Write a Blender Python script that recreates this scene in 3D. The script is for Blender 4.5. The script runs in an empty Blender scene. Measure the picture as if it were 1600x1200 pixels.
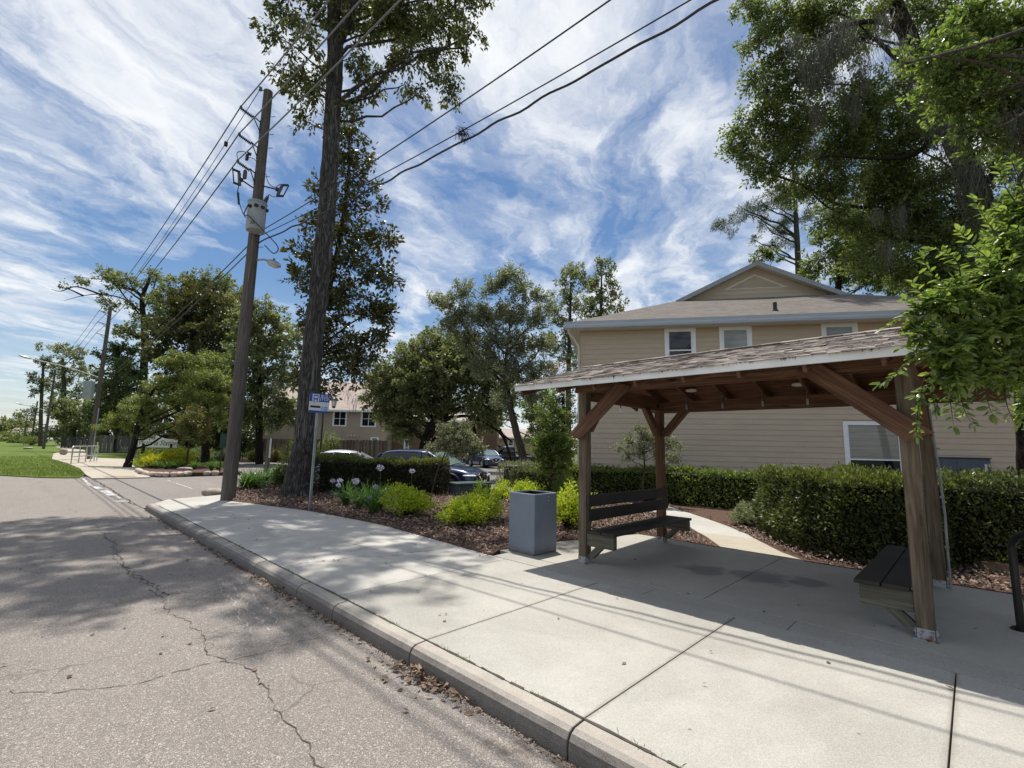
import bpy, bmesh, math, random
import numpy as np
from mathutils import Vector, Matrix
random.seed(7); RNG = np.random.default_rng(11)
S = bpy.context.scene
COL = S.collection
rad = math.radians

# ---------------------------------------------------------------- camera (solved from the photograph's vanishing points)
YAW, PITCH, ROLL, FPX, CAMH = rad(44.244), rad(7.677), rad(1.213), 736.2, 1.6
def _axes():
    cy, sy = math.cos(YAW), math.sin(YAW)
    f = Vector((-sy*math.cos(PITCH), cy*math.cos(PITCH), math.sin(PITCH)))
    r = Vector((cy, sy, 0)); u = r.cross(f)
    c, s = math.cos(ROLL), math.sin(ROLL)
    return c*r + s*u, -s*r + c*u, f
AX_R, AX_U, AX_F = _axes()
CAM = Vector((0, 0, CAMH))
def ray(px, py): return AX_R*((px-800)/FPX) - AX_U*((py-600)/FPX) + AX_F
def W(px, py, D): return CAM + ray(px, py)*D            # survey helper: photo direction + distance -> place in the world
def G(px, py, z=0.0):
    d = ray(px, py); return CAM + d*((z-CAMH)/d.z)
def GD(px, D, z=0.0):                                    # ground point under photo column px at distance D
    lo, hi = -3000.0, 3000.0
    for _ in range(60):
        m = (lo+hi)/2
        if W(px, m, D).z > z: lo = m
        else: hi = m
    return W(px, lo, D)

cd = bpy.data.cameras.new('camera'); cam = bpy.data.objects.new('camera', cd); COL.objects.link(cam)
cd.sensor_width = 36; cd.lens = FPX/1600*36; cd.clip_end = 5000; cd.clip_start = 0.05
mm = Matrix((AX_R, AX_U, -AX_F)).transposed().to_4x4(); mm.translation = CAM
cam.matrix_world = mm; S.camera = cam

# ---------------------------------------------------------------- objects
def wmat(o):
    m = o.matrix_basis.copy()
    if o.parent: m = wmat(o.parent) @ o.matrix_parent_inverse @ m
    return m
def setparent(o, p):
    o.parent = p; o.matrix_parent_inverse = wmat(p).inverted()
def tag(o, label=None, cat=None, group=None, kind=None):
    if label: o['label'] = label
    if cat: o['category'] = cat
    if group: o['group'] = group
    if kind: o['kind'] = kind
    return o
def thing(name, loc, label, cat, group=None):
    o = bpy.data.objects.new(name, None); COL.objects.link(o); o.location = loc; o.empty_display_size = .2
    return tag(o, label, cat, group)
def copy_tree(o, parent=None):
    c = o.copy(); COL.objects.link(c)
    if parent is not None: c.parent = parent
    for ch in list(o.children): copy_tree(ch, c)
    return c
def link(name, me, m=None, parent=None):
    o = bpy.data.objects.new(name, me); COL.objects.link(o)
    if m is not None: me.materials.append(m)
    if parent is not None: setparent(o, parent)
    return o

class MB:
    def __init__(s): s.v = []; s.f = []
    def add(s, vs, fs):
        b = len(s.v); s.v += [tuple(v) for v in vs]; s.f += [tuple(b+i for i in f) for f in fs]; return s
    def box(s, c, d, R=None):
        c = Vector(c); vs = []
        for z in (-1, 1):
            for x, y in ((-1, -1), (1, -1), (1, 1), (-1, 1)):
                p = Vector((x*d[0]/2, y*d[1]/2, z*d[2]/2))
                vs.append(c + (R @ p if R else p))
        return s.add(vs, [(3,2,1,0),(4,5,6,7),(0,1,5,4),(1,2,6,5),(2,3,7,6),(3,0,4,7)])
    def hexa(s, b4, t4):
        return s.add(list(b4)+list(t4), [(3,2,1,0),(4,5,6,7),(0,1,5,4),(1,2,6,5),(2,3,7,6),(3,0,4,7)])
    def quad(s, a, b, c, d): return s.add([a,b,c,d], [(0,1,2,3)])
    def poly(s, pts): return s.add(pts, [tuple(range(len(pts)))])
    def prism(s, pts, vec):
        n = len(pts); vec = Vector(vec); a = [Vector(p) for p in pts]; b = [p+vec for p in a]
        return s.add(a+b, [tuple(range(n))[::-1], tuple(range(n, 2*n))]+[(i, (i+1)%n, n+(i+1)%n, n+i) for i in range(n)])
    def tube(s, pts, rs, n=8, cap=True):
        pts = [Vector(p) for p in pts]
        if not hasattr(rs, '__len__'): rs = [rs]*len(pts)
        t0 = (pts[1]-pts[0]).normalized()
        a = t0.orthogonal().normalized(); vs = []; fs = []
        for i, p in enumerate(pts):
            t = (pts[min(i+1, len(pts)-1)]-pts[max(i-1, 0)]).normalized()
            a = (a - t*a.dot(t)).normalized(); b = t.cross(a)
            for k in range(n):
                q = 2*math.pi*k/n
                vs.append(p+(a*math.cos(q)+b*math.sin(q))*rs[i])
        for i in range(len(pts)-1):
            for k in range(n):
                k2 = (k+1) % n
                fs.append((i*n+k, i*n+k2, (i+1)*n+k2, (i+1)*n+k))
        if cap:
            fs.append(tuple(range(n))[::-1]); m = (len(pts)-1)*n; fs.append(tuple(m+k for k in range(n)))
        return s.add(vs, fs)
    def lathe(s, c, prof, n=20, axis=(0,0,1)):
        ax = Vector(axis).normalized(); a = ax.orthogonal().normalized(); b = ax.cross(a); c = Vector(c); vs = []; fs = []
        for r, h in prof:
            for k in range(n):
                q = 2*math.pi*k/n; vs.append(c+ax*h+(a*math.cos(q)+b*math.sin(q))*r)
        for i in range(len(prof)-1):
            for k in range(n):
                k2 = (k+1) % n; fs.append((i*n+k, i*n+k2, (i+1)*n+k2, (i+1)*n+k))
        fs.append(tuple(range(n))[::-1]); m = (len(prof)-1)*n; fs.append(tuple(m+k for k in range(n)))
        return s.add(vs, fs)
    def build(s, name, m, parent=None, smooth=False, bevel=0.0):
        me = bpy.data.meshes.new(name); me.from_pydata(s.v, [], s.f)
        bm = bmesh.new(); bm.from_mesh(me); bmesh.ops.recalc_face_normals(bm, faces=bm.faces); bm.to_mesh(me); bm.free()
        if smooth:
            me.shade_smooth()
            if hasattr(me, 'set_sharp_from_angle'): me.set_sharp_from_angle(angle=rad(40))
        o = link(name, me, m, parent)
        if bevel:
            b = o.modifiers.new('edge', 'BEVEL'); b.width = bevel; b.segments = 2; b.limit_method = 'ANGLE'; b.angle_limit = rad(35)
        return o

def arrmesh(name, V, F, m, parent=None, smooth=False):
    V = np.asarray(V, np.float32); F = np.asarray(F, np.int32)
    me = bpy.data.meshes.new(name); k = F.shape[1]
    me.vertices.add(len(V)); me.vertices.foreach_set('co', V.ravel())
    me.loops.add(F.size); me.loops.foreach_set('vertex_index', F.ravel())
    me.polygons.add(len(F)); me.polygons.foreach_set('loop_start', np.arange(0, F.size, k, dtype=np.int32))
    me.update(calc_edges=True)
    if not smooth: me.shade_flat()
    return link(name, me, m, parent)

def unit(a): return a/np.maximum(np.linalg.norm(a, axis=1, keepdims=True), 1e-9)
def leaf_arrays(C, A, N, L, Wd, oval=False):
    A = unit(A); B = unit(np.cross(N, A)); N = np.cross(A, B); n = len(C)
    L = L[:, None]; Wd = Wd[:, None]
    if not oval:
        V = np.stack([C, C+A*L*.48+B*Wd*.5+N*Wd*.14, C+A*L, C+A*L*.48-B*Wd*.5+N*Wd*.14], 1).reshape(-1, 3)
        F = (np.arange(n)[:, None]*4+np.arange(4)[None, :])
        return V, F
    d = -N*L*.10
    V = np.stack([C, C+A*L*.32+B*Wd*.46+N*Wd*.13, C+A*L*.74+B*Wd*.40+N*Wd*.10+d*.5, C+A*L+d, C+A*L*.74-B*Wd*.40+N*Wd*.10+d*.5, C+A*L*.32-B*Wd*.46+N*Wd*.13], 1).reshape(-1, 3)
    o = np.arange(n)[:, None]*6
    F = np.concatenate([o+np.array([[0,1,2,3]]), o+np.array([[0,3,4,5]])], 0)
    return V, F
def leaves(name, C, A, N, L, Wd, m, parent, oval=False):
    V, F = leaf_arrays(C, A, N, L, Wd, oval)
    return arrmesh(name, V, F, m, parent)

# ---------------------------------------------------------------- materials
def newmat(name):
    m = bpy.data.materials.new(name); m.use_nodes = True
    nt = m.node_tree; nt.nodes.clear(); return m, nt
def nd(nt, typ, ins=None, **props):
    n = nt.nodes.new(typ)
    for k, v in props.items(): setattr(n, k, v)
    for k, v in (ins or {}).items():
        s = n.inputs[k]
        if isinstance(v, bpy.types.NodeSocket): nt.links.new(v, s)
        else: s.default_value = v
    return n
def rgb(c): return (c[0], c[1], c[2], 1)
def math_(nt, op, a, b=0.0, clamp=False): return nd(nt, 'ShaderNodeMath', {0: a, 1: b}, operation=op, use_clamp=clamp).outputs[0]
def mixc(nt, f, a, b, mode='MIX'):
    n = nd(nt, 'ShaderNodeMix', data_type='RGBA', blend_type=mode)
    for i, v in ((0, f), (6, a), (7, b)):
        if isinstance(v, bpy.types.NodeSocket): nt.links.new(v, n.inputs[i])
        else: n.inputs[i].default_value = rgb(v) if i else v
    return n.outputs[2]
def ramp(nt, f, stops):
    n = nd(nt, 'ShaderNodeValToRGB', {0: f}); e = n.color_ramp.elements
    while len(e) < len(stops): e.new(0.5)
    for i, (p, c) in enumerate(stops):
        e[i].position = p; e[i].color = rgb(c) if hasattr(c, '__len__') else (c, c, c, 1)
    return n.outputs[0]
def coords(nt, scale=(1,1,1), rot=(0,0,0), loc=(0,0,0), kind='Object', perobj=False):
    tc = nd(nt, 'ShaderNodeTexCoord').outputs[kind]
    if perobj:
        oi = nd(nt, 'ShaderNodeObjectInfo')
        sc = nd(nt, 'ShaderNodeVectorMath', {0: (37.1, 17.3, 71.7), 'Scale': oi.outputs['Random']}, operation='SCALE')
        tc = nd(nt, 'ShaderNodeVectorMath', {0: tc, 1: sc.outputs[0]}, operation='ADD').outputs[0]
    return nd(nt, 'ShaderNodeMapping', {'Vector': tc, 'Scale': scale, 'Rotation': rot, 'Location': loc}).outputs[0]
def noise(nt, v, scale, detail=6, rough=.6, dist=0.0):
    return nd(nt, 'ShaderNodeTexNoise', {'Vector': v, 'Scale': scale, 'Detail': detail, 'Roughness': rough, 'Distortion': dist}).outputs[0]
def bump(nt, h, strength, dist=.01, nrm=None):
    d = {'Height': h, 'Strength': strength, 'Distance': dist}
    if nrm: d['Normal'] = nrm
    return nd(nt, 'ShaderNodeBump', d).outputs[0]
def finish(nt, color, rough=.7, spec=.3, metal=0.0, normal=None):
    b = nd(nt, 'ShaderNodeBsdfPrincipled', {'Metallic': metal, 'Specular IOR Level': spec})
    for k, v in (('Base Color', color), ('Roughness', rough)):
        if isinstance(v, bpy.types.NodeSocket): nt.links.new(v, b.inputs[k])
        else: b.inputs[k].default_value = rgb(v) if k == 'Base Color' else v
    if normal: nt.links.new(normal, b.inputs['Normal'])
    nd(nt, 'ShaderNodeOutputMaterial', {0: b.outputs[0]}); return b
def surf(name, c1, c2, scale=4, rough=.7, spec=.3, metal=0.0, bmp=0.0, bscale=40, stretch=(1,1,1), stops=(.35,.65), island=0.0, bdist=.01, perobj=False):
    m, nt = newmat(name); v = coords(nt, stretch, perobj=perobj)
    f = noise(nt, v, scale)
    if island:
        ri = nd(nt, 'ShaderNodeNewGeometry').outputs['Random Per Island']
        f = math_(nt, 'ADD', math_(nt, 'MULTIPLY', f, 1-island), math_(nt, 'MULTIPLY', ri, island))
        stops = (.2, .8) if stops == (.35, .65) else stops
    c = ramp(nt, f, [(stops[0], c1), (stops[1], c2)])
    n = bump(nt, noise(nt, v, bscale), bmp, bdist) if bmp else None
    finish(nt, c, rough, spec, metal, n); return m
def leafmat(name, cols, trans=.35, tcol=None, rough=.42, spec=.5, clump=1.0):
    m, nt = newmat(name); cols = [tuple(min(.6, x*1.6) for x in c) for c in cols]
    ri = nd(nt, 'ShaderNodeNewGeometry').outputs['Random Per Island']
    nz = noise(nt, coords(nt), clump, 2)
    f = math_(nt, 'ADD', math_(nt, 'MULTIPLY', ri, .6), math_(nt, 'MULTIPLY', nz, .5))
    k = len(cols); c = ramp(nt, f, [(.12+.76*i/(k-1), cols[i]) for i in range(k)])
    b = nd(nt, 'ShaderNodeBsdfPrincipled', {'Base Color': c, 'Roughness': rough, 'Specular IOR Level': spec})
    tc = mixc(nt, 1.0, c, tcol or (1.28, 1.30, .72), 'MULTIPLY')
    t = nd(nt, 'ShaderNodeBsdfTranslucent', {'Color': tc})
    mx = nd(nt, 'ShaderNodeMixShader', {0: min(.52, trans+.08), 1: b.outputs[0], 2: t.outputs[0]})
    nd(nt, 'ShaderNodeOutputMaterial', {0: mx.outputs[0]}); return m
def bark(name, c1, c2, vs=(14,14,2.2), depth=.03, moss=None):
    m, nt = newmat(name); v = coords(nt, vs)
    f = noise(nt, v, 1.0, 4, .55, .9); f2 = noise(nt, coords(nt, tuple(x*2.3 for x in vs), loc=(3,7,1)), 1.0, 5, .7, .5)
    rg = math_(nt, 'MULTIPLY', math_(nt, 'ABSOLUTE', math_(nt, 'SUBTRACT', f, .5)), 4.2)
    h = math_(nt, 'ADD', math_(nt, 'MULTIPLY', math_(nt, 'MINIMUM', rg, 1.0), .55), math_(nt, 'MULTIPLY', f2, .5))
    c = ramp(nt, h, [(.25, c1), (.55, tuple((p+q)*.5 for p, q in zip(c1, c2))), (.9, c2)])
    if moss: c = mixc(nt, ramp(nt, noise(nt, coords(nt), 2.5, 4), [(.55, 0), (.68, .8)]), c, moss)
    finish(nt, c, .9, .15, 0, bump(nt, h, 1.0, depth)); return m
def wood(name, c1, c2, c3, grain=1.0, rough=.8):
    m, nt = newmat(name); v = coords(nt, (.9, 14, 14), perobj=True)
    f = noise(nt, v, 1.3*grain, 6, .62, 1.2)
    kn = nd(nt, 'ShaderNodeTexVoronoi', {'Vector': coords(nt, (1.7, 6, 6), perobj=True), 'Scale': 1.0}).outputs[0]
    knm = ramp(nt, kn, [(.06, 1), (.16, 0)])
    fine = noise(nt, coords(nt, (3, 90, 90), perobj=True), 1.0, 3)
    h = math_(nt, 'ADD', math_(nt, 'MULTIPLY', f, .7), math_(nt, 'MULTIPLY', fine, .3))
    c = ramp(nt, h, [(.32, c1), (.5, c2), (.68, c3)])
    c = mixc(nt, knm, c, tuple(x*.35 for x in c1))
    finish(nt, c, rough, .2, 0, bump(nt, h, .6, .004)); return m
CLOUD_ANG, CLOUD_LOC = 57, (0.8, -0.3, 0.0)
M = {}
# concrete, kerb, asphalt -------------------------------------------------
def concrete(name, base, dark, sp=.10, blotch=None, joints=()):
    m, nt = newmat(name); v = coords(nt)
    big = noise(nt, v, .55, 8, .65, .4); mid = noise(nt, v, 5, 7, .7)
    c = mixc(nt, ramp(nt, big, [(.38, 0), (.60, .9)]), base, dark)
    c = mixc(nt, ramp(nt, mid, [(.42, 0), (.75, .35)]), c, tuple(x*.72 for x in base))
    fine = nd(nt, 'ShaderNodeTexVoronoi', {'Vector': v, 'Scale': 210}).outputs['Color']
    fv = nd(nt, 'ShaderNodeSeparateColor', {0: fine}).outputs[0]
    c = mixc(nt, sp*1.4, c, ramp(nt, fv, [(0, (.05,.045,.04)), (.5, (.5,.47,.42)), (1, (1,.97,.9))]))
    spots = nd(nt, 'ShaderNodeTexVoronoi', {'Vector': v, 'Scale': 2.6, 'Randomness': 1.0}).outputs[0]
    c = mixc(nt, ramp(nt, spots, [(.018, .7), (.035, 0)]), c, (.10,.09,.075))
    if blotch:
        for (bx, by, r) in blotch:
            dv = nd(nt, 'ShaderNodeVectorMath', {0: v, 1: (bx, by, 0)}, operation='DISTANCE').outputs['Value']
            dv = math_(nt, 'ADD', dv, math_(nt, 'MULTIPLY', math_(nt, 'SUBTRACT', noise(nt, v, 3.0, 6, .7), .5), r*2.2))
            c = mixc(nt, ramp(nt, math_(nt, 'DIVIDE', dv, r*1.6), [(.35, .62), (.62, 0)]), c, (.13,.13,.135))
    if joints:
        x_ = nd(nt, 'ShaderNodeSeparateXYZ', {0: v}).outputs[0]; dm = None
        for j in joints:
            d_ = math_(nt, 'ABSOLUTE', math_(nt, 'SUBTRACT', x_, j)); dm = d_ if dm is None else math_(nt, 'MINIMUM', dm, d_)
        jd = math_(nt, 'ADD', dm, math_(nt, 'MULTIPLY', math_(nt, 'SUBTRACT', noise(nt, v, 9, 6, .75), .5), .09))
        c = mixc(nt, ramp(nt, jd, [(.008, .42), (.034, 0)]), c, (.20,.175,.14))
    h = math_(nt, 'ADD', math_(nt, 'MULTIPLY', fv, .5), mid)
    finish(nt, c, .88, .2, 0, bump(nt, h, .25, .004)); return m
M['walk'] = concrete('sidewalk_concrete', (.405,.388,.350), (.29,.276,.245), joints=(-.22, -1.80, -3.39))
M['walk2'] = concrete('old_concrete', (.47,.45,.415), (.36,.345,.315), .06)
M['pad'] = concrete('pad_concrete', (.395,.372,.328), (.315,.295,.255), .06, [(-2.75,6.68,.36), (-2.1,6.86,.42), (-1.62,7.05,.28)])
M['band'] = concrete('band_concrete', (.36,.34,.305), (.275,.26,.232), .10)
M['path'] = concrete('path_concrete', (.42,.375,.30), (.34,.30,.235), .08)
def kerbmat():
    m, nt = newmat('kerb_concrete'); v = coords(nt)
    c = ramp(nt, noise(nt, v, 3.0, 8, .7, .3), [(.40, (.085,.075,.068)), (.66, (.28,.255,.225))])
    # worn black tyre and algae staining down the street face
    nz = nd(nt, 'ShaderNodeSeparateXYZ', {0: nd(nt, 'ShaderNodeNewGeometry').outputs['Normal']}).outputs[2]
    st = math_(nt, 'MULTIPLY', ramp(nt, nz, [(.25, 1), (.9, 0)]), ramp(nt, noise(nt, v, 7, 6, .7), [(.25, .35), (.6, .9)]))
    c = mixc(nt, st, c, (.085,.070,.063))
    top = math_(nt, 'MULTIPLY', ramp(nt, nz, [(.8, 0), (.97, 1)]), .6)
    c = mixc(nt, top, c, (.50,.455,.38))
    px = nd(nt, 'ShaderNodeSeparateXYZ', {0: v}).outputs[0]
    old = ramp(nt, math_(nt, 'MULTIPLY', math_(nt, 'ADD', px, 16.0), 1/16.0), [(.63, .85), (.70, 0)])
    c = mixc(nt, math_(nt, 'MULTIPLY', old, ramp(nt, noise(nt, v, 2.2, 6, .7), [(.36, 0), (.56, 1)])), c, (.13,.13,.125))
    fine = noise(nt, v, 160, 3)
    c = mixc(nt, .22, c, ramp(nt, fine, [(.3, (.05,.05,.05)), (.7, (.75,.7,.65))]))
    finish(nt, c, .9, .15, 0, bump(nt, fine, .4, .006)); return m
M['kerb'] = kerbmat()
def asphalt(name, a, b, patch, sp, scale=170, gutter=False):
    m, nt = newmat(name); v = coords(nt)
    big = noise(nt, coords(nt, (.35, 1, 1)), .8, 7, .6, .5)
    c = mixc(nt, ramp(nt, big, [(.38, 0), (.66, 1)]), a, b)
    c = mixc(nt, ramp(nt, noise(nt, v, 3.4, 6, .65), [(.48, 0), (.75, .5)]), c, patch)
    tr = noise(nt, coords(nt, (.10, 1.5, 1)), 1.3, 6, .65, .4)
    c = mixc(nt, ramp(nt, tr, [(.52, 0), (.70, .42)]), c, tuple(x*.62 for x in a))
    c = mixc(nt, ramp(nt, noise(nt, coords(nt, loc=(5,2,0)), 1.9, 5, .55), [(.67, 0), (.74, .45)]), c, tuple(x*.5 for x in a))
    vo = nd(nt, 'ShaderNodeTexVoronoi', {'Vector': v, 'Scale': scale})
    st = nd(nt, 'ShaderNodeSeparateColor', {0: vo.outputs['Color']}).outputs[0]
    c = mixc(nt, sp, c, ramp(nt, st, [(0, (.02,.018,.018)), (.55, (.20,.18,.165)), (.85, (.44,.39,.34)), (1, (.75,.68,.6))]))
    st2 = nd(nt, 'ShaderNodeSeparateColor', {0: nd(nt, 'ShaderNodeTexVoronoi', {'Vector': v, 'Scale': 105}).outputs['Color']}).outputs[0]
    c = mixc(nt, ramp(nt, st2, [(.93, 0), (.97, .45)]), c, (.60,.56,.5))
    ck = nd(nt, 'ShaderNodeTexVoronoi', {'Vector': nd(nt, 'ShaderNodeVectorMath', {0: v, 1: nd(nt, 'ShaderNodeVectorMath', {0: nd(nt, 'ShaderNodeTexNoise', {'Vector': v, 'Scale': 2.5, 'Detail': 5}).outputs['Color'], 'Scale': .5}, operation='SCALE').outputs[0]}, operation='ADD').outputs[0], 'Scale': .62}, feature='DISTANCE_TO_EDGE').outputs[0]
    km = math_(nt, 'MULTIPLY', ramp(nt, ck, [(.003, .5), (.008, 0)]), ramp(nt, noise(nt, v, .9, 4), [(.52, 0), (.62, 1)]))
    c = mixc(nt, km, c, (.06,.055,.05))
    yy = nd(nt, 'ShaderNodeSeparateXYZ', {0: v}).outputs[1]
    gd = math_(nt, 'ADD', math_(nt, 'MULTIPLY', math_(nt, 'SUBTRACT', yy, 2.36), 1.7), math_(nt, 'MULTIPLY', math_(nt, 'SUBTRACT', noise(nt, coords(nt, (.55,1,1)), 1.6, 6, .65), .5), 2.6))
    c = mixc(nt, math_(nt, 'MULTIPLY', ramp(nt, gd, [(-.0, 0), (.12, .75)]), math_(nt, 'LESS_THAN', yy, 2.4)) if gutter else 0.0, c, (.085,.066,.052))
    h = math_(nt, 'SUBTRACT', math_(nt, 'SUBTRACT', .6, math_(nt, 'MULTIPLY', vo.outputs[0], .8)), math_(nt, 'MULTIPLY', km, .8))
    finish(nt, c, .85, .25, 0, bump(nt, h, .5, .006)); return m
M['road'] = asphalt('worn_asphalt', (.190,.167,.150), (.222,.197,.178), (.165,.143,.13), .45, 250, True)
M['drive'] = asphalt('driveway_asphalt', (.175,.155,.145), (.21,.19,.178), (.15,.135,.125), .30, 120)
M['lot'] = asphalt('lot_asphalt', (.13,.12,.115), (.17,.16,.15), (.11,.1,.1), .25, 80)
M['crack'] = surf('crack_fill', (.05,.045,.04), (.105,.092,.08), 9, .95)
M['paint_line'] = surf('worn_line_paint', (.42,.41,.40), (.70,.69,.67), 6, .7, bmp=.1)
M['skid'] = surf('scrape_mark', (.34,.31,.29), (.40,.37,.34), 9, .9)
M['soil'] = surf('soil', (.06,.04,.028), (.12,.08,.055), 6, .95, bmp=.5, bscale=30)
M['mulch'] = surf('mulch_bed', (.055,.032,.024), (.15,.085,.062), 22, .95, bmp=.9, bscale=60, bdist=.03)
M['chip'] = surf('bark_chip', (.064,.047,.038), (.32,.236,.19), 3, .9, spec=.2, island=.9)
M['litter'] = surf('dead_leaf', (.07,.045,.03), (.30,.215,.15), 3, .85, island=.9)
def grassmat():
    m, nt = newmat('lawn'); v = coords(nt)
    c = ramp(nt, noise(nt, v, .5, 7, .7), [(.3, (.075,.125,.020)), (.52, (.11,.155,.028)), (.66, (.16,.175,.05)), (.8, (.21,.19,.08))])
    c = mixc(nt, ramp(nt, noise(nt, v, 14, 5, .7), [(.3, .5), (.6, 0)]), c, (.04,.075,.01))
    finish(nt, c, .9, .15, 0, bump(nt, noise(nt, v, 25, 4), .7, .04)); return m
M['lawn'] = grassmat()
M['field'] = surf('far_ground', (.05,.07,.02), (.10,.11,.04), 1.0, .95)
M['grass'] = leafmat('grass_blade', [(.04,.07,.012), (.08,.12,.02), (.15,.165,.045)], .35)
# timber --------------------------------------------------------------------
M['redwood'] = wood('weathered_red_timber', (.052,.027,.017), (.128,.067,.040), (.225,.130,.080))
M['brownwood'] = wood('weathered_brown_timber', (.050,.038,.027), (.125,.097,.068), (.225,.182,.13))
M['greywood'] = wood('grey_green_timber', (.05,.047,.035), (.115,.105,.08), (.19,.175,.135))
M['plank'] = surf('dark_composite_plank', (.025,.021,.019), (.040,.034,.030), 3, .6, bmp=.15, bscale=25)
M['deck'] = wood('roof_deck_boards', (.05,.022,.013), (.13,.055,.03), (.22,.10,.055))
M['oldfence'] = surf('fence_boards', (.055,.043,.033), (.16,.128,.098), 2.2, .9, island=.45, stretch=(4,4,.6))
M['greyfence'] = surf('grey_fence_boards', (.045,.042,.038), (.14,.132,.12), 2.2, .9, island=.45, stretch=(4,4,.6))
M['darkfence'] = surf('dark_screen_fence', (.010,.010,.012), (.022,.022,.026), 2, .8)
M['pole'] = bark('utility_pole_wood', (.085,.074,.064), (.22,.198,.172), (20,20,.7), .008)
# bark / leaves ----------------------------------------------------------------
M['bark_oak'] = bark('furrowed_grey_bark', (.030,.028,.026), (.235,.22,.205), (11,11,1.5), .06)
M['bark_dark'] = bark('dark_bark', (.014,.011,.009), (.07,.057,.045), (9,9,2), .03)
M['bark_pale'] = bark('pale_bark', (.05,.042,.034), (.17,.15,.125), (10,10,2), .02)
M['bark_thin'] = bark('thin_stem_bark', (.04,.03,.022), (.13,.10,.075), (30,30,6), .006)
M['lf_tall'] = leafmat('tall_tree_leaf', [(.026,.034,.014), (.055,.066,.024), (.095,.108,.040), (.15,.155,.07)], .34)
M['lf_magn'] = leafmat('leathery_leaf', [(.016,.026,.010), (.032,.045,.014), (.06,.062,.022), (.10,.085,.035)], .20, (1.5,1.3,.5), .33, .5)
M['lf_oak'] = leafmat('oak_leaf', [(.040,.050,.023), (.078,.092,.043), (.124,.140,.066), (.18,.192,.11)], .38)
M['lf_dark'] = leafmat('dark_leaf', [(.018,.028,.012), (.038,.054,.021), (.070,.09,.034), (.11,.13,.058)], .28)
M['lf_grey'] = leafmat('grey_green_leaf', [(.055,.066,.042), (.095,.110,.066), (.145,.160,.10), (.22,.235,.165)], .30)
M['lf_lime'] = leafmat('yellow_green_leaf', [(.042,.058,.018), (.078,.100,.030), (.125,.148,.042), (.19,.205,.07)], .36)
M['lf_green'] = leafmat('fresh_leaf', [(.030,.043,.015), (.060,.080,.028), (.105,.132,.042), (.17,.19,.08)], .44)
M['lf_front'] = leafmat('glossy_leaf', [(.034,.056,.016), (.062,.098,.026), (.105,.150,.040), (.18,.22,.07)], .40, (1.35,1.38,.7), .30, .6)
M['lf_pine'] = leafmat('pine_needle', [(.022,.034,.016), (.045,.060,.028), (.08,.092,.045)], .2)
M['lf_crape'] = leafmat('crape_leaf', [(.045,.075,.02), (.085,.115,.03), (.20,.10,.05)], .35)
M['lf_privet'] = leafmat('privet_leaf', [(.040,.062,.018), (.085,.118,.03), (.15,.185,.05)], .40)
M['sh_lime'] = leafmat('lime_shrub_leaf', [(.075,.125,.012), (.17,.235,.018), (.29,.35,.03), (.40,.43,.06)], .38, (1.3,1.3,.4))
M['sh_yellow'] = leafmat('golden_shrub_leaf', [(.12,.19,.012), (.32,.34,.018), (.50,.46,.03)], .3, (1.2,1.1,.4))
M['hedge'] = leafmat('hedge_leaf', [(.017,.025,.009), (.040,.054,.017), (.080,.098,.032), (.145,.16,.06)], .30)
M['hedge_top'] = leafmat('new_hedge_growth', [(.040,.056,.014), (.082,.102,.026), (.15,.165,.045)], .33)
M['hedge_brown'] = leafmat('bronze_hedge_leaf', [(.012,.016,.008), (.026,.032,.013), (.055,.050,.024)], .2)
M['hedge_core'] = surf('hedge_dark_core', (.007,.007,.005), (.018,.015,.010), 12, .95)  # near-black colour of the added core, for the dark hedge interior
M['strap'] = leafmat('strap_leaf', [(.020,.052,.014), (.042,.092,.024), (.085,.145,.035)], .3)
M['aga'] = leafmat('lavender_petal', [(.22,.21,.44), (.30,.29,.52), (.40,.39,.56)], .35, (1,1,1.1))
M['moss'] = leafmat('hanging_moss', [(.045,.045,.036), (.08,.078,.064), (.125,.12,.10)], .35, (1.1,1.05,.9))
M['orange_leaf'] = leafmat('orange_leaf', [(.25,.07,.02), (.36,.12,.03)], .4, (1.2,1,.5))
# buildings --------------------------------------------------------------------
M['siding'] = surf('tan_lap_siding', (.47,.39,.295), (.515,.43,.33), 1.2, .65, bmp=.12, bscale=60, stretch=(1,1,4))
M['siding_grey'] = surf('beige_lap_siding', (.36,.31,.235), (.41,.355,.275), 1.2, .7)
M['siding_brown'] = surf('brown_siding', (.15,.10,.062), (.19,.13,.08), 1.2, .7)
M['siding_yellow'] = surf('pale_yellow_siding', (.46,.38,.22), (.52,.43,.26), 1.2, .7)
M['trim'] = surf('white_trim', (.76,.79,.82), (.84,.86,.88), 3, .45)
M['soffit'] = surf('soffit', (.60,.56,.48), (.68,.64,.55), 2, .7, stretch=(30,30,1))
M['rake'] = surf('grey_rake_trim', (.24,.26,.27), (.30,.32,.33), 2, .6)
M['fascia'] = surf('sky_tinted_white_gutter', (.40,.46,.54), (.48,.54,.61), 1.5, .4, stretch=(.6,.6,6))  # white gutter; the blue tint of sky-lit shade is put into the colour
def stained_fascia():
    m, nt = newmat('stained_white_fascia'); v = coords(nt)
    c = ramp(nt, noise(nt, v, 2, 6), [(.35, (.72,.72,.71)), (.65, (.84,.84,.83))])
    z = nd(nt, 'ShaderNodeSeparateXYZ', {0: v}).outputs[2]
    st = noise(nt, coords(nt, (16, 1, 3)), 1.0, 6, .75)
    edge = ramp(nt, math_(nt, 'MULTIPLY', math_(nt, 'SUBTRACT', z, 2.45), 10), [(.35, 0), (1.0, .45)])
    f = ramp(nt, math_(nt, 'ADD', st, math_(nt, 'MULTIPLY', edge, .5)), [(.66, 0), (.74, .9)])
    c = mixc(nt, f, c, (.05,.042,.035)); finish(nt, c, .6, .3); return m
M['fascia_old'] = stained_fascia()
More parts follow.
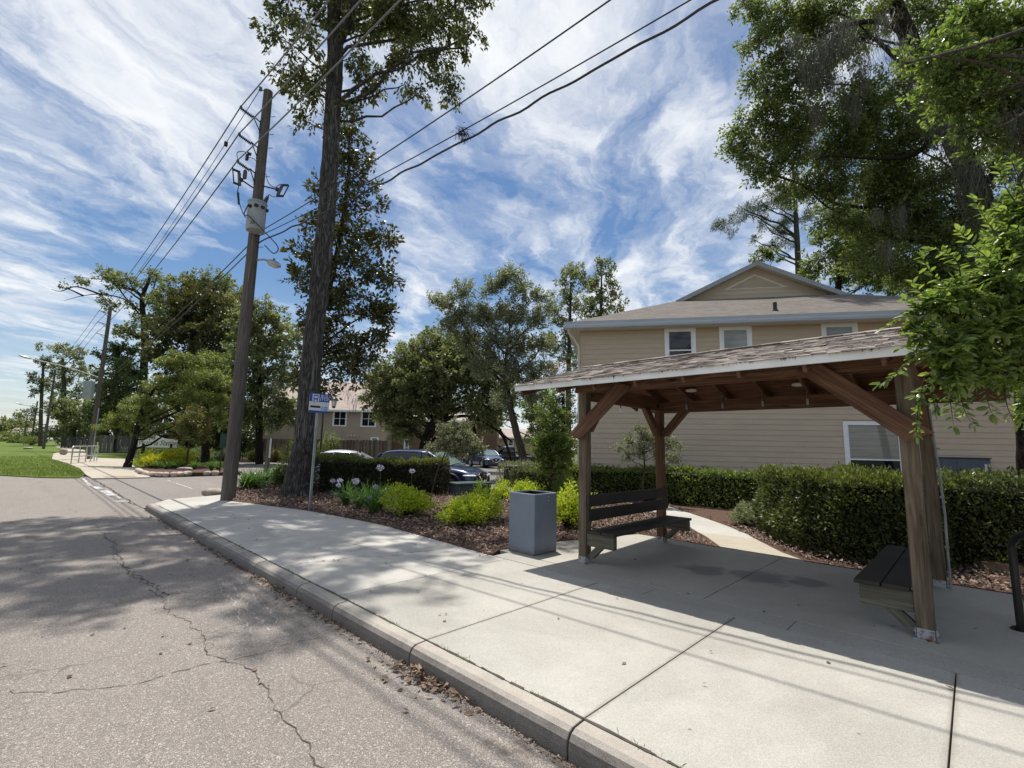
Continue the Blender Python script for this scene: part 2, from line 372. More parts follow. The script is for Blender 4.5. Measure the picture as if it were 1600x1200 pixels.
def shingle(name, cols, rotz=0.0, bw=.30, rh=.14):
    m, nt = newmat(name); v = coords(nt, rot=(0, 0, rotz))
    b = nd(nt, 'ShaderNodeTexBrick', {'Vector': v, 'Scale': 1.0, 'Mortar Size': .006, 'Brick Width': bw, 'Row Height': rh, 'Color1': (0,0,0,1), 'Color2': (1,1,1,1), 'Mortar': (0,0,0,1), 'Bias': 0.0})
    f = math_(nt, 'ADD', math_(nt, 'MULTIPLY', nd(nt, 'ShaderNodeSeparateColor', {0: b.outputs[0]}).outputs[0], .55), math_(nt, 'MULTIPLY', noise(nt, v, 1.6, 7, .7), .55))
    c = ramp(nt, f, [(.15+.7*i/(len(cols)-1), cols[i]) for i in range(len(cols))])
    c = mixc(nt, math_(nt, 'MULTIPLY', b.outputs['Fac'], .7), c, (.04,.035,.03))
    fine = noise(nt, v, 260, 2)
    c = mixc(nt, .2, c, ramp(nt, fine, [(.3, (.03,.03,.03)), (.7, (.6,.55,.5))]))
    finish(nt, c, .92, .15, 0, bump(nt, math_(nt, 'ADD', f, fine), .4, .01)); return m
M['roof'] = shingle('brown_grey_shingles', [(.070,.060,.054), (.112,.098,.087), (.155,.135,.12)], rad(-32))
M['roof_far'] = shingle('pale_shingles', [(.33,.27,.24), (.42,.35,.31)], rad(-44), .4, .2)
M['tab'] = surf('weathered_shingle_tab', (.105,.088,.078), (.40,.35,.315), 5, .95, spec=.1, island=.6, bmp=.5, bscale=120, stops=(.22,.78))
M['dark_roof'] = surf('dark_roof', (.05,.045,.04), (.09,.08,.075), 4, .9)
M['glass_dark'] = surf('dark_window_glass', (.004,.006,.012), (.012,.016,.028), .8, .03, .55)
M['glass_blind'] = surf('window_with_blind', (.24,.26,.27), (.34,.36,.36), 1.4, .06, .5, stretch=(1,1,14))
M['glass_low'] = surf('dim_blind_glass', (.17,.175,.15), (.26,.265,.23), 1.0, .05, .6, stretch=(1,1,16))
M['glass_teal'] = surf('pale_blue_glass', (.14,.24,.27), (.22,.33,.36), 1, .05, .5)
M['black'] = surf('black_paint', (.006,.006,.007), (.012,.012,.013), 4, .35, .5)
M['bluegrey_box'] = surf('blue_grey_cabinet', (.065,.085,.115), (.085,.11,.14), 2, .45)
# metal, plastic, paint ----------------------------------------------------------
M['galv'] = surf('galvanised_steel', (.26,.28,.30), (.42,.44,.46), 9, .42, .5, .75, stretch=(1,1,.4))
M['galv_rust'] = surf('rusty_galvanised_bracket', (.42,.44,.47), (.22,.09,.04), 14, .5, .5, .5, stops=(.48,.62))
M['alu'] = surf('brushed_aluminium', (.45,.45,.44), (.58,.58,.56), 6, .4, .5, .7)
def binpaint():
    m, nt = newmat('blue_grey_bin_paint'); v = coords(nt)
    c = ramp(nt, noise(nt, v, 2.0, 6), [(.35, (.150,.180,.230)), (.65, (.185,.215,.265))])
    c = mixc(nt, ramp(nt, noise(nt, coords(nt, (22,22,1.6)), 1.0, 6, .75), [(.60, 0), (.74, .45)]), c, (.10,.115,.14))
    c = mixc(nt, ramp(nt, noise(nt, coords(nt, (5,5,9)), 2.2, 8, .8, 1.5), [(.64, 0), (.70, .7)]), c, (.27,.30,.34))
    z = nd(nt, 'ShaderNodeSeparateXYZ', {0: v}).outputs[2]
    g = math_(nt, 'SUBTRACT', math_(nt, 'MULTIPLY', noise(nt, v, 14, 5, .7), .22), z)
    c = mixc(nt, ramp(nt, g, [(0.0, 0), (.09, .7)]), c, (.13,.115,.095))
    finish(nt, c, ramp(nt, noise(nt, v, 7, 5), [(.3, .36), (.7, .58)]), .45, 0, bump(nt, noise(nt, v, 3.2, 3), .10, .02)); return m
M['bin'] = binpaint()
M['bin_in'] = surf('bin_liner', (.006,.006,.008), (.012,.012,.014), 3, .5)
M['trafo'] = surf('transformer_grey', (.27,.30,.315), (.33,.36,.375), 3, .45, .4)
M['porcelain'] = surf('grey_polymer', (.05,.05,.055), (.09,.09,.10), 6, .4, .5)
M['iron'] = surf('dark_iron', (.018,.018,.020), (.035,.035,.037), 8, .5, .5, .4)
M['wire'] = surf('weathered_conductor', (.02,.02,.022), (.04,.04,.042), 5, .55, .4)
M['wire_pale'] = surf('aluminium_conductor', (.16,.15,.145), (.22,.21,.20), 5, .5, .4, .3)
M['lampglass'] = surf('lamp_lens', (.45,.46,.42), (.58,.58,.54), 4, .15, .5)
M['sign_blue'] = surf('sign_blue', (.008,.055,.30), (.012,.065,.34), 3, .35, .5)
M['sign_white'] = surf('sign_white', (.62,.64,.66), (.68,.70,.71), 3, .4, .4)
M['sign_black'] = surf('sign_black', (.008,.008,.010), (.012,.012,.014), 3, .4)
M['sign_grey'] = surf('faded_sign_print', (.42,.43,.40), (.50,.50,.47), 3, .5)
M['sign_lblue'] = surf('sign_light_blue', (.34,.45,.62), (.38,.49,.66), 3, .5)
M['sign_green'] = surf('dark_green_sign', (.02,.05,.03), (.03,.07,.045), 3, .5)
M['ped'] = surf('green_grey_plastic', (.040,.062,.065), (.060,.085,.085), 4, .55)
M['stone'] = surf('weathered_stone', (.22,.18,.15), (.42,.36,.31), 6, .9, bmp=.6, bscale=25)
M['brickstone'] = surf('edging_stone', (.33,.27,.22), (.52,.45,.38), 4, .9, island=.4, bmp=.6, bscale=25)
M['tactile'] = surf('rust_red_strip', (.20,.115,.085), (.28,.17,.13), 5, .9)
M['stump'] = surf('stump_wood', (.13,.085,.05), (.30,.21,.13), 7, .9, bmp=.5)
M['white_disc'] = surf('white_light_cover', (.70,.66,.58), (.78,.74,.66), 4, .4)
M['conduit'] = surf('grey_conduit', (.22,.22,.21), (.32,.32,.31), 5, .5)
def carpaint(name, c, fl=.9):
    m, nt = newmat(name); f = noise(nt, coords(nt), 1.5, 3)
    b = finish(nt, ramp(nt, f, [(.3, tuple(x*.9 for x in c)), (.7, c)]), .32, .5, .25)
    b.inputs['Coat Weight'].default_value = fl; b.inputs['Coat Roughness'].default_value = .04; return m
M['car_navy'] = carpaint('navy_car_paint', (.012,.028,.085))
M['car_blue'] = carpaint('blue_car_paint', (.02,.045,.12))
M['car_black'] = carpaint('black_car_paint', (.008,.008,.010))
M['car_silver'] = carpaint('silver_white_car_paint', (.62,.63,.64))
M['car_grey'] = carpaint('grey_car_paint', (.10,.105,.11))
M['tyre'] = surf('tyre_rubber', (.012,.012,.012), (.022,.022,.022), 10, .8)
M['rim'] = surf('alloy_rim', (.42,.43,.44), (.52,.53,.54), 6, .3, .5, .8)
M['chrome'] = surf('chrome', (.70,.71,.72), (.78,.79,.80), 3, .12, .5, 1.0)
M['car_glass'] = surf('tinted_car_glass', (.010,.014,.016), (.020,.026,.028), 2, .03, .6)
M['windscreen'] = surf('windscreen_glass', (.10,.15,.15), (.16,.21,.20), 2, .03, .7)
M['headlight'] = surf('headlight_glass', (.55,.57,.60), (.68,.70,.72), 3, .08, .6)
M['taillight'] = surf('red_light_glass', (.22,.01,.01), (.30,.015,.015), 3, .15, .5)
# ---------------------------------------------------------------- the ground
def sheet(name, pts, z, m, skirt=0.0, label=None):
    mb = MB()
    P = [(p[0], p[1], z) for p in pts]
    if skirt: mb.prism([(p[0], p[1], z-skirt) for p in pts], (0, 0, skirt))
    else: mb.poly(P)
    o = mb.build(name, M[m]); tag(o, kind='structure'); return o
def gp(z, *px): return [tuple(G(x, y, z))[:2] for x, y in px]
sheet('ground', [(-900,-900),(900,-900),(900,900),(-900,900)], -.30, 'field')
sheet('road', [(-33,-40),(14,-40),(14,2.37),(-16.2,2.37),(-28.9,2.36),(-33,1.6)], -.16, 'road')
sheet('driveway', [(-15.45,2.36),(-16.3,3.3),(-17.2,4.6),(-18.2,6.0),(-21,9.5),(-24,13),(-29,11.5),(-27.9,8.6),(-27.6,5.2),(-28.6,4.45),(-27.4,2.37)], -.152, 'drive')
sheet('parking_lot', [(-17.5,4.8),(-15.9,7.6),(-13.2,10.9),(-11.2,12.9),(-10.8,16.5),(-16,30),(-30,44),(-62,44),(-62,16),(-34,9.2),(-28,8.7)], -.158, 'lot')
lawn_edge = [(-31.9,-.6),(-29.6,.66),(-28.75,1.44),(-28.6,1.9),(-30.5,2.25),(-36.3,2.44),(-44.4,2.3),(-53.9,1.8),(-70,2.5)]
sheet('lawn', [(-33.0,-9),(-32.3,-3)]+lawn_edge+[(-95,4.6),(-140,4.5),(-260,12),(-260,-60),(-70,-60),(-36,-20)], -.115, 'lawn', .1)
sheet('left_path', [(-27.5,2.30),(-30.8,2.30),(-36.4,2.47),(-44.4,2.33),(-53.9,1.84),(-72,2.55),(-95,4.7),(-140,4.6),(-140,6.0),(-95,6.6),(-70,5.2),(-56.5,4.9),(-52.7,7.0),(-43.7,5.6),(-35,4.9),(-30.1,4.2),(-28.7,4.42),(-27.3,4.30)], -.10, 'path', .12)
sheet('back_lawn', [(-30.1,4.25),(-35,4.95),(-43.7,5.65),(-52.7,7.05),(-56.5,4.95),(-70,5.25),(-95,6.7),(-140,6.1),(-140,60),(-62,44),(-62,16),(-34,9.25),(-29,8.6)], -.108, 'lawn', .12)
sheet('tactile_strip', [(-27.95,2.75),(-28.35,2.75),(-28.45,3.9),(-28.05,3.9)], -.094, 'tactile')
# old stop bar and lane marks, worn to patches
rr = random.Random(5)
for k, (a, b, wd) in enumerate((((-28.2,2.05),(-23.6,1.95),.14), ((-23.4,2.06),(-21.8,2.10),.22), ((-21.6,2.14),(-19.3,2.16),.26), ((-19.0,2.22),(-18.3,2.24),.12), ((-17.75,2.12),(-17.2,2.16),.24), ((-25.6,4.66),(-20.8,4.56),.05))):
    mb = MB(); n = 26
    for i in range(n):
        t0, t1 = i/n, (i+1)/n
        if rr.random() < .22: continue
        p = lambda t, s: (a[0]+(b[0]-a[0])*t, a[1]+(b[1]-a[1])*t+s*wd/2*rr.uniform(.45, 1.1), -.148)
        mb.quad(p(t0,-1), p(t1,-1), p(t1,1), p(t0,1))
    tag(mb.build('road_marking', M['paint_line']), kind='structure')
# long wandering cracks in the asphalt
def ribbon(name, pts, wd, z, m, seed, step=.05, wob=.028):
    r = random.Random(seed); mb = MB(); P = []
    for (x0,y0),(x1,y1) in zip(pts, pts[1:]):
        n = max(2, int(math.hypot(x1-x0,y1-y0)/step))
        P += [(x0+(x1-x0)*i/n, y0+(y1-y0)*i/n) for i in range(n)]
    off = 0; L = []
    for i, (x, y) in enumerate(P):
        off = off*.85 + r.uniform(-wob, wob); j = min(i+1, len(P)-1); k = max(i-1, 0)
        d = Vector((P[j][0]-P[k][0], P[j][1]-P[k][1])); d.normalize() if d.length else None
        q = Vector((x, y)) + Vector((-d.y, d.x))*off; w = wd*r.uniform(.25, 1.25)/2
        L.append((q+Vector((-d.y, d.x))*w, q-Vector((-d.y, d.x))*w))
    for A, B in zip(L, L[1:]):
        if r.random() < .06: continue
        mb.quad((A[0].x,A[0].y,z),(A[1].x,A[1].y,z),(B[1].x,B[1].y,z),(B[0].x,B[0].y,z))
    tag(mb.build(name, M[m]), kind='structure')
cr = gp(-.16, (150,820),(180,860),(205,900),(240,925),(275,960),(310,990),(340,1030),(380,1050),(420,1100),(470,1150),(520,1215))
ribbon('road_crack', cr, .010, -.156, 'crack', 1)
ribbon('road_crack', gp(-.16, (10,1083),(90,1086),(200,1070),(330,1040),(400,1026),(470,1006),(515,996)), .008, -.1562, 'crack', 2)
ribbon('road_crack', gp(-.16, (205,900),(190,860),(215,850)), .012, -.1564, 'crack', 3)
ribbon('road_crack', gp(-.16, (165,838),(195,880),(250,935)), .014, -.1566, 'crack', 4)
ribbon('road_seam', [(-28.7,2.36),(-16.7,2.33)], .05, -.148, 'crack', 5)
for k in range(3):
    a = gp(-.16, (345+12*k, 905), (408+16*k, 1000-12*k)); ribbon('scrape_mark', a, .014, -.1568+.0002*k, 'skid', 8+k)
# kerb: rounded concrete lengths with open joints
prof = [(2.365,-.42),(2.355,-.10),(2.362,-.055),(2.385,-.022),(2.42,-.006),(2.515,0.0),(2.515,-.42)]
xs = [14, 7.5, 4.6, 1.6, -1.795, -3.385, -4.75, -5.65, -7.05, -9.6, -11.3, -12.9, -14.5, -15.15]
mb = MB()
for a, b in zip(xs, xs[1:]):
    mb.prism([(a-.006, y, z) for y, z in prof], (b-a+.012, 0, 0))
endp = [(-15.16,2.36),(-15.16,2.52),(-15.5,2.55),(-15.42,2.36)]
mb.hexa([(x,y,-.4) for x,y in endp], [(-15.16,2.40,-.005),(-15.16,2.515,-.001),(-15.45,2.53,-.05),(-15.38,2.42,-.07)])
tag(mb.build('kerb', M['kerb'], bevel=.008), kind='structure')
# pavement slabs with open joints over dark soil
sheet('joint_soil', [(14,2.515),(14,8.5),(-5.6,8.5),(-8.7,5.1),(-16.6,4.6),(-15.5,2.515)], -.09, 'soil')
rear = lambda x: 5.05 if x > -5.3 else (np.interp(x, [-16.6,-14.8,-11.5,-8.7,-5.3], [4.3,4.08,4.97,5.25,5.05]))
def slabs(name, xs, ycuts, m, gap=.0045):
    mb = MB()
    for a, b in zip(xs, xs[1:]):
        mb.prism([(a-gap,2.523,-.12),(b+gap,2.523,-.12)]+[(b+gap+(a-b-2*gap)*t, rear(b+(a-b)*t), -.12) for t in (0,.25,.5,.75,1)], (0,0,.12))
    tag(mb.build(name, M[m], bevel=.004), kind='structure')
slabs('sidewalk', [14,9,6.4,3.2,1.37,-.22,-1.80,-3.39,-4.98], None, 'walk')
slabs('old_sidewalk', [-4.98,-6.9,-8.6,-10.6,-12.6,-14.5], None, 'walk2')
mb = MB(); mb.prism([(-14.51,2.523,-.12),(-15.1,2.523,-.12),(-15.9,2.95,-.12),(-16.35,4.1,-.12),(-16.5,4.4,-.12),(-14.51,4.14,-.12)], (0,0,.117))
tag(mb.build('old_sidewalk', M['walk2'], bevel=.004), kind='structure')
mb = MB()
for a, b in zip([14,5,1.6,-1.35,-2.79,-5.25],[5,1.6,-1.35,-2.79,-5.25]): mb.hexa([(a-.004,5.064,-.12),(b+.004,5.064,-.12),(b+.004,5.385,-.12),(a-.004,5.385,-.12)], [(a-.004,5.064,.001),(b+.004,5.064,.001),(b+.004,5.385,.001),(a-.004,5.385,.001)])
tag(mb.build('pavement_band', M['band'], bevel=.004), kind='structure')
mb = MB()
mb.prism([(-2.255,5.4,-.12),(-2.255,8.36,-.12),(-4.16,8.42,-.12),(-4.75,8.45,-.12),(-5.30,6.6,-.12),(-5.45,5.4,-.12)], (0,0,.122))
mb.prism([(.28,5.4,-.12),(.28,8.36,-.12),(-2.243,8.36,-.12),(-2.243,5.4,-.12)], (0,0,.122))
mb.prism([(1.6,5.4,-.12),(1.6,8.36,-.12),(.292,8.36,-.12),(.292,5.4,-.12)], (0,0,.122))
tag(mb.build('shelter_pad', M['pad'], bevel=.004), kind='structure')
sheet('planting_bed', [(14,5.4),(14,8.375),(1.62,8.375),(1.62,5.4)], .004, 'mulch', .2)
sheet('garden_path', [(-3.2,8.43),(-1.95,8.37),(-2.35,8.75),(-2.9,9.5),(-3.05,9.72),(-4.0,9.5),(-3.75,9.2)], .012, 'path', .13)
sheet('garden_path', [(-3.07,9.735),(-3.3,10.1),(-3.9,10.8),(-4.75,11.65),(-6.4,13.2),(-7.6,13.0),(-5.65,11.3),(-4.4,10.0),(-4.02,9.515)], .010, 'walk2', .13)
ribbon('pavement_crack', gp(0.0, (448,885),(470,878),(520,876),(560,869),(600,871),(655,862),(700,857)), .010, .0035, 'crack', 31)
ribbon('pavement_crack', gp(0.0, (475,877),(500,868),(545,862),(590,851)), .006, .0036, 'crack', 32)
sheet('planting_bed', [(14,8.38),(-1.9,8.385),(-3.25,8.44),(-4.85,8.46),(-5.31,6.62),(-5.47,5.4),(-5.3,5.08),(-8.7,5.27),(-11.5,4.99),(-14.8,4.1),(-16.4,4.35),(-18.6,5.3),(-21.0,6.5),(-21.2,7.7),(-19.5,8.6),(-17.0,8.3),(-15.8,8.2),(-13.1,11.0),(-11.1,13.0),(-10.6,16.5),(-14,26),(14,30)], .004, 'mulch', .2)
# low concrete edge between bed and parking lot
mb = MB(); E_ = [(-16.9,8.35),(-15.8,8.2),(-13.1,11.0),(-11.1,13.0),(-10.6,16.5)]
for (x0,y0),(x1,y1) in zip(E_, E_[1:]):
    d = Vector((x1-x0,y1-y0,0)).normalized(); n = Vector((-d.y,d.x,0))*.22
    mb.prism([(x0+d.x*.02,y0+d.y*.02,-.3),(x1,y1,-.3),(x1+n.x,y1+n.y,-.3),(x0+d.x*.02+n.x,y0+d.y*.02+n.y,-.3)], (0,0,.31))
tag(mb.build('lot_kerb', M['walk2'], bevel=.02), kind='structure')
# ---- loose bark, dead leaves, grass blades (stuff nobody could count)
def scatter(name, P, lo, hi, asp, m, tilt, seed, kind='stuff', zoff=.004):
    r = np.random.default_rng(seed); n = len(P)
    a = r.uniform(0, 2*math.pi, n); A = np.stack([np.cos(a), np.sin(a), r.normal(0, tilt, n)], 1)
    N = np.stack([r.normal(0, tilt, n), r.normal(0, tilt, n), np.ones(n)], 1)
    L = r.uniform(lo, hi, n); P = P.copy(); P[:, 2] += zoff + np.abs(A[:, 2])*L*.5
    o = leaves(name, P, A, N, L, L*r.uniform(asp*.6, asp*1.4, n), M[m], None); tag(o, kind=kind); return o
def in_poly(P, poly):
    x, y = P[:, 0], P[:, 1]; c = np.zeros(len(P), bool); n = len(poly)
    for i in range(n):
        x0, y0 = poly[i]; x1, y1 = poly[(i+1) % n]
        c ^= ((y0 > y) != (y1 > y)) & (x < (x1-x0)*(y-y0)/((y1-y0) or 1e-9)+x0)
    return c
bed = [(3,8.42),(-1.9,8.42),(-2.9,9.55),(-4.7,11.75),(-8,14),(-11,13),(-13.1,11.0),(-15.8,8.1),(-17.0,8.2),(-19.5,8.5),(-21.0,7.6),(-20.9,6.6),(-18.6,5.4),(-16.4,4.45),(-14.8,4.1),(-11.5,4.99),(-8.7,5.26),(-5.3,5.06),(-5.47,5.4),(-5.31,6.62),(-4.9,8.46),(-3.35,8.46),(-3.9,9.2),(-4.5,10),(-5.7,11.3),(-7.7,13),(-6.4,13.3),(-4.75,11.75),(-3.9,10.9),(3,16)]
P = np.stack([RNG.uniform(-21, 3, 170000), RNG.uniform(4, 15, 170000), np.full(170000, .006)], 1)
P = P[in_poly(P, bed)]
P = P[RNG.random(len(P)) < np.clip(14/((P[:, 0]**2+P[:, 1]**2)**.5+3), .25, 1)]
P[:, 2] += RNG.uniform(0, .035, len(P))
scatter('bark_mulch', P, .025, .085, .45, 'chip', .45, 3)
# spill over the pavement edges
n = 500; X = RNG.uniform(-15, -5.3, n); P = np.stack([X, np.array([rear(x) for x in X])-np.abs(RNG.normal(0, .05, n)), np.full(n, .002)], 1)
scatter('spilled_mulch', P, .02, .06, .4, 'chip', .25, 4)
# gutter debris: dead leaves and bark against the kerb
P = []
for (xc, n, sx, sy) in ((-3.0, 210, .20, .055), (-4.7, 30, .35, .05), (-6.0, 120, .6, .06), (-8.0, 70, 1.2, .05), (-12, 70, 2, .06), (-3.35, 60, .22, .12), (-5.3, 30, .3, .1)):
    P.append(np.stack([RNG.normal(xc, sx, n), 2.345-np.abs(RNG.normal(0, sy, n)), np.full(n, -.158)], 1))
P = np.concatenate(P); P[:, 2] += RNG.uniform(0, .02, len(P))
scatter('gutter_litter', P, .02, .075, .5, 'litter', .35, 5)
n = 170; P = np.stack([RNG.uniform(-16, 1, n), RNG.uniform(-1, 2.3, n), np.full(n, -.158)], 1)
P2 = np.stack([RNG.uniform(-14, 1, 110), RNG.uniform(2.6, 8.2, 110), np.full(110, .002)], 1); P2 = P2[(P2[:, 1] < 5) | (P2[:, 0] > -4.8)]
scatter('fallen_leaves', np.concatenate([P, P2]), .025, .065, .5, 'litter', .2, 6)
n = 4200; X = -np.abs(RNG.normal(0, .012, n)); P = np.stack([RNG.uniform(-15, 2, n), 2.35+X*2, np.full(n, -.158)], 1)
scatter('gutter_grit', P, .006, .02, .7, 'chip', .4, 9)
# grass blades on the lawns
LP = [(-33,-9),(-32.3,-3)]+lawn_edge[:8]+[(-70,2.5),(-70,-20),(-36,-20)]
P = np.stack([RNG.uniform(-62, -28, 90000), RNG.uniform(-14, 2.6, 90000), np.full(90000, -.118)], 1); P = P[in_poly(P, LP)]
P = P[RNG.random(len(P)) < np.clip((33/np.hypot(P[:, 0], P[:, 1]))**2.5, 0, 1)*.9]
P2 = np.stack([RNG.uniform(-60, -29, 30000), RNG.uniform(4, 16, 30000), np.full(30000, -.11)], 1); P2 = P2[in_poly(P2, [(-30.1,4.25),(-35,4.95),(-43.7,5.65),(-52.7,7.05),(-56.5,4.95),(-62,5.2),(-62,16),(-34,9.25),(-29,8.6)])]
P = np.concatenate([P, P2]); n = len(P)
A = np.stack([RNG.normal(0, .5, n), RNG.normal(0, .5, n), np.ones(n)], 1); N = RNG.normal(0, 1, (n, 3))
tag(leaves('grass', P, A, N, RNG.uniform(.05, .13, n), RNG.uniform(.012, .03, n), M['grass'], None), kind='stuff')

ribbon('joint_dirt', [(6,2.521),(-14.6,2.521)], .022, .0032, 'crack', 41, .06, .003)
# small weeds in the kerb joint
n = 260; X = np.concatenate([RNG.normal(c_, .12, 26) for c_ in (-1.3,-2.1,-3.0,-3.9,-4.6,-5.0,-6.4,-8.2,-10.0,-12.5)]); n = len(X)
P = np.stack([X, RNG.normal(2.52, .012, n), np.full(n, .0)], 1); A = np.stack([RNG.normal(0,.8,n), RNG.normal(0,.8,n), np.ones(n)], 1)
tag(leaves('joint_weeds', P, A, RNG.normal(0,1,(n,3)), RNG.uniform(.012,.04,n), RNG.uniform(.003,.006,n), M['grass'], None), kind='stuff')
# ---------------------------------------------------------------- timber: a board in its own frame, grain along its length
def timber(name, a, b, w, h, m, parent, up=(0,0,1), cut=None, bevel=.004):
    a, b = Vector(a), Vector(b); x = (b-a).normalized(); u = Vector(up); y = u.cross(x)
    if y.length < 1e-4: y = Vector((0,1,0)).cross(x)
    y.normalize(); z = x.cross(y); L = (b-a).length
    mb = MB()
    c0, c1 = cut or (0, 0)                              # end cuts: shift of the top edge along the length
    vs = []
    for s in (-1, 1):
        vs += [(-L/2+(c0 if s > 0 else -c0)*.5, -w/2, s*h/2), (L/2+(c1 if s > 0 else -c1)*.5, -w/2, s*h/2), (L/2+(c1 if s > 0 else -c1)*.5, w/2, s*h/2), (-L/2+(c0 if s > 0 else -c0)*.5, w/2, s*h/2)]
    mb.hexa(vs[:4], vs[4:])
    o = mb.build(name, M[m], None, bevel=bevel)
    mt = Matrix((x, y, z)).transposed().to_4x4(); mt.translation = (a+b)/2
    o.matrix_basis = mt
    if parent is not None: setparent(o, parent)
    return o
SH = thing('bus_shelter', (-2.25, 6.93, 0), 'open timber bus shelter with a low shingled roof beside the sidewalk', 'bus shelter')
XL, XR, YF, YR, PW = -4.09, -.42, 5.76, 8.10, .132
ZB = 2.375
def post(x, y, m):
    o = timber('post', (x, y, .012), (x, y, ZB+.12), PW, PW, m, SH, up=(0,1,0), bevel=.008)
    mb = MB()
    for s in (-1, 1): mb.box((x, y+s*(PW/2+.004), .055), (PW*.92, .006, .085)); mb.box((x+s*(PW/2+.004), y, .055), (.006, PW*.85, .085))
    mb.box((x, y, .006), (PW+.05, PW+.05, .009))
    for s in (-1, 1):
        for t in (-.035, .035): mb.lathe((x+t, y+s*(PW/2+.006), .06), [(.013, 0), (.013, .008), (.007, .012)], 8, (0, s, 0)); mb.lathe((x+s*(PW/2+.006), y+t, .06), [(.013, 0), (.013, .008), (.007, .012)], 8, (s, 0, 0))
    mb.build('base_bracket', M['galv_rust'], o, bevel=.001); return o
pFL = post(XL, YF, 'brownwood'); pRL = post(XL, YR, 'redwood'); pFR = post(XR, YF, 'brownwood'); pRR = post(XR, YR, 'brownwood')
# perimeter beams
yb = YF-PW/2-.02
timber('beam', (XL-.10, YF-PW/2-.021, 2.497), (XR+.75, YF-PW/2-.021, 2.497), .04, .15, 'redwood', SH)
timber('beam', (XL+PW/2+.002, YF+PW/2+.021, 2.497), (XR-PW/2, YF+PW/2+.021, 2.497), .04, .15, 'redwood', SH)
timber('beam', (XL-.10, YR+PW/2+.021, 2.375), (XR+.75, YR+PW/2+.021, 2.375), .04, .18, 'redwood', SH)
timber('beam', (XL-.10, YR-PW/2-.021, 2.375), (XR+.75, YR-PW/2-.021, 2.375), .04, .18, 'redwood', SH)
for x in (XL, XR): timber('beam', (x, YF+PW/2+.044, 2.44), (x, YR-PW/2-.044, 2.44), .09, .24, 'redwood', SH)
# knee braces
zc = .19
for x, s in ((XL, 1), (XR, -1)):
    timber('knee_brace', (x-s*.09, YF-PW/2-.064, 1.77), (x+s*.74, YF-PW/2-.064, 2.49), .038, .19, 'redwood', SH, cut=(-.10 if s > 0 else -.10, -.12))
    timber('knee_brace', (x+s*.072, YR, 1.86), (x+s*.50, YR, 2.33), .09, .13, 'redwood', SH, cut=(-.10, -.12))
    timber('knee_brace', (x, YR-.072, 1.86), (x, YR-.52, 2.35), .09, .13, 'redwood', SH, cut=(-.10, -.12))
    timber('knee_brace', (x, YF+.072, 1.86), (x, YF+.52, 2.35), .09, .13, 'redwood', SH, cut=(-.10, -.12))
# roof frame: gable with its ridge along the kerb direction
EY0, EY1, RY, EX0, EX1 = 5.16, 8.72, 6.94, -4.92, .52
ZE, ZR = 2.535, 3.055
sl = (ZR-ZE)/(RY-EY0)
rz = lambda y: ZE + sl*((y-EY0) if y <= RY else (EY1-y))
xr = [-4.86, -4.16, -3.55, -2.94, -2.33, -1.72, -1.11, -.50, .0, .46]
for x in xr:
    timber('rafter', (x, EY0+.03, rz(EY0+.03)-.10), (x, RY-.02, rz(RY)-.11), .04, .13, 'redwood', SH)
    r_ = timber('rafter', (x, RY+.02, rz(RY)-.11), (x, EY1-.03, rz(EY1-.03)-.10), .04, .13, 'redwood', SH)
    mb = MB(); mb.box((x+.026, YR-PW/2-.045, 2.36), (.03, .004, .09)); mb.box((x+.026, YR-PW/2-.05, 2.46), (.004, .05, .12)); mb.build('hurricane_tie', M['galv'], r_)
timber('ridge_board', (EX0+.05, RY, ZR-.12), (EX1-.05, RY, ZR-.12), .038, .17, 'redwood', SH)
nb = 13
for side in (0, 1):
    for i in range(nb):
        t0, t1 = i/nb, (i+1)/nb
        ya, yb_ = (EY0+(RY-EY0)*t0, EY0+(RY-EY0)*t1) if side == 0 else (EY1+(RY-EY1)*t0, EY1+(RY-EY1)*t1)
        ym = (ya+yb_)/2
        ang = math.atan(sl)*(1 if side == 0 else -1)
        timber('roof_board', (EX0+.03, ym, rz(ym)-.022), (EX1-.03, ym, rz(ym)-.022), abs(yb_-ya)/math.cos(ang)-.004, .02, 'deck', SH, up=(0, -math.sin(ang), math.cos(ang)), bevel=.002)
mb = MB(); mb.hexa([(EX0-.02,EY0-.024,ZE-.085),(EX1+.02,EY0-.024,ZE-.085),(EX1+.02,EY0,ZE-.085),(EX0-.02,EY0,ZE-.085)], [(EX0-.02,EY0-.024,ZE+.004),(EX1+.02,EY0-.024,ZE+.004),(EX1+.02,EY0,ZE+.004),(EX0-.02,EY0,ZE+.004)])
mb.hexa([(EX0-.02,EY1,ZE-.085),(EX1+.02,EY1,ZE-.085),(EX1+.02,EY1+.024,ZE-.085),(EX0-.02,EY1+.024,ZE-.085)], [(EX0-.02,EY1,ZE+.004),(EX1+.02,EY1,ZE+.004),(EX1+.02,EY1+.024,ZE+.004),(EX0-.02,EY1+.024,ZE+.004)])
for x in (EX0-.02, EX1):
    for y0, y1 in ((EY0+.002, RY), (EY1-.002, RY)):
        mb.hexa([(x,y0,rz(y0)-.09),(x+.02,y0,rz(y0)-.09),(x+.02,y1,rz(y1)-.09),(x,y1,rz(y1)-.09)], [(x,y0,rz(y0)+.003),(x+.02,y0,rz(y0)+.003),(x+.02,y1,rz(y1)+.003),(x,y1,rz(y1)+.003)])
mb.build('fascia', M['fascia_old'], SH)
# sub-fascia soffit strip, dark with age
timber('eave_board', (EX0+.02, EY0+.10, 2.485), (EX1-.02, EY0+.10, 2.485), .19, .014, 'greywood', SH)
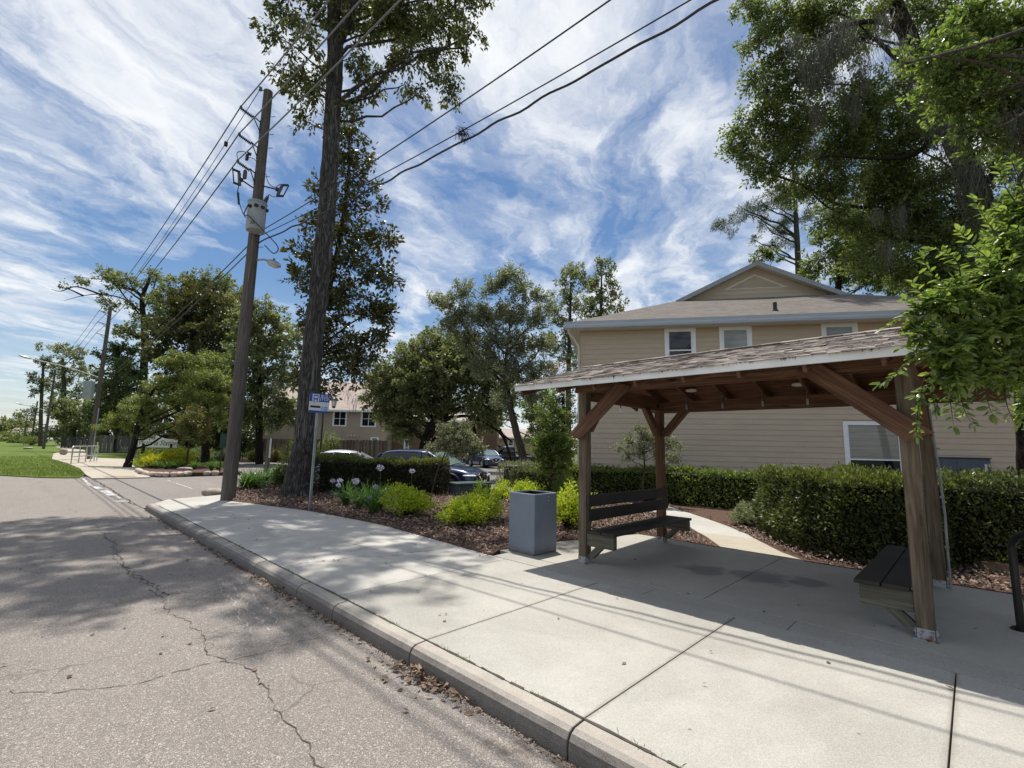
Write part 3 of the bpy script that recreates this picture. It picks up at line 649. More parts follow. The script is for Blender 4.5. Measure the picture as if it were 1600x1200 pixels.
# shingles: every tab modelled, curled and uneven
r = random.Random(21); mb = MB()
def tabs(side):
    ys, ye = (EY0-.05, RY) if side == 0 else (EY1+.05, RY)
    L = math.hypot(ye-ys, sl*(abs(ye-ys))); n = int(L/.125)
    dy = (ye-ys)/n
    for i in range(n):
        x = EX0-.04-r.uniform(0, .25)
        while x < EX1+.04:
            w = r.uniform(.10, .22); xa, xb = max(x, EX0-.04), min(x+w-.006, EX1+.04); x += w
            if xb-xa < .03: continue
            y0 = ys+dy*i+r.uniform(-.012, .012)*(1 if side == 0 else -1); y1 = ys+dy*(i+1)+dy*.25
            lift = .009+abs(r.gauss(0, .002)); c1, c2 = abs(r.gauss(0, .004)), abs(r.gauss(0, .004)); t = r.choice((.006, .008, .010))
            zl = lambda y: ZE+sl*abs(y-(EY0 if side == 0 else EY1))*(1 if (y > EY0 if side == 0 else y < EY1) else -1)
            za, zb = zl(y0)+lift, zl(y1)+.004
            mb.hexa([(xa,y0,za+c1-t),(xb,y0,za+c2-t),(xb,y1,zb-.004),(xa,y1,zb-.004)], [(xa,y0,za+c1),(xb,y0,za+c2),(xb,y1,zb),(xa,y1,zb)])
tabs(0); tabs(1)
for i in range(24):
    x0 = EX0-.04+(EX1-EX0+.08)*i/24; x1 = x0+(EX1-EX0)/24*1.12; q = .012+.004*r.random()
    for s in (-1, 1): mb.hexa([(x0,RY,ZR+.002+q),(x1,RY,ZR+.002+q),(x1,RY+s*.13,ZR-.036+q),(x0,RY+s*.13,ZR-.036+q)], [(x0,RY,ZR+.014+q),(x1,RY,ZR+.014+q),(x1,RY+s*.13,ZR-.024+q),(x0,RY+s*.13,ZR-.024+q)])
mb.build('shingles', M['tab'], SH)
for px, py in ((1080, 611), (1248, 602)):
    d = ray(px, py); t = min((i*.01 for i in range(300, 1200) if 5.75 < (CAM+d*(i*.01)).y < 8.0), key=lambda k: abs((CAM+d*k).z-(rz((CAM+d*k).y)-.06)))
    p = CAM+d*t
    mb = MB(); mb.lathe((p.x, p.y, p.z), [(.085, .03), (.095, .012), (.09, -.006), (.06, -.016)], 24); mb.build('ceiling_light', M['white_disc'], SH, smooth=True)
mb = MB(); xc, yc = XR+.10, YR-.06
mb.tube([(xc,yc,.002),(xc,yc,.4),(xc+.01,yc,.9),(xc-.005,yc,1.45),(xc-.03,yc,1.9),(xc-.04,yc,2.28)], .014, 8)
for z in (.5, 1.1, 1.7): mb.box((xc,yc,z), (.045,.03,.025))
mb.build('conduit', M['conduit'], SH, smooth=True)
# ---- benches
def bench(x, s, label, nm):
    if s < 0: dz, pw = -.035, .198
    else: dz, pw = 0, .218
    B = thing('bench', (x+s*.3, (YF+YR)/2, 0), label, 'bench', 'plank benches built between the shelter posts')
    y0, y1 = YF-.08, YR+.04
    for k in range(2):
        c = x+s*(PW/2+.02+pw/2+k*(pw+.014))
        timber('seat_plank', (c, y0, .445+dz), (c, y1, .445+dz), pw, .038, 'plank', B, bevel=.006)
    for zc_ in (.665, .865) if s > 0 else ():
        timber('back_plank', (x+s*(PW/2+.024), YF-PW/2+.01, zc_), (x+s*(PW/2+.024), YR+PW/2-.01, zc_), .038, .165, 'plank', B, bevel=.006)
    for y in (YF, YR):
        q = timber('support_beam', (x+s*(PW/2+.002), y+.0, .336+dz), (x+s*(PW/2+pw*2), y+.0, .336+dz), .088, .18, 'greywood', B)
        timber('strut', (x+s*(PW/2+.03), y, .085), (x+s*(PW/2+.24), y, .285), .075, .085, 'greywood', B, cut=(-.07, -.08))
    return B
bench(XL, 1, 'dark plank bench with slatted back by the shelter post nearest the grey bin', 'a')
bench(XR, -1, 'dark plank bench end seen beside the big hedge and the nearest shelter post', 'b')
# ---- bin
BN = thing('trash_bin', (-5.08, 5.75, 0), 'square open-topped blue-grey litter bin standing beside the shelter', 'trash bin')
cb = Vector((-5.085, 5.76, 0)); hw = .27
mb = MB(); zt = .905
def frustum(mb, c, h0, h1, z0, z1): mb.hexa([(c.x-h0,c.y-h0,z0),(c.x+h0,c.y-h0,z0),(c.x+h0,c.y+h0,z0),(c.x-h0,c.y+h0,z0)], [(c.x-h1,c.y-h1,z1),(c.x+h1,c.y-h1,z1),(c.x+h1,c.y+h1,z1),(c.x-h1,c.y+h1,z1)])
for sx, sy in ((1,0),(-1,0),(0,1),(0,-1)):
    a = hw; t = .03
    if sx: mb.hexa([(cb.x+sx*a-(t if sx>0 else 0),cb.y-a,.004),(cb.x+sx*a+(t if sx<0 else 0),cb.y-a,.004),(cb.x+sx*a+(t if sx<0 else 0),cb.y+a,.004),(cb.x+sx*a-(t if sx>0 else 0),cb.y+a,.004)], [(cb.x+sx*a-(t if sx>0 else 0),cb.y-a,zt),(cb.x+sx*a+(t if sx<0 else 0),cb.y-a,zt),(cb.x+sx*a+(t if sx<0 else 0),cb.y+a,zt),(cb.x+sx*a-(t if sx>0 else 0),cb.y+a,zt)])
mb = MB()
o_, i_ = hw, hw-.03
ring = lambda h, z: [(cb.x-h,cb.y-h,z),(cb.x+h,cb.y-h,z),(cb.x+h,cb.y+h,z),(cb.x-h,cb.y+h,z)]
mb.add(ring(o_,.004)+ring(o_,zt)+ring(i_,zt)+ring(i_,.12), [(3,2,1,0)]+[(a*4+k, a*4+(k+1)%4, a*4+4+(k+1)%4, a*4+4+k) for a in range(3) for k in range(4)]+[(12,13,14,15)])
ob = mb.build('body', M['bin'], BN, bevel=.014)
mb = MB(); mb.add(ring(i_-.006,zt-.012)+ring(i_-.006,.13), [(k,(k+1)%4,4+(k+1)%4,4+k) for k in range(4)]+[(4,5,6,7)]); mb.build('liner', M['bin_in'], BN)
mb = MB()
for y, z in ((cb.y+.06, .80), (cb.y+.06, .845)): mb.lathe((cb.x+hw, y, z), [(.016,0),(.015,.006),(.008,.012)], 10, (1,0,0))
mb.build('lock', M['galv'], ob, smooth=True)
# ---- bike rack, partly in frame
BR = thing('bike_rack', (.36, 6.55, 0), 'black tube bike rack hoop standing under the shelter roof edge', 'bike rack')
a, b = Vector((.195, 6.72, 0)), Vector((.56, 6.32, 0)); d = b-a
pts = [a+Vector((0,0,.01)), a+Vector((0,0,.55)), a+Vector((0,0,.75))]
for k in range(1, 8): t = k/8; pts.append(a+d*(.5-.5*math.cos(math.pi*t))+Vector((0,0,.75+.17*math.sin(math.pi*t))))
pts += [b+Vector((0,0,.75)), b+Vector((0,0,.01))]
mb = MB(); mb.tube(pts, .032, 14); hp = mb.build('hoop', M['black'], BR, smooth=True)
for p in (a, b):
    mb = MB(); mb.lathe(p+Vector((0,0,.003)), [(.075,0),(.075,.008),(.04,.010),(.04,.03)], 20)
    for k in range(3): q = 2*math.pi*k/3+.4; mb.lathe(p+Vector((math.cos(q)*.057,math.sin(q)*.057,.011)), [(.012,0),(.012,.008),(.006,.012)], 8)
    mb.build('foot_flange', M['black'], BR, smooth=True)
# ---------------------------------------------------------------- survey helpers on vertical planes
def onX(px, py, X): d = ray(px, py); return CAM + d*(X/d.x)
def onY(px, py, Y): d = ray(px, py); return CAM + d*(Y/d.y)
def text(name, s, size, origin, xd, yd, m, parent, align='CENTER', shear=0.0, extrude=.0015, sx=1.0):
    cu = bpy.data.curves.new(name, 'FONT'); cu.body = s; cu.size = size; cu.align_x = align; cu.align_y = 'CENTER'; cu.extrude = extrude; cu.shear = shear; cu.resolution_u = 3
    t = bpy.data.objects.new(name, cu); COL.objects.link(t); bpy.context.view_layer.update()
    me = bpy.data.meshes.new_from_object(t.evaluated_get(bpy.context.evaluated_depsgraph_get()))
    bpy.data.objects.remove(t); me.materials.clear()
    o = link(name, me, M[m]); xd, yd = Vector(xd).normalized(), Vector(yd).normalized()
    mt = Matrix((xd*sx, yd, xd.cross(yd))).transposed().to_4x4(); mt.translation = Vector(origin); o.matrix_basis = mt
    setparent(o, parent); return o
def curve_pts(pts, n=8):
    P = [Vector(p) for p in pts]; P = [P[0]*2-P[1]]+P+[P[-1]*2-P[-2]]; out = []
    for i in range(1, len(P)-2):
        for k in range(n):
            t = k/n; a, b, c, d = P[i-1:i+3]
            out.append(.5*((2*b)+(c-a)*t+(2*a-5*b+4*c-d)*t*t+(3*b-a-3*c+d)*t**3))
    return out+[P[-2]]
# ---------------------------------------------------------------- near utility pole
PB = G(356, 781); PB.z = -.05; PTOP = 12.45
UP = thing('utility_pole', (PB.x, PB.y, 0), 'tall wooden utility pole with a grey transformer and one street lamp beside the sidewalk', 'utility pole', 'utility poles along the road')
mb = MB(); hs = [-.2, .3, 2, 4, 6, 8, 10, 12, PTOP]
mb.tube([(PB.x+.01*math.sin(h), PB.y, h) for h in hs], [.185-.0045*max(h, 0) for h in hs], 20); pole_o = mb.build('pole', M['pole'], UP, smooth=True)
def prad(h): return .185-.0045*h
pc = lambda h: Vector((PB.x+.01*math.sin(h), PB.y, h))
TIPS = []
for (px, py) in ((376, 169), (373.5, 211), (371, 253)):
    tip = onX(px, py, PB.x+.05); TIPS.append(tip)
    base = pc(tip.z-.12); d = (tip-base); d.z = 0; d.normalize()
    mb = MB(); mb.tube([base+d*prad(base.z)*.95, tip-d*.34+Vector((0,0,-.03))], .018, 8)
    mb.tube([base+d*prad(base.z)*.95+Vector((0,0,-.30)), tip-d*.36+Vector((0,0,-.05))], .016, 8)
    mb.box(base+d*prad(base.z)*.97+Vector((0,0,-.15)), (.07,.03,.42))
    br = mb.build('insulator_bracket', M['iron'], UP, smooth=True)
    ax = (tip-(base+d*.2)).normalized(); L = .36; pr = []
    for k in range(8):
        h = k/8*L; pr += [(.026, h), (.055, h+.012), (.055, h+.018), (.026, h+.03)]
    mb = MB(); mb.lathe(tip-ax*L, pr+[(.02, L+.02)], 12, ax); mb.box(tip+Vector((0,0,.03)), (.10,.05,.06)); mb.build('insulator', M['porcelain'], br)
for h in (7.35, 7.75, 9.6, 10.55, 11.0, 11.6):
    mb = MB(); mb.tube([pc(h)+Vector((.12,.12,0)), pc(h)+Vector((.21,.21,.005))], .010, 6); mb.build('pole_bolt', M['iron'], pole_o)
# small neutral spool at the top
nt_ = onX(407, 139, PB.x+.02); mb = MB(); mb.tube([pc(nt_.z), nt_], .014, 6); mb.lathe(nt_-Vector((0,0,.05)), [(.05,0),(.035,.05),(.05,.10)], 10); mb.build('neutral_spool', M['porcelain'], UP)
# transformer
tz0, tz1 = onX(412, 364, PB.x+.36).z, onX(412, 322, PB.x+.36).z
tc = Vector((PB.x+.36, PB.y-.09, 0)); R_ = .25
mb = MB(); mb.lathe((tc.x, tc.y, tz0), [(R_*.93,-.03),(R_,0.02),(R_,tz1-tz0-.02),(R_*1.05,tz1-tz0-.015),(R_*1.05,tz1-tz0+.03),(R_*.6,tz1-tz0+.07)], 28)
tf = mb.build('transformer', M['trafo'], UP, smooth=True)
mb = MB(); mb.box((PB.x+.14, PB.y-.04, tz1-.15), (.16,.12,.06)); mb.box((PB.x+.14, PB.y-.04, tz0+.18), (.16,.12,.06)); mb.build('mounting_lug', M['trafo'], tf)
bt = tc+Vector((.10,.14,tz1+.03)); pr = [(.05,0)]
for k in range(5): pr += [(.075-.006*k, .03+.05*k), (.05-.006*k, .05+.05*k)]
mb = MB(); mb.lathe(bt, pr+[(.015,.30)], 14, (.25,.3,1)); mb.build('bushing', M['porcelain'], tf)
mb = MB()
for q in (.2, .9, 1.6): mb.box((tc.x+math.cos(q-.6)*R_, tc.y+math.sin(q-.6)*R_, tz1-.17), (.10,.10,.07))
mb.lathe((tc.x+.13, tc.y-R_*.86, tz1-.2), [(.05,-.02),(.05,.05),(.02,.08)], 10, (.4,-.9,0)); mb.build('terminal', M['iron'], tf)
fd = Vector((.69,-.72,0)).normalized(); xd = Vector((-fd.y, fd.x, 0))
text('number', '25', .13, tc+fd*(R_+.002)+xd*.05+Vector((0,0,tz0+.12)), xd, (0,0,1), 'sign_black', tf)
# fused cutouts
def cutout(arm0, arm1, tilt):
    mb = MB(); mb.tube([arm0, arm1], .022, 8); mb.box(arm1, (.09,.09,.09)); a = mb.build('cutout_arm', M['iron'], UP)
    up = Vector(tilt).normalized(); c = arm1+Vector((0,-.05,0)) if tilt[1] < 0 else arm1+Vector((.04,.06,0)); s = up.orthogonal().normalized()
    out = (arm1-arm0).normalized()
    mb = MB(); mb.tube([c-up*.18, c+up*.18], [.045,.045], 10); mb.build('cutout_body', M['porcelain'], a, smooth=True)
    mb = MB(); mb.box(c+up*.19+out*.08, (.2,.05,.05), Matrix.Rotation(math.atan2(out.y,out.x),3,'Z')); mb.box(c-up*.19+out*.08, (.2,.05,.05), Matrix.Rotation(math.atan2(out.y,out.x),3,'Z')); mb.tube([c-up*.2+out*.17, c+up*.21+out*.19], .017, 8); mb.build('fuse_tube', M['iron'], a)
    return c
arL = onX(377, 281, PB.x+.02); cL = cutout(pc(arL.z-.10)+Vector((0,-.15,0)), arL, (0.1,-.15,1))
arR = pc(onX(420,297,PB.x).z)+Vector((.40,.40,-.09)); cR = cutout(pc(arR.z+.10)+Vector((.1,.1,0)), arR, (.22,.25,1))
mb = MB(); p = arL+Vector((0,.08,.20)); mb.lathe(p, [(.03,-.14),(.055,-.10),(.055,.10),(.03,.15)], 12); mb.build('surge_arrester', M['porcelain'], UP, smooth=True)
mb = MB(); p = onX(386, 246, PB.x+.05); mb.box(p, (.10,.07,.16)); mb.box(p+Vector((0,.05,.14)), (.08,.10,.06)); mb.build('line_clamp', M['iron'], UP)
mb = MB()
def drip(pts, r=.011):
    mb = MB(); mb.tube(curve_pts(pts, 6), r, 6); mb.build('jumper_wire', M['wire'], UP, smooth=True)
drip([TIPS[2]+Vector((0,.02,.03)), TIPS[2]+Vector((0,-.03,.28)), TIPS[2]+Vector((0,.16,.40)), onX(386,246,PB.x+.05)])
drip([onX(388,246,PB.x+.05), onX(396,248,PB.x+.05), pc(onX(405,256,PB.x).z)+Vector((.05,-.12,0))])
drip([cL+Vector((0,0,-.2)), cL+Vector((0,0,-.55)), cL+Vector((.1,.2,-1.1)), tc+Vector((-.25,-.1,tz0+.45))], .013)
mb.tube([cL+Vector((0,0,-.42)), cL+Vector((.02,.05,-.78))], .03, 8)
drip([cR+Vector((0,0,-.2)), cR+Vector((-.15,-.12,-.22)), bt+Vector((.07,.09,.30))])
drip([pc(cR.z+.5)+Vector((.12,.12,0)), pc(cR.z+.2)+Vector((.2,.2,0)), cR+Vector((-.12,-.12,.08)), cR+Vector((0,0,.2))])
drip([tc+Vector((.13,-.28,tz1-.2)), tc+Vector((.02,-.33,tz0+.35)), tc+Vector((.22,-.24,tz0+.26)), tc+Vector((.40,.1,tz0-.1)), tc+Vector((.65,.45,tz0-.55)), tc+Vector((.50,.40,tz0-.72)), tc+Vector((.15,.25,tz0-.42))], .016)
mb.build('cable_sleeve', M['wire'], UP, smooth=True)
# lamp on the pole
lz = onX(409, 411, PB.x).z; rt = Vector((.717,.697,0))
mb = MB(); mb.tube([pc(lz), pc(lz)+rt*.36+Vector((0,0,.03)), pc(lz)+rt*.52+Vector((0,0,-.01))], .028, 10); la = mb.build('lamp_arm', M['galv'], UP, smooth=True)
lc = pc(lz)+rt*.66+Vector((0,0,-.10)); R3 = Matrix((rt, Vector((-rt.y,rt.x,0)), Vector((0,0,1)))).transposed() @ Matrix.Rotation(rad(22),3,'Y')
def ellip(mb, c, d, R, n=14, z0=-1.0, z1=1.0):
    vs = []; fs = []; m_ = 7
    for i in range(m_+1):
        t = z0+(z1-z0)*i/m_; rr_ = math.sqrt(max(1-t*t, .0004))
        for k in range(n): q = 2*math.pi*k/n; vs.append(Vector(c)+R@Vector((d[0]*rr_*math.cos(q), d[1]*rr_*math.sin(q), d[2]*t)))
    for i in range(m_):
        for k in range(n): fs.append((i*n+k, i*n+(k+1)%n, (i+1)*n+(k+1)%n, (i+1)*n+k))
    fs += [tuple(range(n))[::-1], tuple(m_*n+k for k in range(n))]; mb.add(vs, fs)
mb = MB(); ellip(mb, lc, (.23,.13,.12), R3, z0=-.15); lh = mb.build('lamp_head', M['galv'], la, smooth=True)
mb = MB(); ellip(mb, lc+R3@Vector((0,0,-.02)), (.20,.11,.09), R3, z1=-.05); mb.build('lens', M['lampglass'], lh, smooth=True)
mb = MB(); mb.lathe(lc+Vector((0,0,.10)), [(.03,0),(.03,.06),(.015,.07)], 8); mb.build('photocell', M['iron'], lh)
# ---------------------------------------------------------------- far poles
def farpole(px, pyb, D, pyt, label, arm=None, cab=False, boxes=0, tips=True):
    b = GD(px, D, -.02); h = W(*pyt, D+1.5).z
    T = thing('utility_pole', (b.x, b.y, -.02), label, 'utility pole', 'utility poles along the road')
    mb = MB(); mb.tube([(b.x,b.y,-.3),(b.x,b.y,h*.5),(b.x,b.y,h)], [.19,.165,.135], 12); mb.build('pole', M['pole'], T, smooth=True)
    tp = []
    if tips:
        for k in range(3):
            z = h-.5-1.0*k; mb = MB(); mb.tube([(b.x,b.y,z-.15),(b.x,b.y-.72,z)], .03, 6); mb.tube([(b.x,b.y,z-.5),(b.x,b.y-.4,z-.1)], .02, 6); mb.build('insulator_bracket', M['iron'], T); tp.append(Vector((b.x, b.y-.72, z)))
    if arm:
        e = W(*arm[1], D-2.0); s = Vector((b.x, b.y, W(*arm[0], D).z)); mb = MB()
        mb.tube([s, s.lerp(e,.5)+Vector((0,0,.12)), e], .04, 8); a = mb.build('lamp_arm', M['alu'], T, smooth=True)
        d = (e-s).normalized(); R = Matrix((d, Vector((-d.y,d.x,0)).normalized(), d.cross(Vector((-d.y,d.x,0)).normalized()))).transposed()
        mb = MB(); ellip(mb, e+d*.3, (.42,.16,.09), R); mb.build('lamp_head', M['alu'], a, smooth=True)
    if cab:
        mb = MB(); c = W(138.5, 609, D-.4); mb.box((c.x, c.y, c.z), (.45,.62,1.45), Matrix.Rotation(rad(-30),3,'Z')); mb.build('equipment_cabinet', M['trafo'], T, bevel=.03)
        mb = MB(); q = Vector((b.x+.15, b.y+.14, 0)); mb.tube([q+Vector((0,0,0)), q+Vector((0,0,4.2))], .06, 8); mb.build('conduit', M['galv'], T, smooth=True)
    return b, h, tp
b2, h2, tp2 = farpole(140, 712, 40, (160, 478), 'wooden utility pole with a grey cabinet and long lamp arm behind the metal railing', ((144,588),(47,560)), True)
b3, h3, tp3 = farpole(68, 697, 72, (88, 578), 'far wooden utility pole with a lamp arm, next beyond the cabinet pole', ((78,643),(34,632)))
b4, h4, tp4 = farpole(48, 696, 100, (57, 627), 'distant thin utility pole with lamp arm, third along the lawn', ((51,661),(26,653)))
b5, h5, tp5 = farpole(36, 695, 125, (43, 651), 'most distant utility pole, short and thin beside far bushes', None)
# ---------------------------------------------------------------- wires
def cable(name, pts, r, m, label, group=None):
    mb = MB(); mb.tube(pts, r, 6, cap=True); o = mb.build(name, M[m], None, smooth=True); tag(o, label, 'power line', group); return o
def sag(a, b, s, n=28): return [Vector(a).lerp(Vector(b), i/n)+Vector((0,0,-4*s*(i/n)*(1-i/n))) for i in range(n+1)]
nm = ('highest', 'middle', 'lowest')
for k in range(3):
    a = TIPS[k]; e = Vector((30, a.y+.1, a.z+.1))
    cable('power_line', sag(a+Vector((0,0,.05)), e, 1.55), .017, 'wire_pale', f'{nm[k]} of the three pole-top wires running overhead toward the road on the near side', 'wires on the insulators')
    cable('power_line', sag(a+Vector((0,0,.05)), tp2[k], .55), .016, 'wire', f'{nm[k]} of three wires running from the transformer pole to the pole behind the railing', 'wires on the insulators')
    cable('power_line', sag(tp2[k], tp3[k], .5, 12), .016, 'wire', f'{nm[k]} of the three wires beyond the cabinet pole to the next pole', 'wires on the insulators')
cable('power_line', sag(nt_, tp2[0]+Vector((0,.4,-.1)), .6), .010, 'wire', 'thin wire from the pole top spool sloping down to the far pole')
mb = MB(); q = W(353, 225, 15.4); mb.box(q, (.10,.10,.16)); o = mb.build('wire_marker', M['wire'], None, bevel=.02); tag(o, 'small dark lump clamped on the thin pole-top wire', 'wire clamp')
def fitwire(p0, p1, p2, X1=26, n=40):
    xs_ = np.array([p0.x, p1.x, p2.x]); fy = np.polyfit(xs_, [p0.y, p1.y, p2.y], 1); fy[1] += p0.y-np.polyval(fy, p0.x); fz = np.polyfit(xs_, [p0.z, p1.z, p2.z], 2); fz[0] = max(fz[0], .002)
    fz = np.array([.0035, 0, 0]); k_ = np.polyfit(xs_, np.array([p0.z,p1.z,p2.z])-.0035*xs_**2, 1); fz[1:] = k_
    return [Vector((x, np.polyval(fy, x), np.polyval(fz, x))) for x in np.linspace(p0.x, X1, n)]
zA = onX(413, 369, PB.x+.1).z
LW = []
for nm_, dz, pa, pb, r_, m_, lab in (('A', .12, (600,245), (950,0), .013, 'wire', 'upper thin service wire crossing the sky from the transformer pole'), ('B', -.02, (600,275), (1075,0), .012, 'wire', 'middle service wire in the sky carrying a tuft of moss'), ('C', -.16, (600,296), (1110,0), .021, 'wire', 'lowest thick black service cable crossing the open sky')):
    k0 = {'A': .06, 'B': .10, 'C': .112}[nm_]
    def solve(px, py):
        d = ray(px, py)                      # meet the vertical plane through the pole at this wire's bearing
        t = (PB.y+.14+k0*(0-PB.x)-0)/(d.y-k0*d.x); return CAM+d*t
    pts = fitwire(pc(zA+dz)+Vector((.12,.12,0)), solve(*pa), solve(*pb))
    if nm_ == 'C': pts = [p+Vector((0, .012*math.sin(p.x*7), .018*math.sin(p.x*5.2))) for p in [pts[int(i)].lerp(pts[min(int(i)+1, len(pts)-1)], i-int(i)) for i in np.linspace(0, len(pts)-1, 260)]]
    LW.append(pts); cable('power_line', pts, r_, m_, lab, 'service wires from the transformer pole')
for k, (dz, lab) in enumerate(((.0, 'upper of the two low cables descending left from under the transformer'), (-.25, 'lower of the two low cables descending left from under the transformer'))):
    cable('power_line', sag(pc(onX(396,384,PB.x).z+dz)+Vector((-.15,-.1,0)), Vector((b2.x, b2.y-.2, W(152,598,40).z+dz)), .35), .016, 'wire', lab, 'low cables between poles')
# tuft of moss caught on the wire
c_ = min(LW[1], key=lambda p: (Vector(p)-W(727, 214, (p-CAM).dot(AX_F))).length)
c_ = min([LW[1][i].lerp(LW[1][i+1], t/20) for i in range(len(LW[1])-1) for t in range(20)], key=lambda p: (p-W(727, 214, (p-CAM).dot(AX_F))).length)
n = 260; P = np.array(c_)+RNG.normal(0, 1, (n, 3))*np.array([.06,.06,.05])-np.array([0,0,.06]); A = RNG.normal(0, .8, (n, 3))-np.array([0,0,.6])
o = leaves('moss_tuft', P, A, RNG.normal(0,1,(n,3)), RNG.uniform(.04,.16,n), RNG.uniform(.006,.014,n), M['bark_dark'], None); tag(o, 'scraggly tuft of moss caught on the wire high in the sky', 'moss')
# ---------------------------------------------------------------- bus stop sign
sx = -11.51; sb = G(485, 797)
BS = thing('bus_stop_sign', (sx, sb.y, 0), 'blue and white bus stop sign on a galvanised post at the sidewalk edge', 'bus stop sign')
tl, br_ = onX(484.3, 613.5, sx+.03), onX(513.5, 647, sx+.03); zt_, zb_ = onX(484.3, 613.5, sx+.03).z, onX(483.5, 644, sx+.03).z
y0, y1 = tl.y, br_.y; ym = (y0+y1)/2; sb.y = ym-.02
mb = MB()                                                  # U-channel post
for a, w_, o_ in ((0,.05,0), (-.024,.006,.014), (.024,.006,.014)): mb.box((sx-o_, sb.y+a, (zt_-.03)/2), (.006 if w_ == .05 else .03, w_, zt_-.03))
mb.build('post', M['galv'], BS)
mb = MB(); mb.box((sx+.026, ym, (zt_+zb_)/2), (.006, y1-y0, zt_-zb_)); sp_ = mb.build('sign_panel', M['sign_white'], BS, bevel=.002)
Hs, Ws = zt_-zb_, y1-y0
def strip(name, u0, u1, v0, v1, m, x=.0305, parent=sp_): mb = MB(); mb.box((sx+x, y0+Ws*(u0+u1)/2, zb_+Hs*(v0+v1)/2), (.002, Ws*(u1-u0), Hs*(v1-v0))); return mb.build(name, M[m], parent)
strip('blue_header', 0, 1, .57, 1, 'sign_blue'); strip('blue_footer', 0, 1, 0, .11, 'sign_blue')
strip('bus_icon_field', .14, .47, .59, .96, 'sign_white', .0325)
mb = MB()
def blk(u0,u1,v0,v1): mb.box((sx+.0345, y0+Ws*(u0+u1)/2, zb_+Hs*(v0+v1)/2), (.002, Ws*(u1-u0), Hs*(v1-v0)))
blk(.19,.42,.86,.92); blk(.19,.22,.64,.86); blk(.39,.42,.64,.86); blk(.22,.39,.70,.755); blk(.22,.39,.66,.685); blk(.20,.25,.60,.64); blk(.36,.41,.60,.64); mb.build('bus_icon', M['sign_blue'], sp_)
cy = lambda u: y0+Ws*u
text('lettering', 'BUS', Hs*.21, (sx+.033, cy(.73), zb_+Hs*.865), (0,1,0), (0,0,1), 'sign_white', sp_, sx=1.05)
text('lettering', 'STOP', Hs*.21, (sx+.033, cy(.73), zb_+Hs*.70), (0,1,0), (0,0,1), 'sign_white', sp_, sx=1.05)
strip('black_plate', .07, .56, .25, .355, 'sign_black'); strip('light_blue_patch', .58, .93, .13, .34, 'sign_lblue')
text('lettering', '21', Hs*.12, (sx+.033, cy(.25), zb_+Hs*.47), (0,1,0), (0,0,1), 'sign_grey', sp_)
text('lettering', '25', Hs*.12, (sx+.033, cy(.80), zb_+Hs*.46), (0,1,0), (0,0,1), 'sign_grey', sp_)
mb = MB()
for u, v, w_ in ((.84,.29,.07), (.80,.17,.05), (.88,.17,.05)): mb.box((sx+.033, cy(u), zb_+Hs*v), (.002, Ws*w_, Hs*.04))
mb.build('small_print', M['sign_blue'], sp_)
# ---------------------------------------------------------------- thin lamp standard
lb = GD(498, 27, -.02); lt = W(508, 612, 27.2).z
LP_ = thing('lamp_post', (lb.x, lb.y, 0), 'slim black lamp post with a lantern rising behind the bus stop sign', 'lamp post')
mb = MB(); mb.tube([(lb.x,lb.y,-.2),(lb.x,lb.y,.9),(lb.x,lb.y,.95),(lb.x,lb.y,lt)], [.10,.09,.055,.05], 12); mb.build('post', M['black'], LP_, smooth=True)
mb = MB(); lq = W(522, 629, 27.2); mb.tube([(lb.x,lb.y,lq.z+.3),(lq.x,lq.y,lq.z+.42)], .03, 8); la = mb.build('bracket', M['black'], LP_)
mb = MB(); mb.lathe((lq.x,lq.y,lq.z-.25), [(.05,0),(.12,.04),(.17,.36),(.06,.40)], 6); ln = mb.build('lantern', M['lampglass'], la)
mb = MB(); mb.lathe((lq.x,lq.y,lq.z+.11), [(.26,0),(.20,.10),(.08,.22),(.02,.3)], 12); mb.lathe((lq.x,lq.y,lq.z-.34), [(.02,0),(.10,.06),(.13,.10)], 8); mb.build('lantern_cap', M['black'], ln)
# ---------------------------------------------------------------- traffic signs seen edge-on
def edge_sign(px, D, top, ang, wd, ht, label, m='sign_green', pm='brownwood', pr=.05):
    b = GD(px, D, -.03); h = W(top[0], top[1], D).z
    T = thing('traffic_sign', (b.x, b.y, -.03), label, 'traffic sign'); mb = MB()
    mb.box((b.x,b.y,h/2-.1), (pr*2,pr*2,h+.2), Matrix.Rotation(ang,3,'Z')); mb.build('post', M[pm], T)
    R = Matrix.Rotation(ang,3,'Z'); n = R@Vector((0,-1,0)); mb = MB(); mb.box(Vector((b.x,b.y,h-ht/2-.02))+n*(pr+.006), (wd,.01,ht), R); mb.build('sign_panel', M[m], T); return T
edge_sign(415, 19.5, (417,684), rad(118), .09, .8, 'square timber post with a narrow pale sign seen edge-on behind lily clumps', 'sign_white', 'pole', .07)
edge_sign(343, 25, (349,677), rad(128), .50, .75, 'thin dark green sign on a slim leaning pole at the island edge', 'sign_green', 'iron', .025)
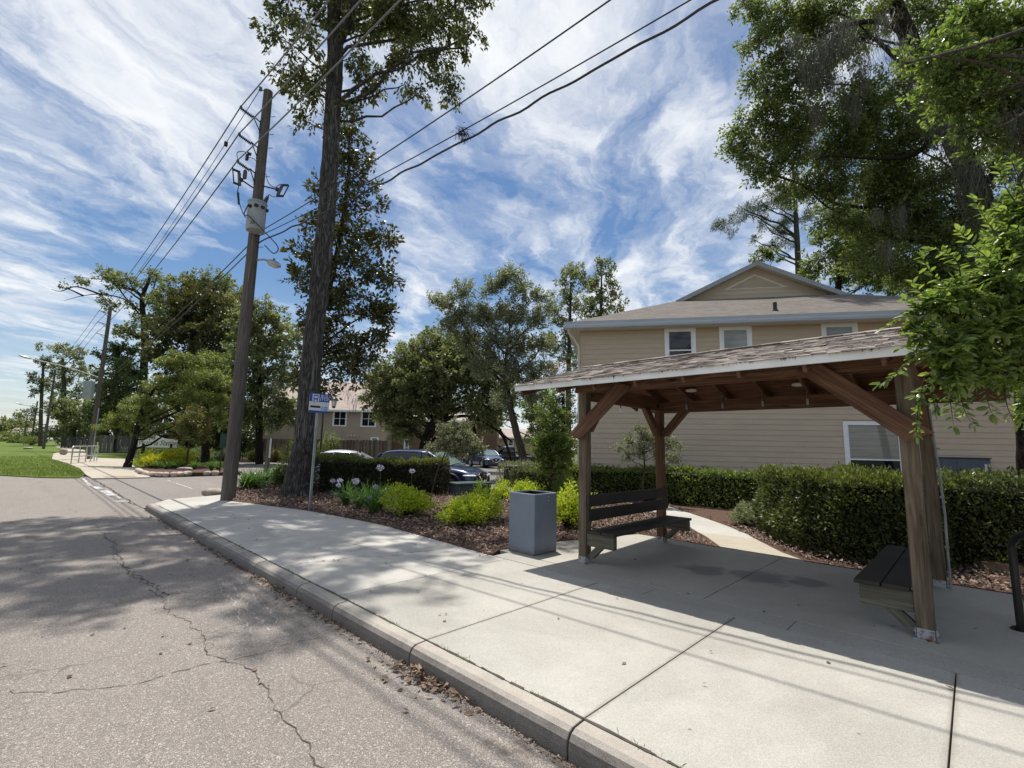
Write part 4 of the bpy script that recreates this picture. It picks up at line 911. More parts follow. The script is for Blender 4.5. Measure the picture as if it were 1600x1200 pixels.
# ---------------------------------------------------------------- tubular handrail
HR = thing('handrail', tuple(GD(128, 34, -.02)), 'brushed metal tube handrail at the end of the far sidewalk', 'handrail')
r0, r1 = GD(111, 31.5, -.02), GD(151, 36.5, -.02); rh = 1.07
mb = MB(); d = r1-r0
pp = [r0+Vector((0,0,.38)), r0+Vector((0,0,.38))-d.normalized()*.04, r0-d.normalized()*.07+Vector((0,0,rh-.08)), r0+Vector((0,0,rh)), r1+Vector((0,0,rh)), r1+d.normalized()*.07+Vector((0,0,rh-.08)), r1+d.normalized()*.05+Vector((0,0,.42)), r1+Vector((0,0,.38))]
mb.tube(pp, .04, 10); mb.tube([r0+Vector((0,0,.38)), r1+Vector((0,0,.38))], .035, 10); mb.build('rail', M['alu'], HR, smooth=True)
for t in (.0, .26, .52, .72, .88, 1.0):
    mb = MB(); p = r0.lerp(r1, t); mb.tube([p+Vector((0,0,-.1)), p+Vector((0,0,rh))], .035, 8); mb.build('baluster', M['alu'], HR, smooth=True)
# ---------------------------------------------------------------- subdivision name board
b = GD(243, 33, -.03); xd = (W(274,688,33)-W(213,686,33)); xd.z = 0; wl = xd.length; xd.normalize(); nn = Vector((xd.y,-xd.x,0)); R = Matrix((xd, Vector((-xd.y,xd.x,0)), Vector((0,0,1)))).transposed()
z0_, z1_ = W(243,699,33).z, W(243,685.5,33).z; cz = (z0_+z1_)/2; hh = z1_-z0_
NS = thing('name_sign', (b.x,b.y,-.03), 'low white name board on two dark posts reading Victoria Station, behind golden shrubs', 'name sign')
mb = MB(); n_ = 14; c = Vector((b.x,b.y,cz)); low = []
pts = [c-xd*wl/2-Vector((0,0,hh/2)), c+xd*wl/2-Vector((0,0,hh/2)), c+xd*wl/2+Vector((0,0,hh/2))]
for k in range(n_+1): t = k/n_; u = wl/2-wl*t; pts.append(c+xd*u+Vector((0,0,hh/2+.26*math.exp(-((u+.15*wl)/(.2*wl))**2))))
mb.prism([p-nn*.04 for p in pts], nn*.08); bd = mb.build('board', M['sign_white'], NS)
for s in (-1, 1): mb = MB(); mb.box(c+xd*s*wl*.36+Vector((0,0,-cz*.5-.15))-nn*-.0, (.16,.12,cz+.2), R); o = mb.build('post', M['bark_dark'], NS)
text('lettering', 'Victoria Station', hh*.86, c+nn*.043, xd, (0,0,1), 'sign_green', bd, shear=.35, extrude=.004, sx=.86)
# ---------------------------------------------------------------- telecom pedestal, stones, stump
T = thing('utility_pedestal', tuple(GD(740, 16, 0)), 'low green-grey plastic utility box among lime shrubs', 'utility box')
p0, p1 = GD(712, 15.3, 0), GD(768, 16.1, 0); ax = (p1-p0); wl = ax.length; ax.normalize(); ct = (p0+p1)/2+Vector((-ax.y,ax.x,0))*.25; R = Matrix((ax, Vector((-ax.y,ax.x,0)), Vector((0,0,1)))).transposed()
hz = W(740,754,15.7).z
mb = MB(); ring2 = lambda h, z: [ct+R@Vector((x*wl*.5*h, y*.32*h, z)) for x, y in ((-.86,-1),(.86,-1),(1,-.8),(1,.8),(.86,1),(-.86,1),(-1,.8),(-1,-.8))]
lev = [ring2(1.0,-.05), ring2(.97,hz*.80)]; mb.add(lev[0]+lev[1], [tuple(range(8))[::-1]]+[(k,(k+1)%8,8+(k+1)%8,8+k) for k in range(8)]+[tuple(range(8,16))]); mb.build('cabinet', M['ped'], T, bevel=.02)
mb = MB(); a, b_ = ring2(1.03,hz*.80+.003), ring2(1.03,hz*.97); c2 = ring2(.93,hz); mb.add(a+b_+c2, [tuple(range(8))[::-1]]+[(k,(k+1)%8,8+(k+1)%8,8+k) for k in range(8)]+[(8+k,8+(k+1)%8,16+(k+1)%8,16+k) for k in range(8)]+[tuple(range(16,24))]); mb.build('lid', M['ped'], T, bevel=.012)
def rock(name, c, d, seed, m, label, cat, rot=0.0, group=None):
    r = np.random.default_rng(seed); bm = bmesh.new(); bmesh.ops.create_icosphere(bm, subdivisions=3, radius=1)
    k = r.normal(0, 1, (6, 3)); ph = r.uniform(0, 6, 6); R = Matrix.Rotation(rot,3,'Z')
    for v in bm.verts:
        q = np.array(v.co); f = 1+.09*sum(math.sin(float(q@k[i])*2+ph[i]) for i in range(6))/2
        p = Vector((math.copysign(abs(q[0])**.75,q[0])*d[0]/2, math.copysign(abs(q[1])**.75,q[1])*d[1]/2, math.copysign(abs(q[2])**.75,q[2])*d[2]/2))*f; v.co = Vector(c)+R@p
    me = bpy.data.meshes.new(name); bm.to_mesh(me); bm.free(); me.shade_smooth(); o = link(name, me, M[m]); tag(o, label, cat, group); return o
p = G(333, 771); rock('rock', (p.x, p.y, .03), (.75,.5,.26), 1, 'stone', 'flat weathered rock at the foot of the transformer pole', 'rock', .5)
p = GD(289, 25.5, -.03); rock('rock', (p.x,p.y,.06), (.75,.45,.22), 2, 'stone', 'pale rock lying on the flower island edge', 'rock', .8)
p = G(1560, 893); mb = MB(); mb.lathe((p.x+.02,p.y+.1,-.03), [(.36,0),(.30,.06),(.27,.15),(.255,.155)], 18); o = mb.build('tree_stump', M['stump'], None, smooth=True); tag(o, 'low cut tree stump in the mulch beside the big hedge', 'tree stump')
# flower island edging
ed = [tuple(G(x, y, -.08))[:2] for x, y in ((213,735),(221,739),(232,742),(243,743),(254,743.5),(265,743.5),(276,743),(287,742),(299,741),(318,741),(330,741),(342,741))]
sheet('flower_island', ed+[(-28.3,8.4),(-31,8.8),(-36.5,8.2),(-36.2,5.4)], .012, 'mulch', .2)
for k, ((x0,y0_),(x1,y1_)) in enumerate(zip(ed, ed[1:])):
    if k == 8: continue
    d = Vector((x1-x0,y1_-y0_,0)); L = d.length; d.normalize()
    rock('edging_stone', ((x0+x1)/2,(y0_+y1_)/2,-.03), (L*.97,.26,.25), 40+k, 'brickstone', 'pinkish edging stone in the row around the flower island', 'edging stone', math.atan2(d.y,d.x), 'edging stones of the flower island')
o = rock('rock', tuple(G(44,700)), (1.6,1.1,.30), 60, 'stone', 'mossy concrete lump showing in the far lawn', 'rock')
o = rock('rock', tuple(GD(99,48,-.02)+Vector((0,0,.25))), (.7,.6,.7), 61, 'stone', 'small upright stone by the distant path', 'rock')
class Frame:
    def __init__(s, o, U): s.o = Vector((o[0], o[1], 0)); s.U = Vector((U[0], U[1], 0)).normalized(); s.V = Vector((-s.U.y, s.U.x, 0))   # u along the face, v away from the viewer
    def __call__(s, u, v, z): return s.o + s.U*u + s.V*v + Vector((0,0,z))
    def R(s): return Matrix((s.U, s.V, Vector((0,0,1)))).transposed()
def fbox(mb, F, u0, u1, v0, v1, z0, z1): mb.hexa([F(u0,v0,z0),F(u1,v0,z0),F(u1,v1,z0),F(u0,v1,z0)], [F(u0,v0,z1),F(u1,v0,z1),F(u1,v1,z1),F(u0,v1,z1)])
def laps(mb, F, u0, u1, z0, z1, ex, holes=(), out=.014, v=0.0, lim=None):
    z = z0
    while z < z1-.01:
        zt = min(z+ex, z1); iv = [(u0, u1)]
        for (a, b, c, d) in holes:
            if c < zt-.005 and d > z+.005:
                nw = []
                for (p, q) in iv:
                    if b <= p or a >= q: nw.append((p, q)); continue
                    if a > p: nw.append((p, a))
                    if b < q: nw.append((b, q))
                iv = nw
        if lim: iv = [(max(p, lim(z)[0]), min(q, lim(z)[1])) for p, q in iv]
        for p, q in iv:
            if q-p < .01: continue
            mb.quad(F(p,v-out,z), F(q,v-out,z), F(q,v-.001,zt), F(p,v-.001,zt)); mb.quad(F(p,v-.001,z), F(q,v-.001,z), F(q,v-out,z), F(p,v-out,z))
        z += ex
def window(F, u0, u1, z0, z1, parent, pane, tw=.10, rail=.5, mull=None, glass2=None, v=0.0, sill=True):
    mb = MB()
    fbox(mb, F, u0, u0+tw, v-.035, v+.03, z0, z1); fbox(mb, F, u1-tw, u1, v-.035, v+.03, z0, z1)
    fbox(mb, F, u0+tw, u1-tw, v-.033, v+.03, z1-tw, z1); fbox(mb, F, u0+tw, u1-tw, v-.033, v+.03, z0, z0+tw)
    a, b, c, d = u0+tw, u1-tw, z0+tw, z1-tw; s = .04
    fbox(mb, F, a, a+s, v-.012, v+.03, c, d); fbox(mb, F, b-s, b, v-.012, v+.03, c, d); zr = c+(d-c)*rail
    fbox(mb, F, a+s, b-s, v-.016, v+.028, zr-.022, zr+.022)
    if mull: 
        um = (a+b)/2; fbox(mb, F, um-.03, um+.03, v-.014, v+.027, c, zr-.022); fbox(mb, F, um-.03, um+.03, v-.014, v+.027, zr+.022, d)
    fr = mb.build('window', M['trim'], parent)
    for (p, q, g) in ((c, zr-.02, glass2 or pane), (zr+.02, d, pane)):
        mb = MB(); mb.hexa([F(a+s-.004,v+.010,p),F(b-s+.004,v+.010,p),F(b-s+.004,v+.016,p),F(a+s-.004,v+.016,p)], [F(a+s-.004,v+.010,q),F(b-s+.004,v+.010,q),F(b-s+.004,v+.016,q),F(a+s-.004,v+.016,q)]); mb.build('pane', M[g], fr)
    return fr
# ---------------------------------------------------------------- the tan house beside the shelter
HO = W(907, 600, 17.1); HF = Frame(HO, (.8480481, .5299193))
H = thing('house', (HO.x, HO.y, 0), 'two-storey tan lap-sided house with a gabled shingle roof behind the shelter', 'house')
UW, DP, ZS = 14.35, 13.0, 5.90
wins = [(2.95,3.99,4.42,5.88,'glass_dark',None), (4.76,5.80,4.42,5.88,'glass_blind','glass_dark'), (7.93,9.0,4.42,5.88,'glass_blind','glass_dark'), (8.36,10.04,.42,2.66,'glass_low','glass_dark')]
mb = MB(); fbox(mb, HF, .002, UW-.002, .02, DP, -.25, ZS+.02); mb.build('wall', M['siding'], H)
mb = MB(); laps(mb, HF, .10, UW-.10, .22, ZS, .178, [(a,b,c,d) for a,b,c,d,_,_ in wins]); mb.build('siding', M['siding'], H)
mb = MB(); fbox(mb, HF, 0, .10, -.025, .02, .2, ZS); fbox(mb, HF, UW-.10, UW, -.025, .02, .2, ZS); fbox(mb, HF, -.025, -.002, -.025, .10, .2, ZS); mb.build('corner_trim', M['siding'], H)
mb = MB(); fbox(mb, HF, -.004, UW, -.006, .018, -.25, .2); mb.build('foundation', M['walk2'], H)
for a,b,c,d,g,g2 in wins: window(HF, a, b, c, d, H, g, .115, .46, None, g2)
O_ = .45; ZF0, ZF1 = ZS-.0, ZS+.22
e0, e1, f0, f1 = -O_, UW+O_, -O_, DP+O_
mb = MB(); fbox(mb, HF, e0, e1, f0, -.027, ZS-.02, ZS-.005); fbox(mb, HF, e0, -.027, -.02, f1, ZS-.02, ZS-.005)
mb.build('soffit', M['soffit'], H)
mb = MB()   # ogee-ish gutter
for (a, b, sgn) in ((e0-.10, e1+.1, 0),):
    pr = [(f0-.015,ZF0-.03),(f0-.075,ZF0),(f0-.10,ZF0+.07),(f0-.10,ZF0+.13),(f0-.125,ZF1),(f0-.105,ZF1),(f0-.015,ZF1-.02)]
    mb.prism([HF(a, v, z) for v, z in pr], HF.U*(b-a))
mb.build('gutter', M['fascia'], H)
mb = MB(); fbox(mb, HF, e0-.02, e0, f0, f1, ZF0-.03, ZF1-.03); fbox(mb, HF, e1, e1+.02, f0, f1, ZF0-.03, ZF1-.03); fbox(mb, HF, e0, e1, f0-.014, f0, ZF0-.03, ZF1-.03); mb.build('fascia', M['trim'], H)
mb = MB(); mb.tube([HF(-.40,-.45,ZS-.02), HF(-.40,-.36,ZS-.14), HF(-.20,-.12,ZS-.36), HF(-.06,-.07,ZS-.62), HF(-.06,-.07,.3)], .042, 8); mb.build('downspout', M['soffit'], H, smooth=True)
sl_ = .46; uc = UW/2; GV = 3.9; zr_ = lambda v: ZF1-.02+sl_*(v+O_)
# hip skirt then gable: roof planes as slabs
def slab(mb, pts, th=.03): mb.prism([Vector(p)-Vector((0,0,th)) for p in pts], (0,0,th))
hg = GV+O_; ug0, ug1 = e0+hg, e1-hg; zg = ZF1-.02+sl_*hg; zp = zg+sl_*(uc-ug0)*1.04
mb = MB()
slab(mb, [HF(e0-.03,f0-.03,ZF1-.025), HF(e1+.03,f0-.03,ZF1-.025), HF(ug1,GV,zg), HF(ug0,GV,zg)])
slab(mb, [HF(e0-.03,f1,ZF1-.03), HF(e0-.03,f0-.03,ZF1-.03), HF(ug0,GV,zg-.004), HF(ug0,DP-GV,zg-.004)])
slab(mb, [HF(e1+.03,f0-.03,ZF1-.03), HF(e1+.03,f1,ZF1-.03), HF(ug1,DP-GV,zg-.004), HF(ug1,GV,zg-.004)])
slab(mb, [HF(e1,f1,ZF1-.03), HF(e0,f1,ZF1-.03), HF(ug0,DP-GV,zg), HF(ug1,DP-GV,zg)])
slab(mb, [HF(ug0-.05,GV-.12,zg-.01), HF(uc,GV-.12,zp), HF(uc,DP-GV,zp), HF(ug0-.12,DP-GV,zg-.01)], .04)
slab(mb, [HF(uc,GV-.12,zp), HF(ug1+.05,GV-.12,zg-.01), HF(ug1+.12,DP-GV,zg-.01), HF(uc,DP-GV,zp)], .04)
mb.build('roof', M['roof'], H)
GW = GV+.32
mb = MB(); gz0 = zg-.15; sg = (zp-zg)/(uc-ug0)
lim = lambda z: (ug0+.25+(z-zg+.1)/sg, ug1-.25-(z-zg+.1)/sg)
mb.prism([HF(ug0+.1,GW+.01,zg-.3), HF(ug1-.1,GW+.01,zg-.3), HF(uc,GW+.01,zp-.12)], HF.V*.1); laps(mb, HF, ug0, ug1, zg-.1, zp-.15, .178, (), .014, GW, lim); mb.build('gable_wall', M['siding'], H)
mb = MB()
for s, ua in ((1, ug0), (-1, ug1)):
    A = HF(ua-s*.06,GV-.15,zg-.02); B = HF(uc,GV-.15,zp+.012); dz = Vector((0,0,-.20)); th = HF.V*.03
    mb.hexa([A+dz,B+dz,B+dz+th,A+dz+th], [A,B,B+th,A+th])
mb.build('rake_board', M['rake'], H)
mb = MB()
for s, ua in ((1, ug0), (-1, ug1)):
    a, b = HF(ua+s*.05, GW-.022, zg-.10), HF(uc, GW-.022, zp-.10); dz = Vector((0,0,-.26)); th = HF.V*.016; mb.hexa([a+dz, b+dz, b+dz+th, a+dz+th], [a, b, b+th, a+th])
mb.build('frieze_board', M['siding'], H)
mb = MB()
for s, ua in ((1, ug0), (-1, ug1)):
    A = HF(ua-s*.05,GV-.1,zg-.09); B = HF(uc,GV-.1,zp-.07); A2 = HF(ua-s*.05,GW,zg-.09); B2 = HF(uc,GW,zp-.07); mb.hexa([A-Vector((0,0,.02)),B-Vector((0,0,.02)),B2-Vector((0,0,.02)),A2-Vector((0,0,.02))], [A,B,B2,A2])
mb.build('gable_soffit', M['soffit'], H)
vz = zg+.50; vh = zp-.42; vw = (vh-vz)/sg*.95
mb = MB(); P3 = [HF(uc-vw,GW-.03,vz), HF(uc+vw,GW-.03,vz), HF(uc,GW-.03,vh)]; ctr = sum(P3, Vector())/3
for i in range(3):
    a, b = P3[i], P3[(i+1)%3]; ai, bi = a.lerp(ctr,.18), b.lerp(ctr,.18); mb.hexa([a,b,bi,ai], [p+HF.V*.03 for p in (a,b,bi,ai)])
gv = mb.build('gable_vent', M['soffit'], H)
mb = MB()
for k in range(9):
    t = (k+.5)/9; z = vz+.06+(vh-vz-.2)*t; hw_ = vw*.82*(1-t)
    mb.hexa([HF(uc-hw_,GW-.028,z-.03),HF(uc+hw_,GW-.028,z-.03),HF(uc+hw_,GW-.006,z-.02),HF(uc-hw_,GW-.006,z-.02)], [HF(uc-hw_,GW-.026,z-.018),HF(uc+hw_,GW-.026,z-.018),HF(uc+hw_,GW-.006,z+.03),HF(uc-hw_,GW-.006,z+.03)])
mb.build('louvre', M['siding'], gv)
pv = HF(6.75,.55,zr_(.55)); mb = MB(); mb.lathe(pv, [(.13,-.12),(.10,.02),(.065,.03),(.065,.30),(.05,.31)], 12); mb.build('vent_pipe', M['black'], H)
mb = MB(); fbox(mb, HF, 10.8, 12.12, -.22, -.02, .55, 1.56); cbx = mb.build('utility_cabinet', M['bluegrey_box'], H, bevel=.01)
mb = MB(); fbox(mb, HF, 10.86, 11.22, -.232, -.222, .6, 1.5); fbox(mb, HF, 11.26, 12.06, -.232, -.222, .6, 1.5); mb.build('cabinet_door', M['bluegrey_box'], cbx, bevel=.004)
mb = MB(); fbox(mb, HF, 11.94, 12.0, -.25, -.233, 1.15, 1.4); mb.build('cabinet_latch', M['alu'], cbx)
mb = MB(); fbox(mb, HF, 10.78, 12.14, -.25, -.01, 1.56, 1.59); mb.build('cabinet_top', M['iron'], cbx)
# ---------------------------------------------------------------- simple houses further off, in their own frames
def far_house(name, label, o, U, W_, D_, ze, zr, m, roofm, wl, ex=.2, parts=None):
    F = Frame(o, U); T = thing(name, (o[0], o[1], 0), label, 'house')
    mb = MB(); fbox(mb, F, 0, W_, .02, D_, -.3, ze); laps(mb, F, 0, W_, 0, ze, ex, [w[:4] for w in wl], .018); T_w = mb.build('wall', M[m], T)
    mb = MB(); ov = .4
    ym = D_/2
    slab(mb, [F(-ov,-ov,ze-.05), F(W_+ov,-ov,ze-.05), F(W_+ov,ym,zr), F(-ov,ym,zr)], .12); slab(mb, [F(W_+ov,D_+ov,ze-.05), F(-ov,D_+ov,ze-.05), F(-ov,ym,zr), F(W_+ov,ym,zr)], .12)
    mb.build('roof', M[roofm], T)
    mb = MB(); mb.prism([F(.02,.2,ze-.1), F(.02,D_-.2,ze-.1), F(.02,ym,zr-.25)], F.U*(W_-.04)); mb.build('gable_wall', M[m], T)
    mb = MB(); fbox(mb, F, -ov, W_+ov, -ov-.12, -ov, ze-.2, ze-.02); mb.build('gutter', M['trim'], T)
    for w in wl: window(F, *w[:4], T, w[4], .13, .5, w[5] if len(w) > 5 else None)
    return T, F
rd = (AX_R.x, AX_R.y)
def onF(F, px, py):   # photo point on a far facade, in the facade's own u,z
    d = ray(px, py); n = F.V; t = (F.o-CAM).dot(n)/d.dot(n); p = CAM+d*t; return (p-F.o).dot(F.U), p.z
o = GD(405, 47, -.05); F0 = Frame(o, rd)
def wpx(F, x0, y0, x1, y1): a, b = onF(F, x0, y1), onF(F, x1, y0); return (a[0], b[0], a[1], b[1])
wl = []
for (x0,y0,x1,y1,g,ml) in ((519,642,543,666,'glass_dark',1),(563,642,589,667,'glass_dark',1),(468,640,478,664,'glass_teal',1),(514,681,524,700,'glass_teal',None),(529,687,540,700,'glass_teal',None),(561,688,574,700,'glass_blind',None),(578,683,592,702,'glass_teal',None),(415,640,440,664,'glass_dark',1)):
    wl.append(wpx(F0, x0,y0,x1,y1)+(g, ml))
ue = onF(F0, 605, 660)[0]
T, F = far_house('house', 'beige two-storey house with paired white windows behind the plank fence', o, rd, ue, 12, onF(F0, 560, 641)[1], onF(F0, 560, 606)[1]*1.18, 'siding_grey', 'roof_far', wl)
mb = MB(); z = onF(F0, 550, 681)[1]
for px in (544, 549, 554, 560): p = F(onF(F0, px, 681)[0], -.04, z); mb.lathe(p, [(.10,0),(.10,.09),(.04,.12)], 10, -F.V)
mb.build('dryer_vent', M['alu'], T)
o2 = F(ue+.02, 2.2, 0); F1 = Frame(o2, rd)
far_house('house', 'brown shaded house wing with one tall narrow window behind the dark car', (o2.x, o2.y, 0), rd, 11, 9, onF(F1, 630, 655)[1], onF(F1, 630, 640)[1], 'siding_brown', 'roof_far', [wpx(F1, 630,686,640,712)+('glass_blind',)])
o3 = GD(772, 62, -.1); F2 = Frame(o3, rd)
T, F = far_house('house', 'pale yellow house with a small dark gabled porch beyond the parked cars', (o3.x, o3.y, 0), rd, 8.5, 9, onF(F2, 790, 683)[1], onF(F2, 790, 668)[1], 'siding_yellow', 'roof_far', [wpx(F2, 793,688,803,697)+('glass_dark',)])
a, b = onF(F2, 772, 713)[0], onF(F2, 791, 713)[0]; zb1, zb2 = onF(F2, 780, 704)[1], onF(F2, 780, 696)[1]
mb = MB(); mb.prism([F(a-.2,-2.6,zb1), F(b+.2,-2.6,zb1), F((a+b)/2,-2.6,zb2)], F.V*2.5); mb.build('porch_roof', M['dark_roof'], T)
mb = MB(); 
for u in (a, b): fbox(mb, F, u-.12, u+.12, -2.5, -2.26, -.2, zb1)
mb.build('porch_post', M['trim'], T)
mb = MB(); w_ = wpx(F2, 790,703,796,714); fbox(mb, F, w_[0], w_[1], -.05, 0, 0, w_[3]); mb.build('door', M['glass_teal'], T)
o4 = GD(258, 68, 0); F3 = Frame(o4, rd)
far_house('house', 'small pale gable of a house with one blue window seen above the name board', (o4.x, o4.y, 0), rd, onF(F3, 300, 680)[0], 8, onF(F3, 270, 670)[1], onF(F3, 270, 658)[1], 'siding_grey', 'roof_far', [wpx(F3, 271,673,283,686)+('glass_teal',)])
o5 = GD(2, 190, 0); F4 = Frame(o5, rd)
far_house('house', 'distant low house with a reddish roof at the end of the lawn', (o5.x, o5.y, 0), rd, onF(F4, 36, 680)[0], 10, onF(F4, 20, 682)[1], onF(F4, 20, 668)[1], 'siding_grey', 'roof_far', [wpx(F4, 6,683,11,689)+('glass_dark',), wpx(F4, 15,683,21,689)+('glass_dark',)], .5)
# ---------------------------------------------------------------- fences
def fence(label, a, b, h, m, bw=.14, seed=0, posts=True):
    a, b = Vector(a), Vector(b); d = b-a; d.z = 0; L = d.length; d.normalize(); n = Vector((d.y,-d.x,0)); R = Matrix((d, Vector((-d.y,d.x,0)), Vector((0,0,1)))).transposed()
    T = thing('fence', tuple((a+b)/2), label, 'fence'); r = random.Random(seed); mb = MB(); k = int(L/bw)
    for i in range(k):
        hh = h+r.uniform(-.03,.03); c = a+d*(bw*(i+.5))+n*(.02 if i % 2 else -.012); mb.box((c.x,c.y,a.z+(hh-.2)/2), (bw*.93,.018,hh+.2), R)
    mb.build('fence_boards', M[m], T)
    if posts:
        for i in range(0, int(L/2.6)+1):
            c = a+d*min(L, 2.6*i)-n*.08; mb = MB(); mb.box((c.x,c.y,a.z+h/2-.12), (.10,.10,h+.1), R); mb.build('fence_post', M[m], T)
    mb = MB()
    for z in (.35, h-.3): c = (a+b)/2-n*.04; mb.box((c.x,c.y,a.z+z), (L,.03,.09), R)
    mb.build('fence_rail', M[m], T)
fence('tall brown vertical plank fence in front of the beige house', GD(455, 40.5, -.1), GD(606, 38.5, -.1), 2.05, 'oldfence', .15, 1)
fence('brown plank fence running on behind the round clipped shrubs', GD(322, 47, -.03), GD(455, 41, -.1), 1.95, 'oldfence', .15, 2)
fence('weathered grey plank fence behind the leaning tree and name board', GD(179, 58, -.03), GD(300, 52, -.03), 2.0, 'greyfence', .16, 3)
fence('short grey fence return with wide boards near the railing', GD(152, 58.5, -.03), GD(178, 57.5, -.03), 2.1, 'greyfence', .4, 4)
fence('dark screened fence in tree shade beside the distant path', GD(94, 82, -.03), GD(150, 70, -.03), 1.9, 'darkfence', .3, 5)
# ---------------------------------------------------------------- cars
def car(name, label, loc, head, paint, L=4.55, Wd=1.84, Ht=1.66, kind='suv', glass='car_glass', gr=.2):
    T = thing(name, loc, label, 'car'); hd = Vector((head[0], head[1], 0)).normalized(); sd = Vector((-hd.y, hd.x, 0)); O = Vector(loc)
    P = lambda x, y, z: O+hd*x+sd*y+Vector((0,0,z))
    def loft(name, st, m, parent=None, sub=2):
        # st: (x, [(y, z)...]) half rings from centre-bottom to centre-top
        mb = MB(); k = len(st[0][1]); rings = []
        for x, hr in st: rings.append([P(x, y, z) for y, z in hr]+[P(x, -y, z) for y, z in hr[::-1]])
        n = 2*k
        for r_ in rings: mb.v += [tuple(p) for p in r_]
        for i in range(len(rings)-1):
            for j in range(n): mb.f.append((i*n+j, i*n+(j+1)%n, (i+1)*n+(j+1)%n, (i+1)*n+j))
        mb.f.append(tuple(range(n))[::-1]); mb.f.append(tuple((len(rings)-1)*n+j for j in range(n)))
        o = mb.build(name, M[m], parent, smooth=True)
        if sub: s_ = o.modifiers.new('round', 'SUBSURF'); s_.levels = sub; s_.render_levels = sub
        return o
    h = Wd/2; f, b = L/2, -L/2; g = gr
    def sec(w, zs, zt_, lo=g): return [(.02, lo), (w*.9, lo), (w*.985, lo+.10), (w, lo+.30), (w*.985, zs-.10), (w*.93, zs), (w*.5, zt_), (.02, zt_+.01)]
    if kind == 'truck':
        body = [(b,sec(h*.96,.98,1.0)), (b+.05,sec(h*.98,1.0,1.02)), (b+.9,sec(h,1.02,1.04)), (-.5,sec(h,1.02,1.04)), (.6,sec(h,1.03,1.06)), (1.1,sec(h,1.05,1.10)), (f-.5,sec(h*.97,1.02,1.08)), (f-.06,sec(h*.9,.95,1.0)), (f,sec(h*.86,.8,.82))]
        roof = [(-.55,1.05),(-.42,Ht-.08),(-.2,Ht),(.45,Ht),(.7,Ht-.08),(1.3,1.07)]
    elif kind == 'sedan':
        body = [(b,sec(h*.8,.72,.74)), (b+.06,sec(h*.9,.86,.9)), (b+.8,sec(h*.98,.93,.97)), (-.4,sec(h,.90,.94)), (.6,sec(h,.9,.94)), (1.0,sec(h,.88,.95)), (f-.5,sec(h*.95,.78,.84)), (f-.06,sec(h*.84,.66,.70)), (f,sec(h*.74,.52,.55))]
        roof = [(b+.55,.95),(-.95,Ht-.07),(-.4,Ht),(.15,Ht-.01),(.5,Ht-.10),(1.30,.93)]
    else:
        body = [(b,sec(h*.84,.86,.88)), (b+.07,sec(h*.92,1.0,1.02)), (b+.7,sec(h*.985,1.06,1.08)), (-.3,sec(h,1.04,1.07)), (.5,sec(h,1.02,1.06)), (.95,sec(h,1.0,1.07)), (f-.55,sec(h*.97,.93,1.0)), (f-.14,sec(h*.90,.82,.88)), (f,sec(h*.78,.62,.66))]
        roof = [(b+.12,1.05),(b+.42,Ht-.12),(b+.8,Ht-.02),(-.2,Ht),(.3,Ht-.06),(1.18,1.04)]
    bo = loft('body', body, paint, T, 2)
    # greenhouse: glass hull, painted roof shell and pillars
    def gs(x, z): 
        t = (z-1.0)/(Ht-1.0); w = h*(.93-.17*max(0, t)); zz = max(z, .96)
        return [(.02,.9),(w*.6,.9),(h*.93,.93),(h*.925-(h*.93-w)*.4,.93+(zz-.93)*.45),(w,zz-.04),(w*.86,zz),(w*.4,zz+.015),(.02,zz+.02)]
    gh = loft('windows', [(x, gs(x, z)) for x, z in roof], glass, T, 2)
    rs = [(x, z) for x, z in roof[1:-1]]
    loft('roof', [(x, [(.02, z+.0), (h*.4, z), (h*.66, z-.02), (h*.75, z-.075), (h*.765, z-.06), (h*.70, z+.005), (h*.4, z+.04), (.02, z+.05)]) for x, z in rs], paint, T, 2)
    for s in (-1, 1):
        mb = MB()
        z_ = roof[-2][1]; mb.tube([P(roof[-1][0]-.10, s*h*.90, roof[-1][1]-.02), P((roof[-1][0]+roof[-2][0])/2-.03, s*h*.835, (roof[-1][1]+z_)/2+.02), P(roof[-2][0], s*h*.745, z_-.03)], .045, 8)
        mb.build('pillar', M[paint], T, smooth=True); mb = MB(); mb.tube([P(.05, s*h*.925, 1.0), P(-.02, s*h*.77, Ht-.06)], .035, 6); mb.build('pillar', M[paint], T, smooth=True); mb = MB()
        mb.tube([P(roof[0][0]+.05, s*h*.90, 1.02), P(roof[1][0]+.05, s*h*.76, roof[1][1]-.03)], .07, 6); mb.build('pillar', M[paint], T, smooth=True)
        mb = MB(); ellip(mb, P(.88, s*(h+.13), 1.07), (.10,.13,.085), Matrix((hd, sd, Vector((0,0,1)))).transposed()); mb.tube([P(.9,s*h*.9,1.0),P(.88,s*(h+.06),1.05)], .025, 6); mb.build('door_mirror', M[paint], T, smooth=True)
        mb = MB()
        for x in (-.35, .72): mb.tube([P(x-.0, s*(h+.002), .42), P(x-.05, s*(h*.99), .98)], .006, 4)
        mb.build('door_seam', M['black'], bo)
        mb = MB(); mb.box(P(.45, s*(h+.012), .93), (.2,.03,.03), Matrix((hd, sd, Vector((0,0,1)))).transposed()); mb.box(P(-.55, s*(h+.012), .95), (.2,.03,.03), Matrix((hd, sd, Vector((0,0,1)))).transposed()); mb.build('door_handle', M[paint], bo)
        # headlamp and tail lamp hugging the corners
        zh = body[-2][1][5][1]-.10
        mb = MB(); ellip(mb, P(f-.24, s*h*.76, zh), (.26,.16,.055), Matrix((hd, sd, Vector((0,0,1)))).transposed() @ Matrix.Rotation(-s*.55,3,'Z')); mb.build('headlight', M['headlight'], T, smooth=True)
        mb = MB(); ellip(mb, P(b+.10, s*h*.78, .92), (.12,.17,.07), Matrix((hd, sd, Vector((0,0,1)))).transposed()); mb.build('taillight', M['taillight'], T, smooth=True)
    wr = .355 if kind != 'sedan' else .33
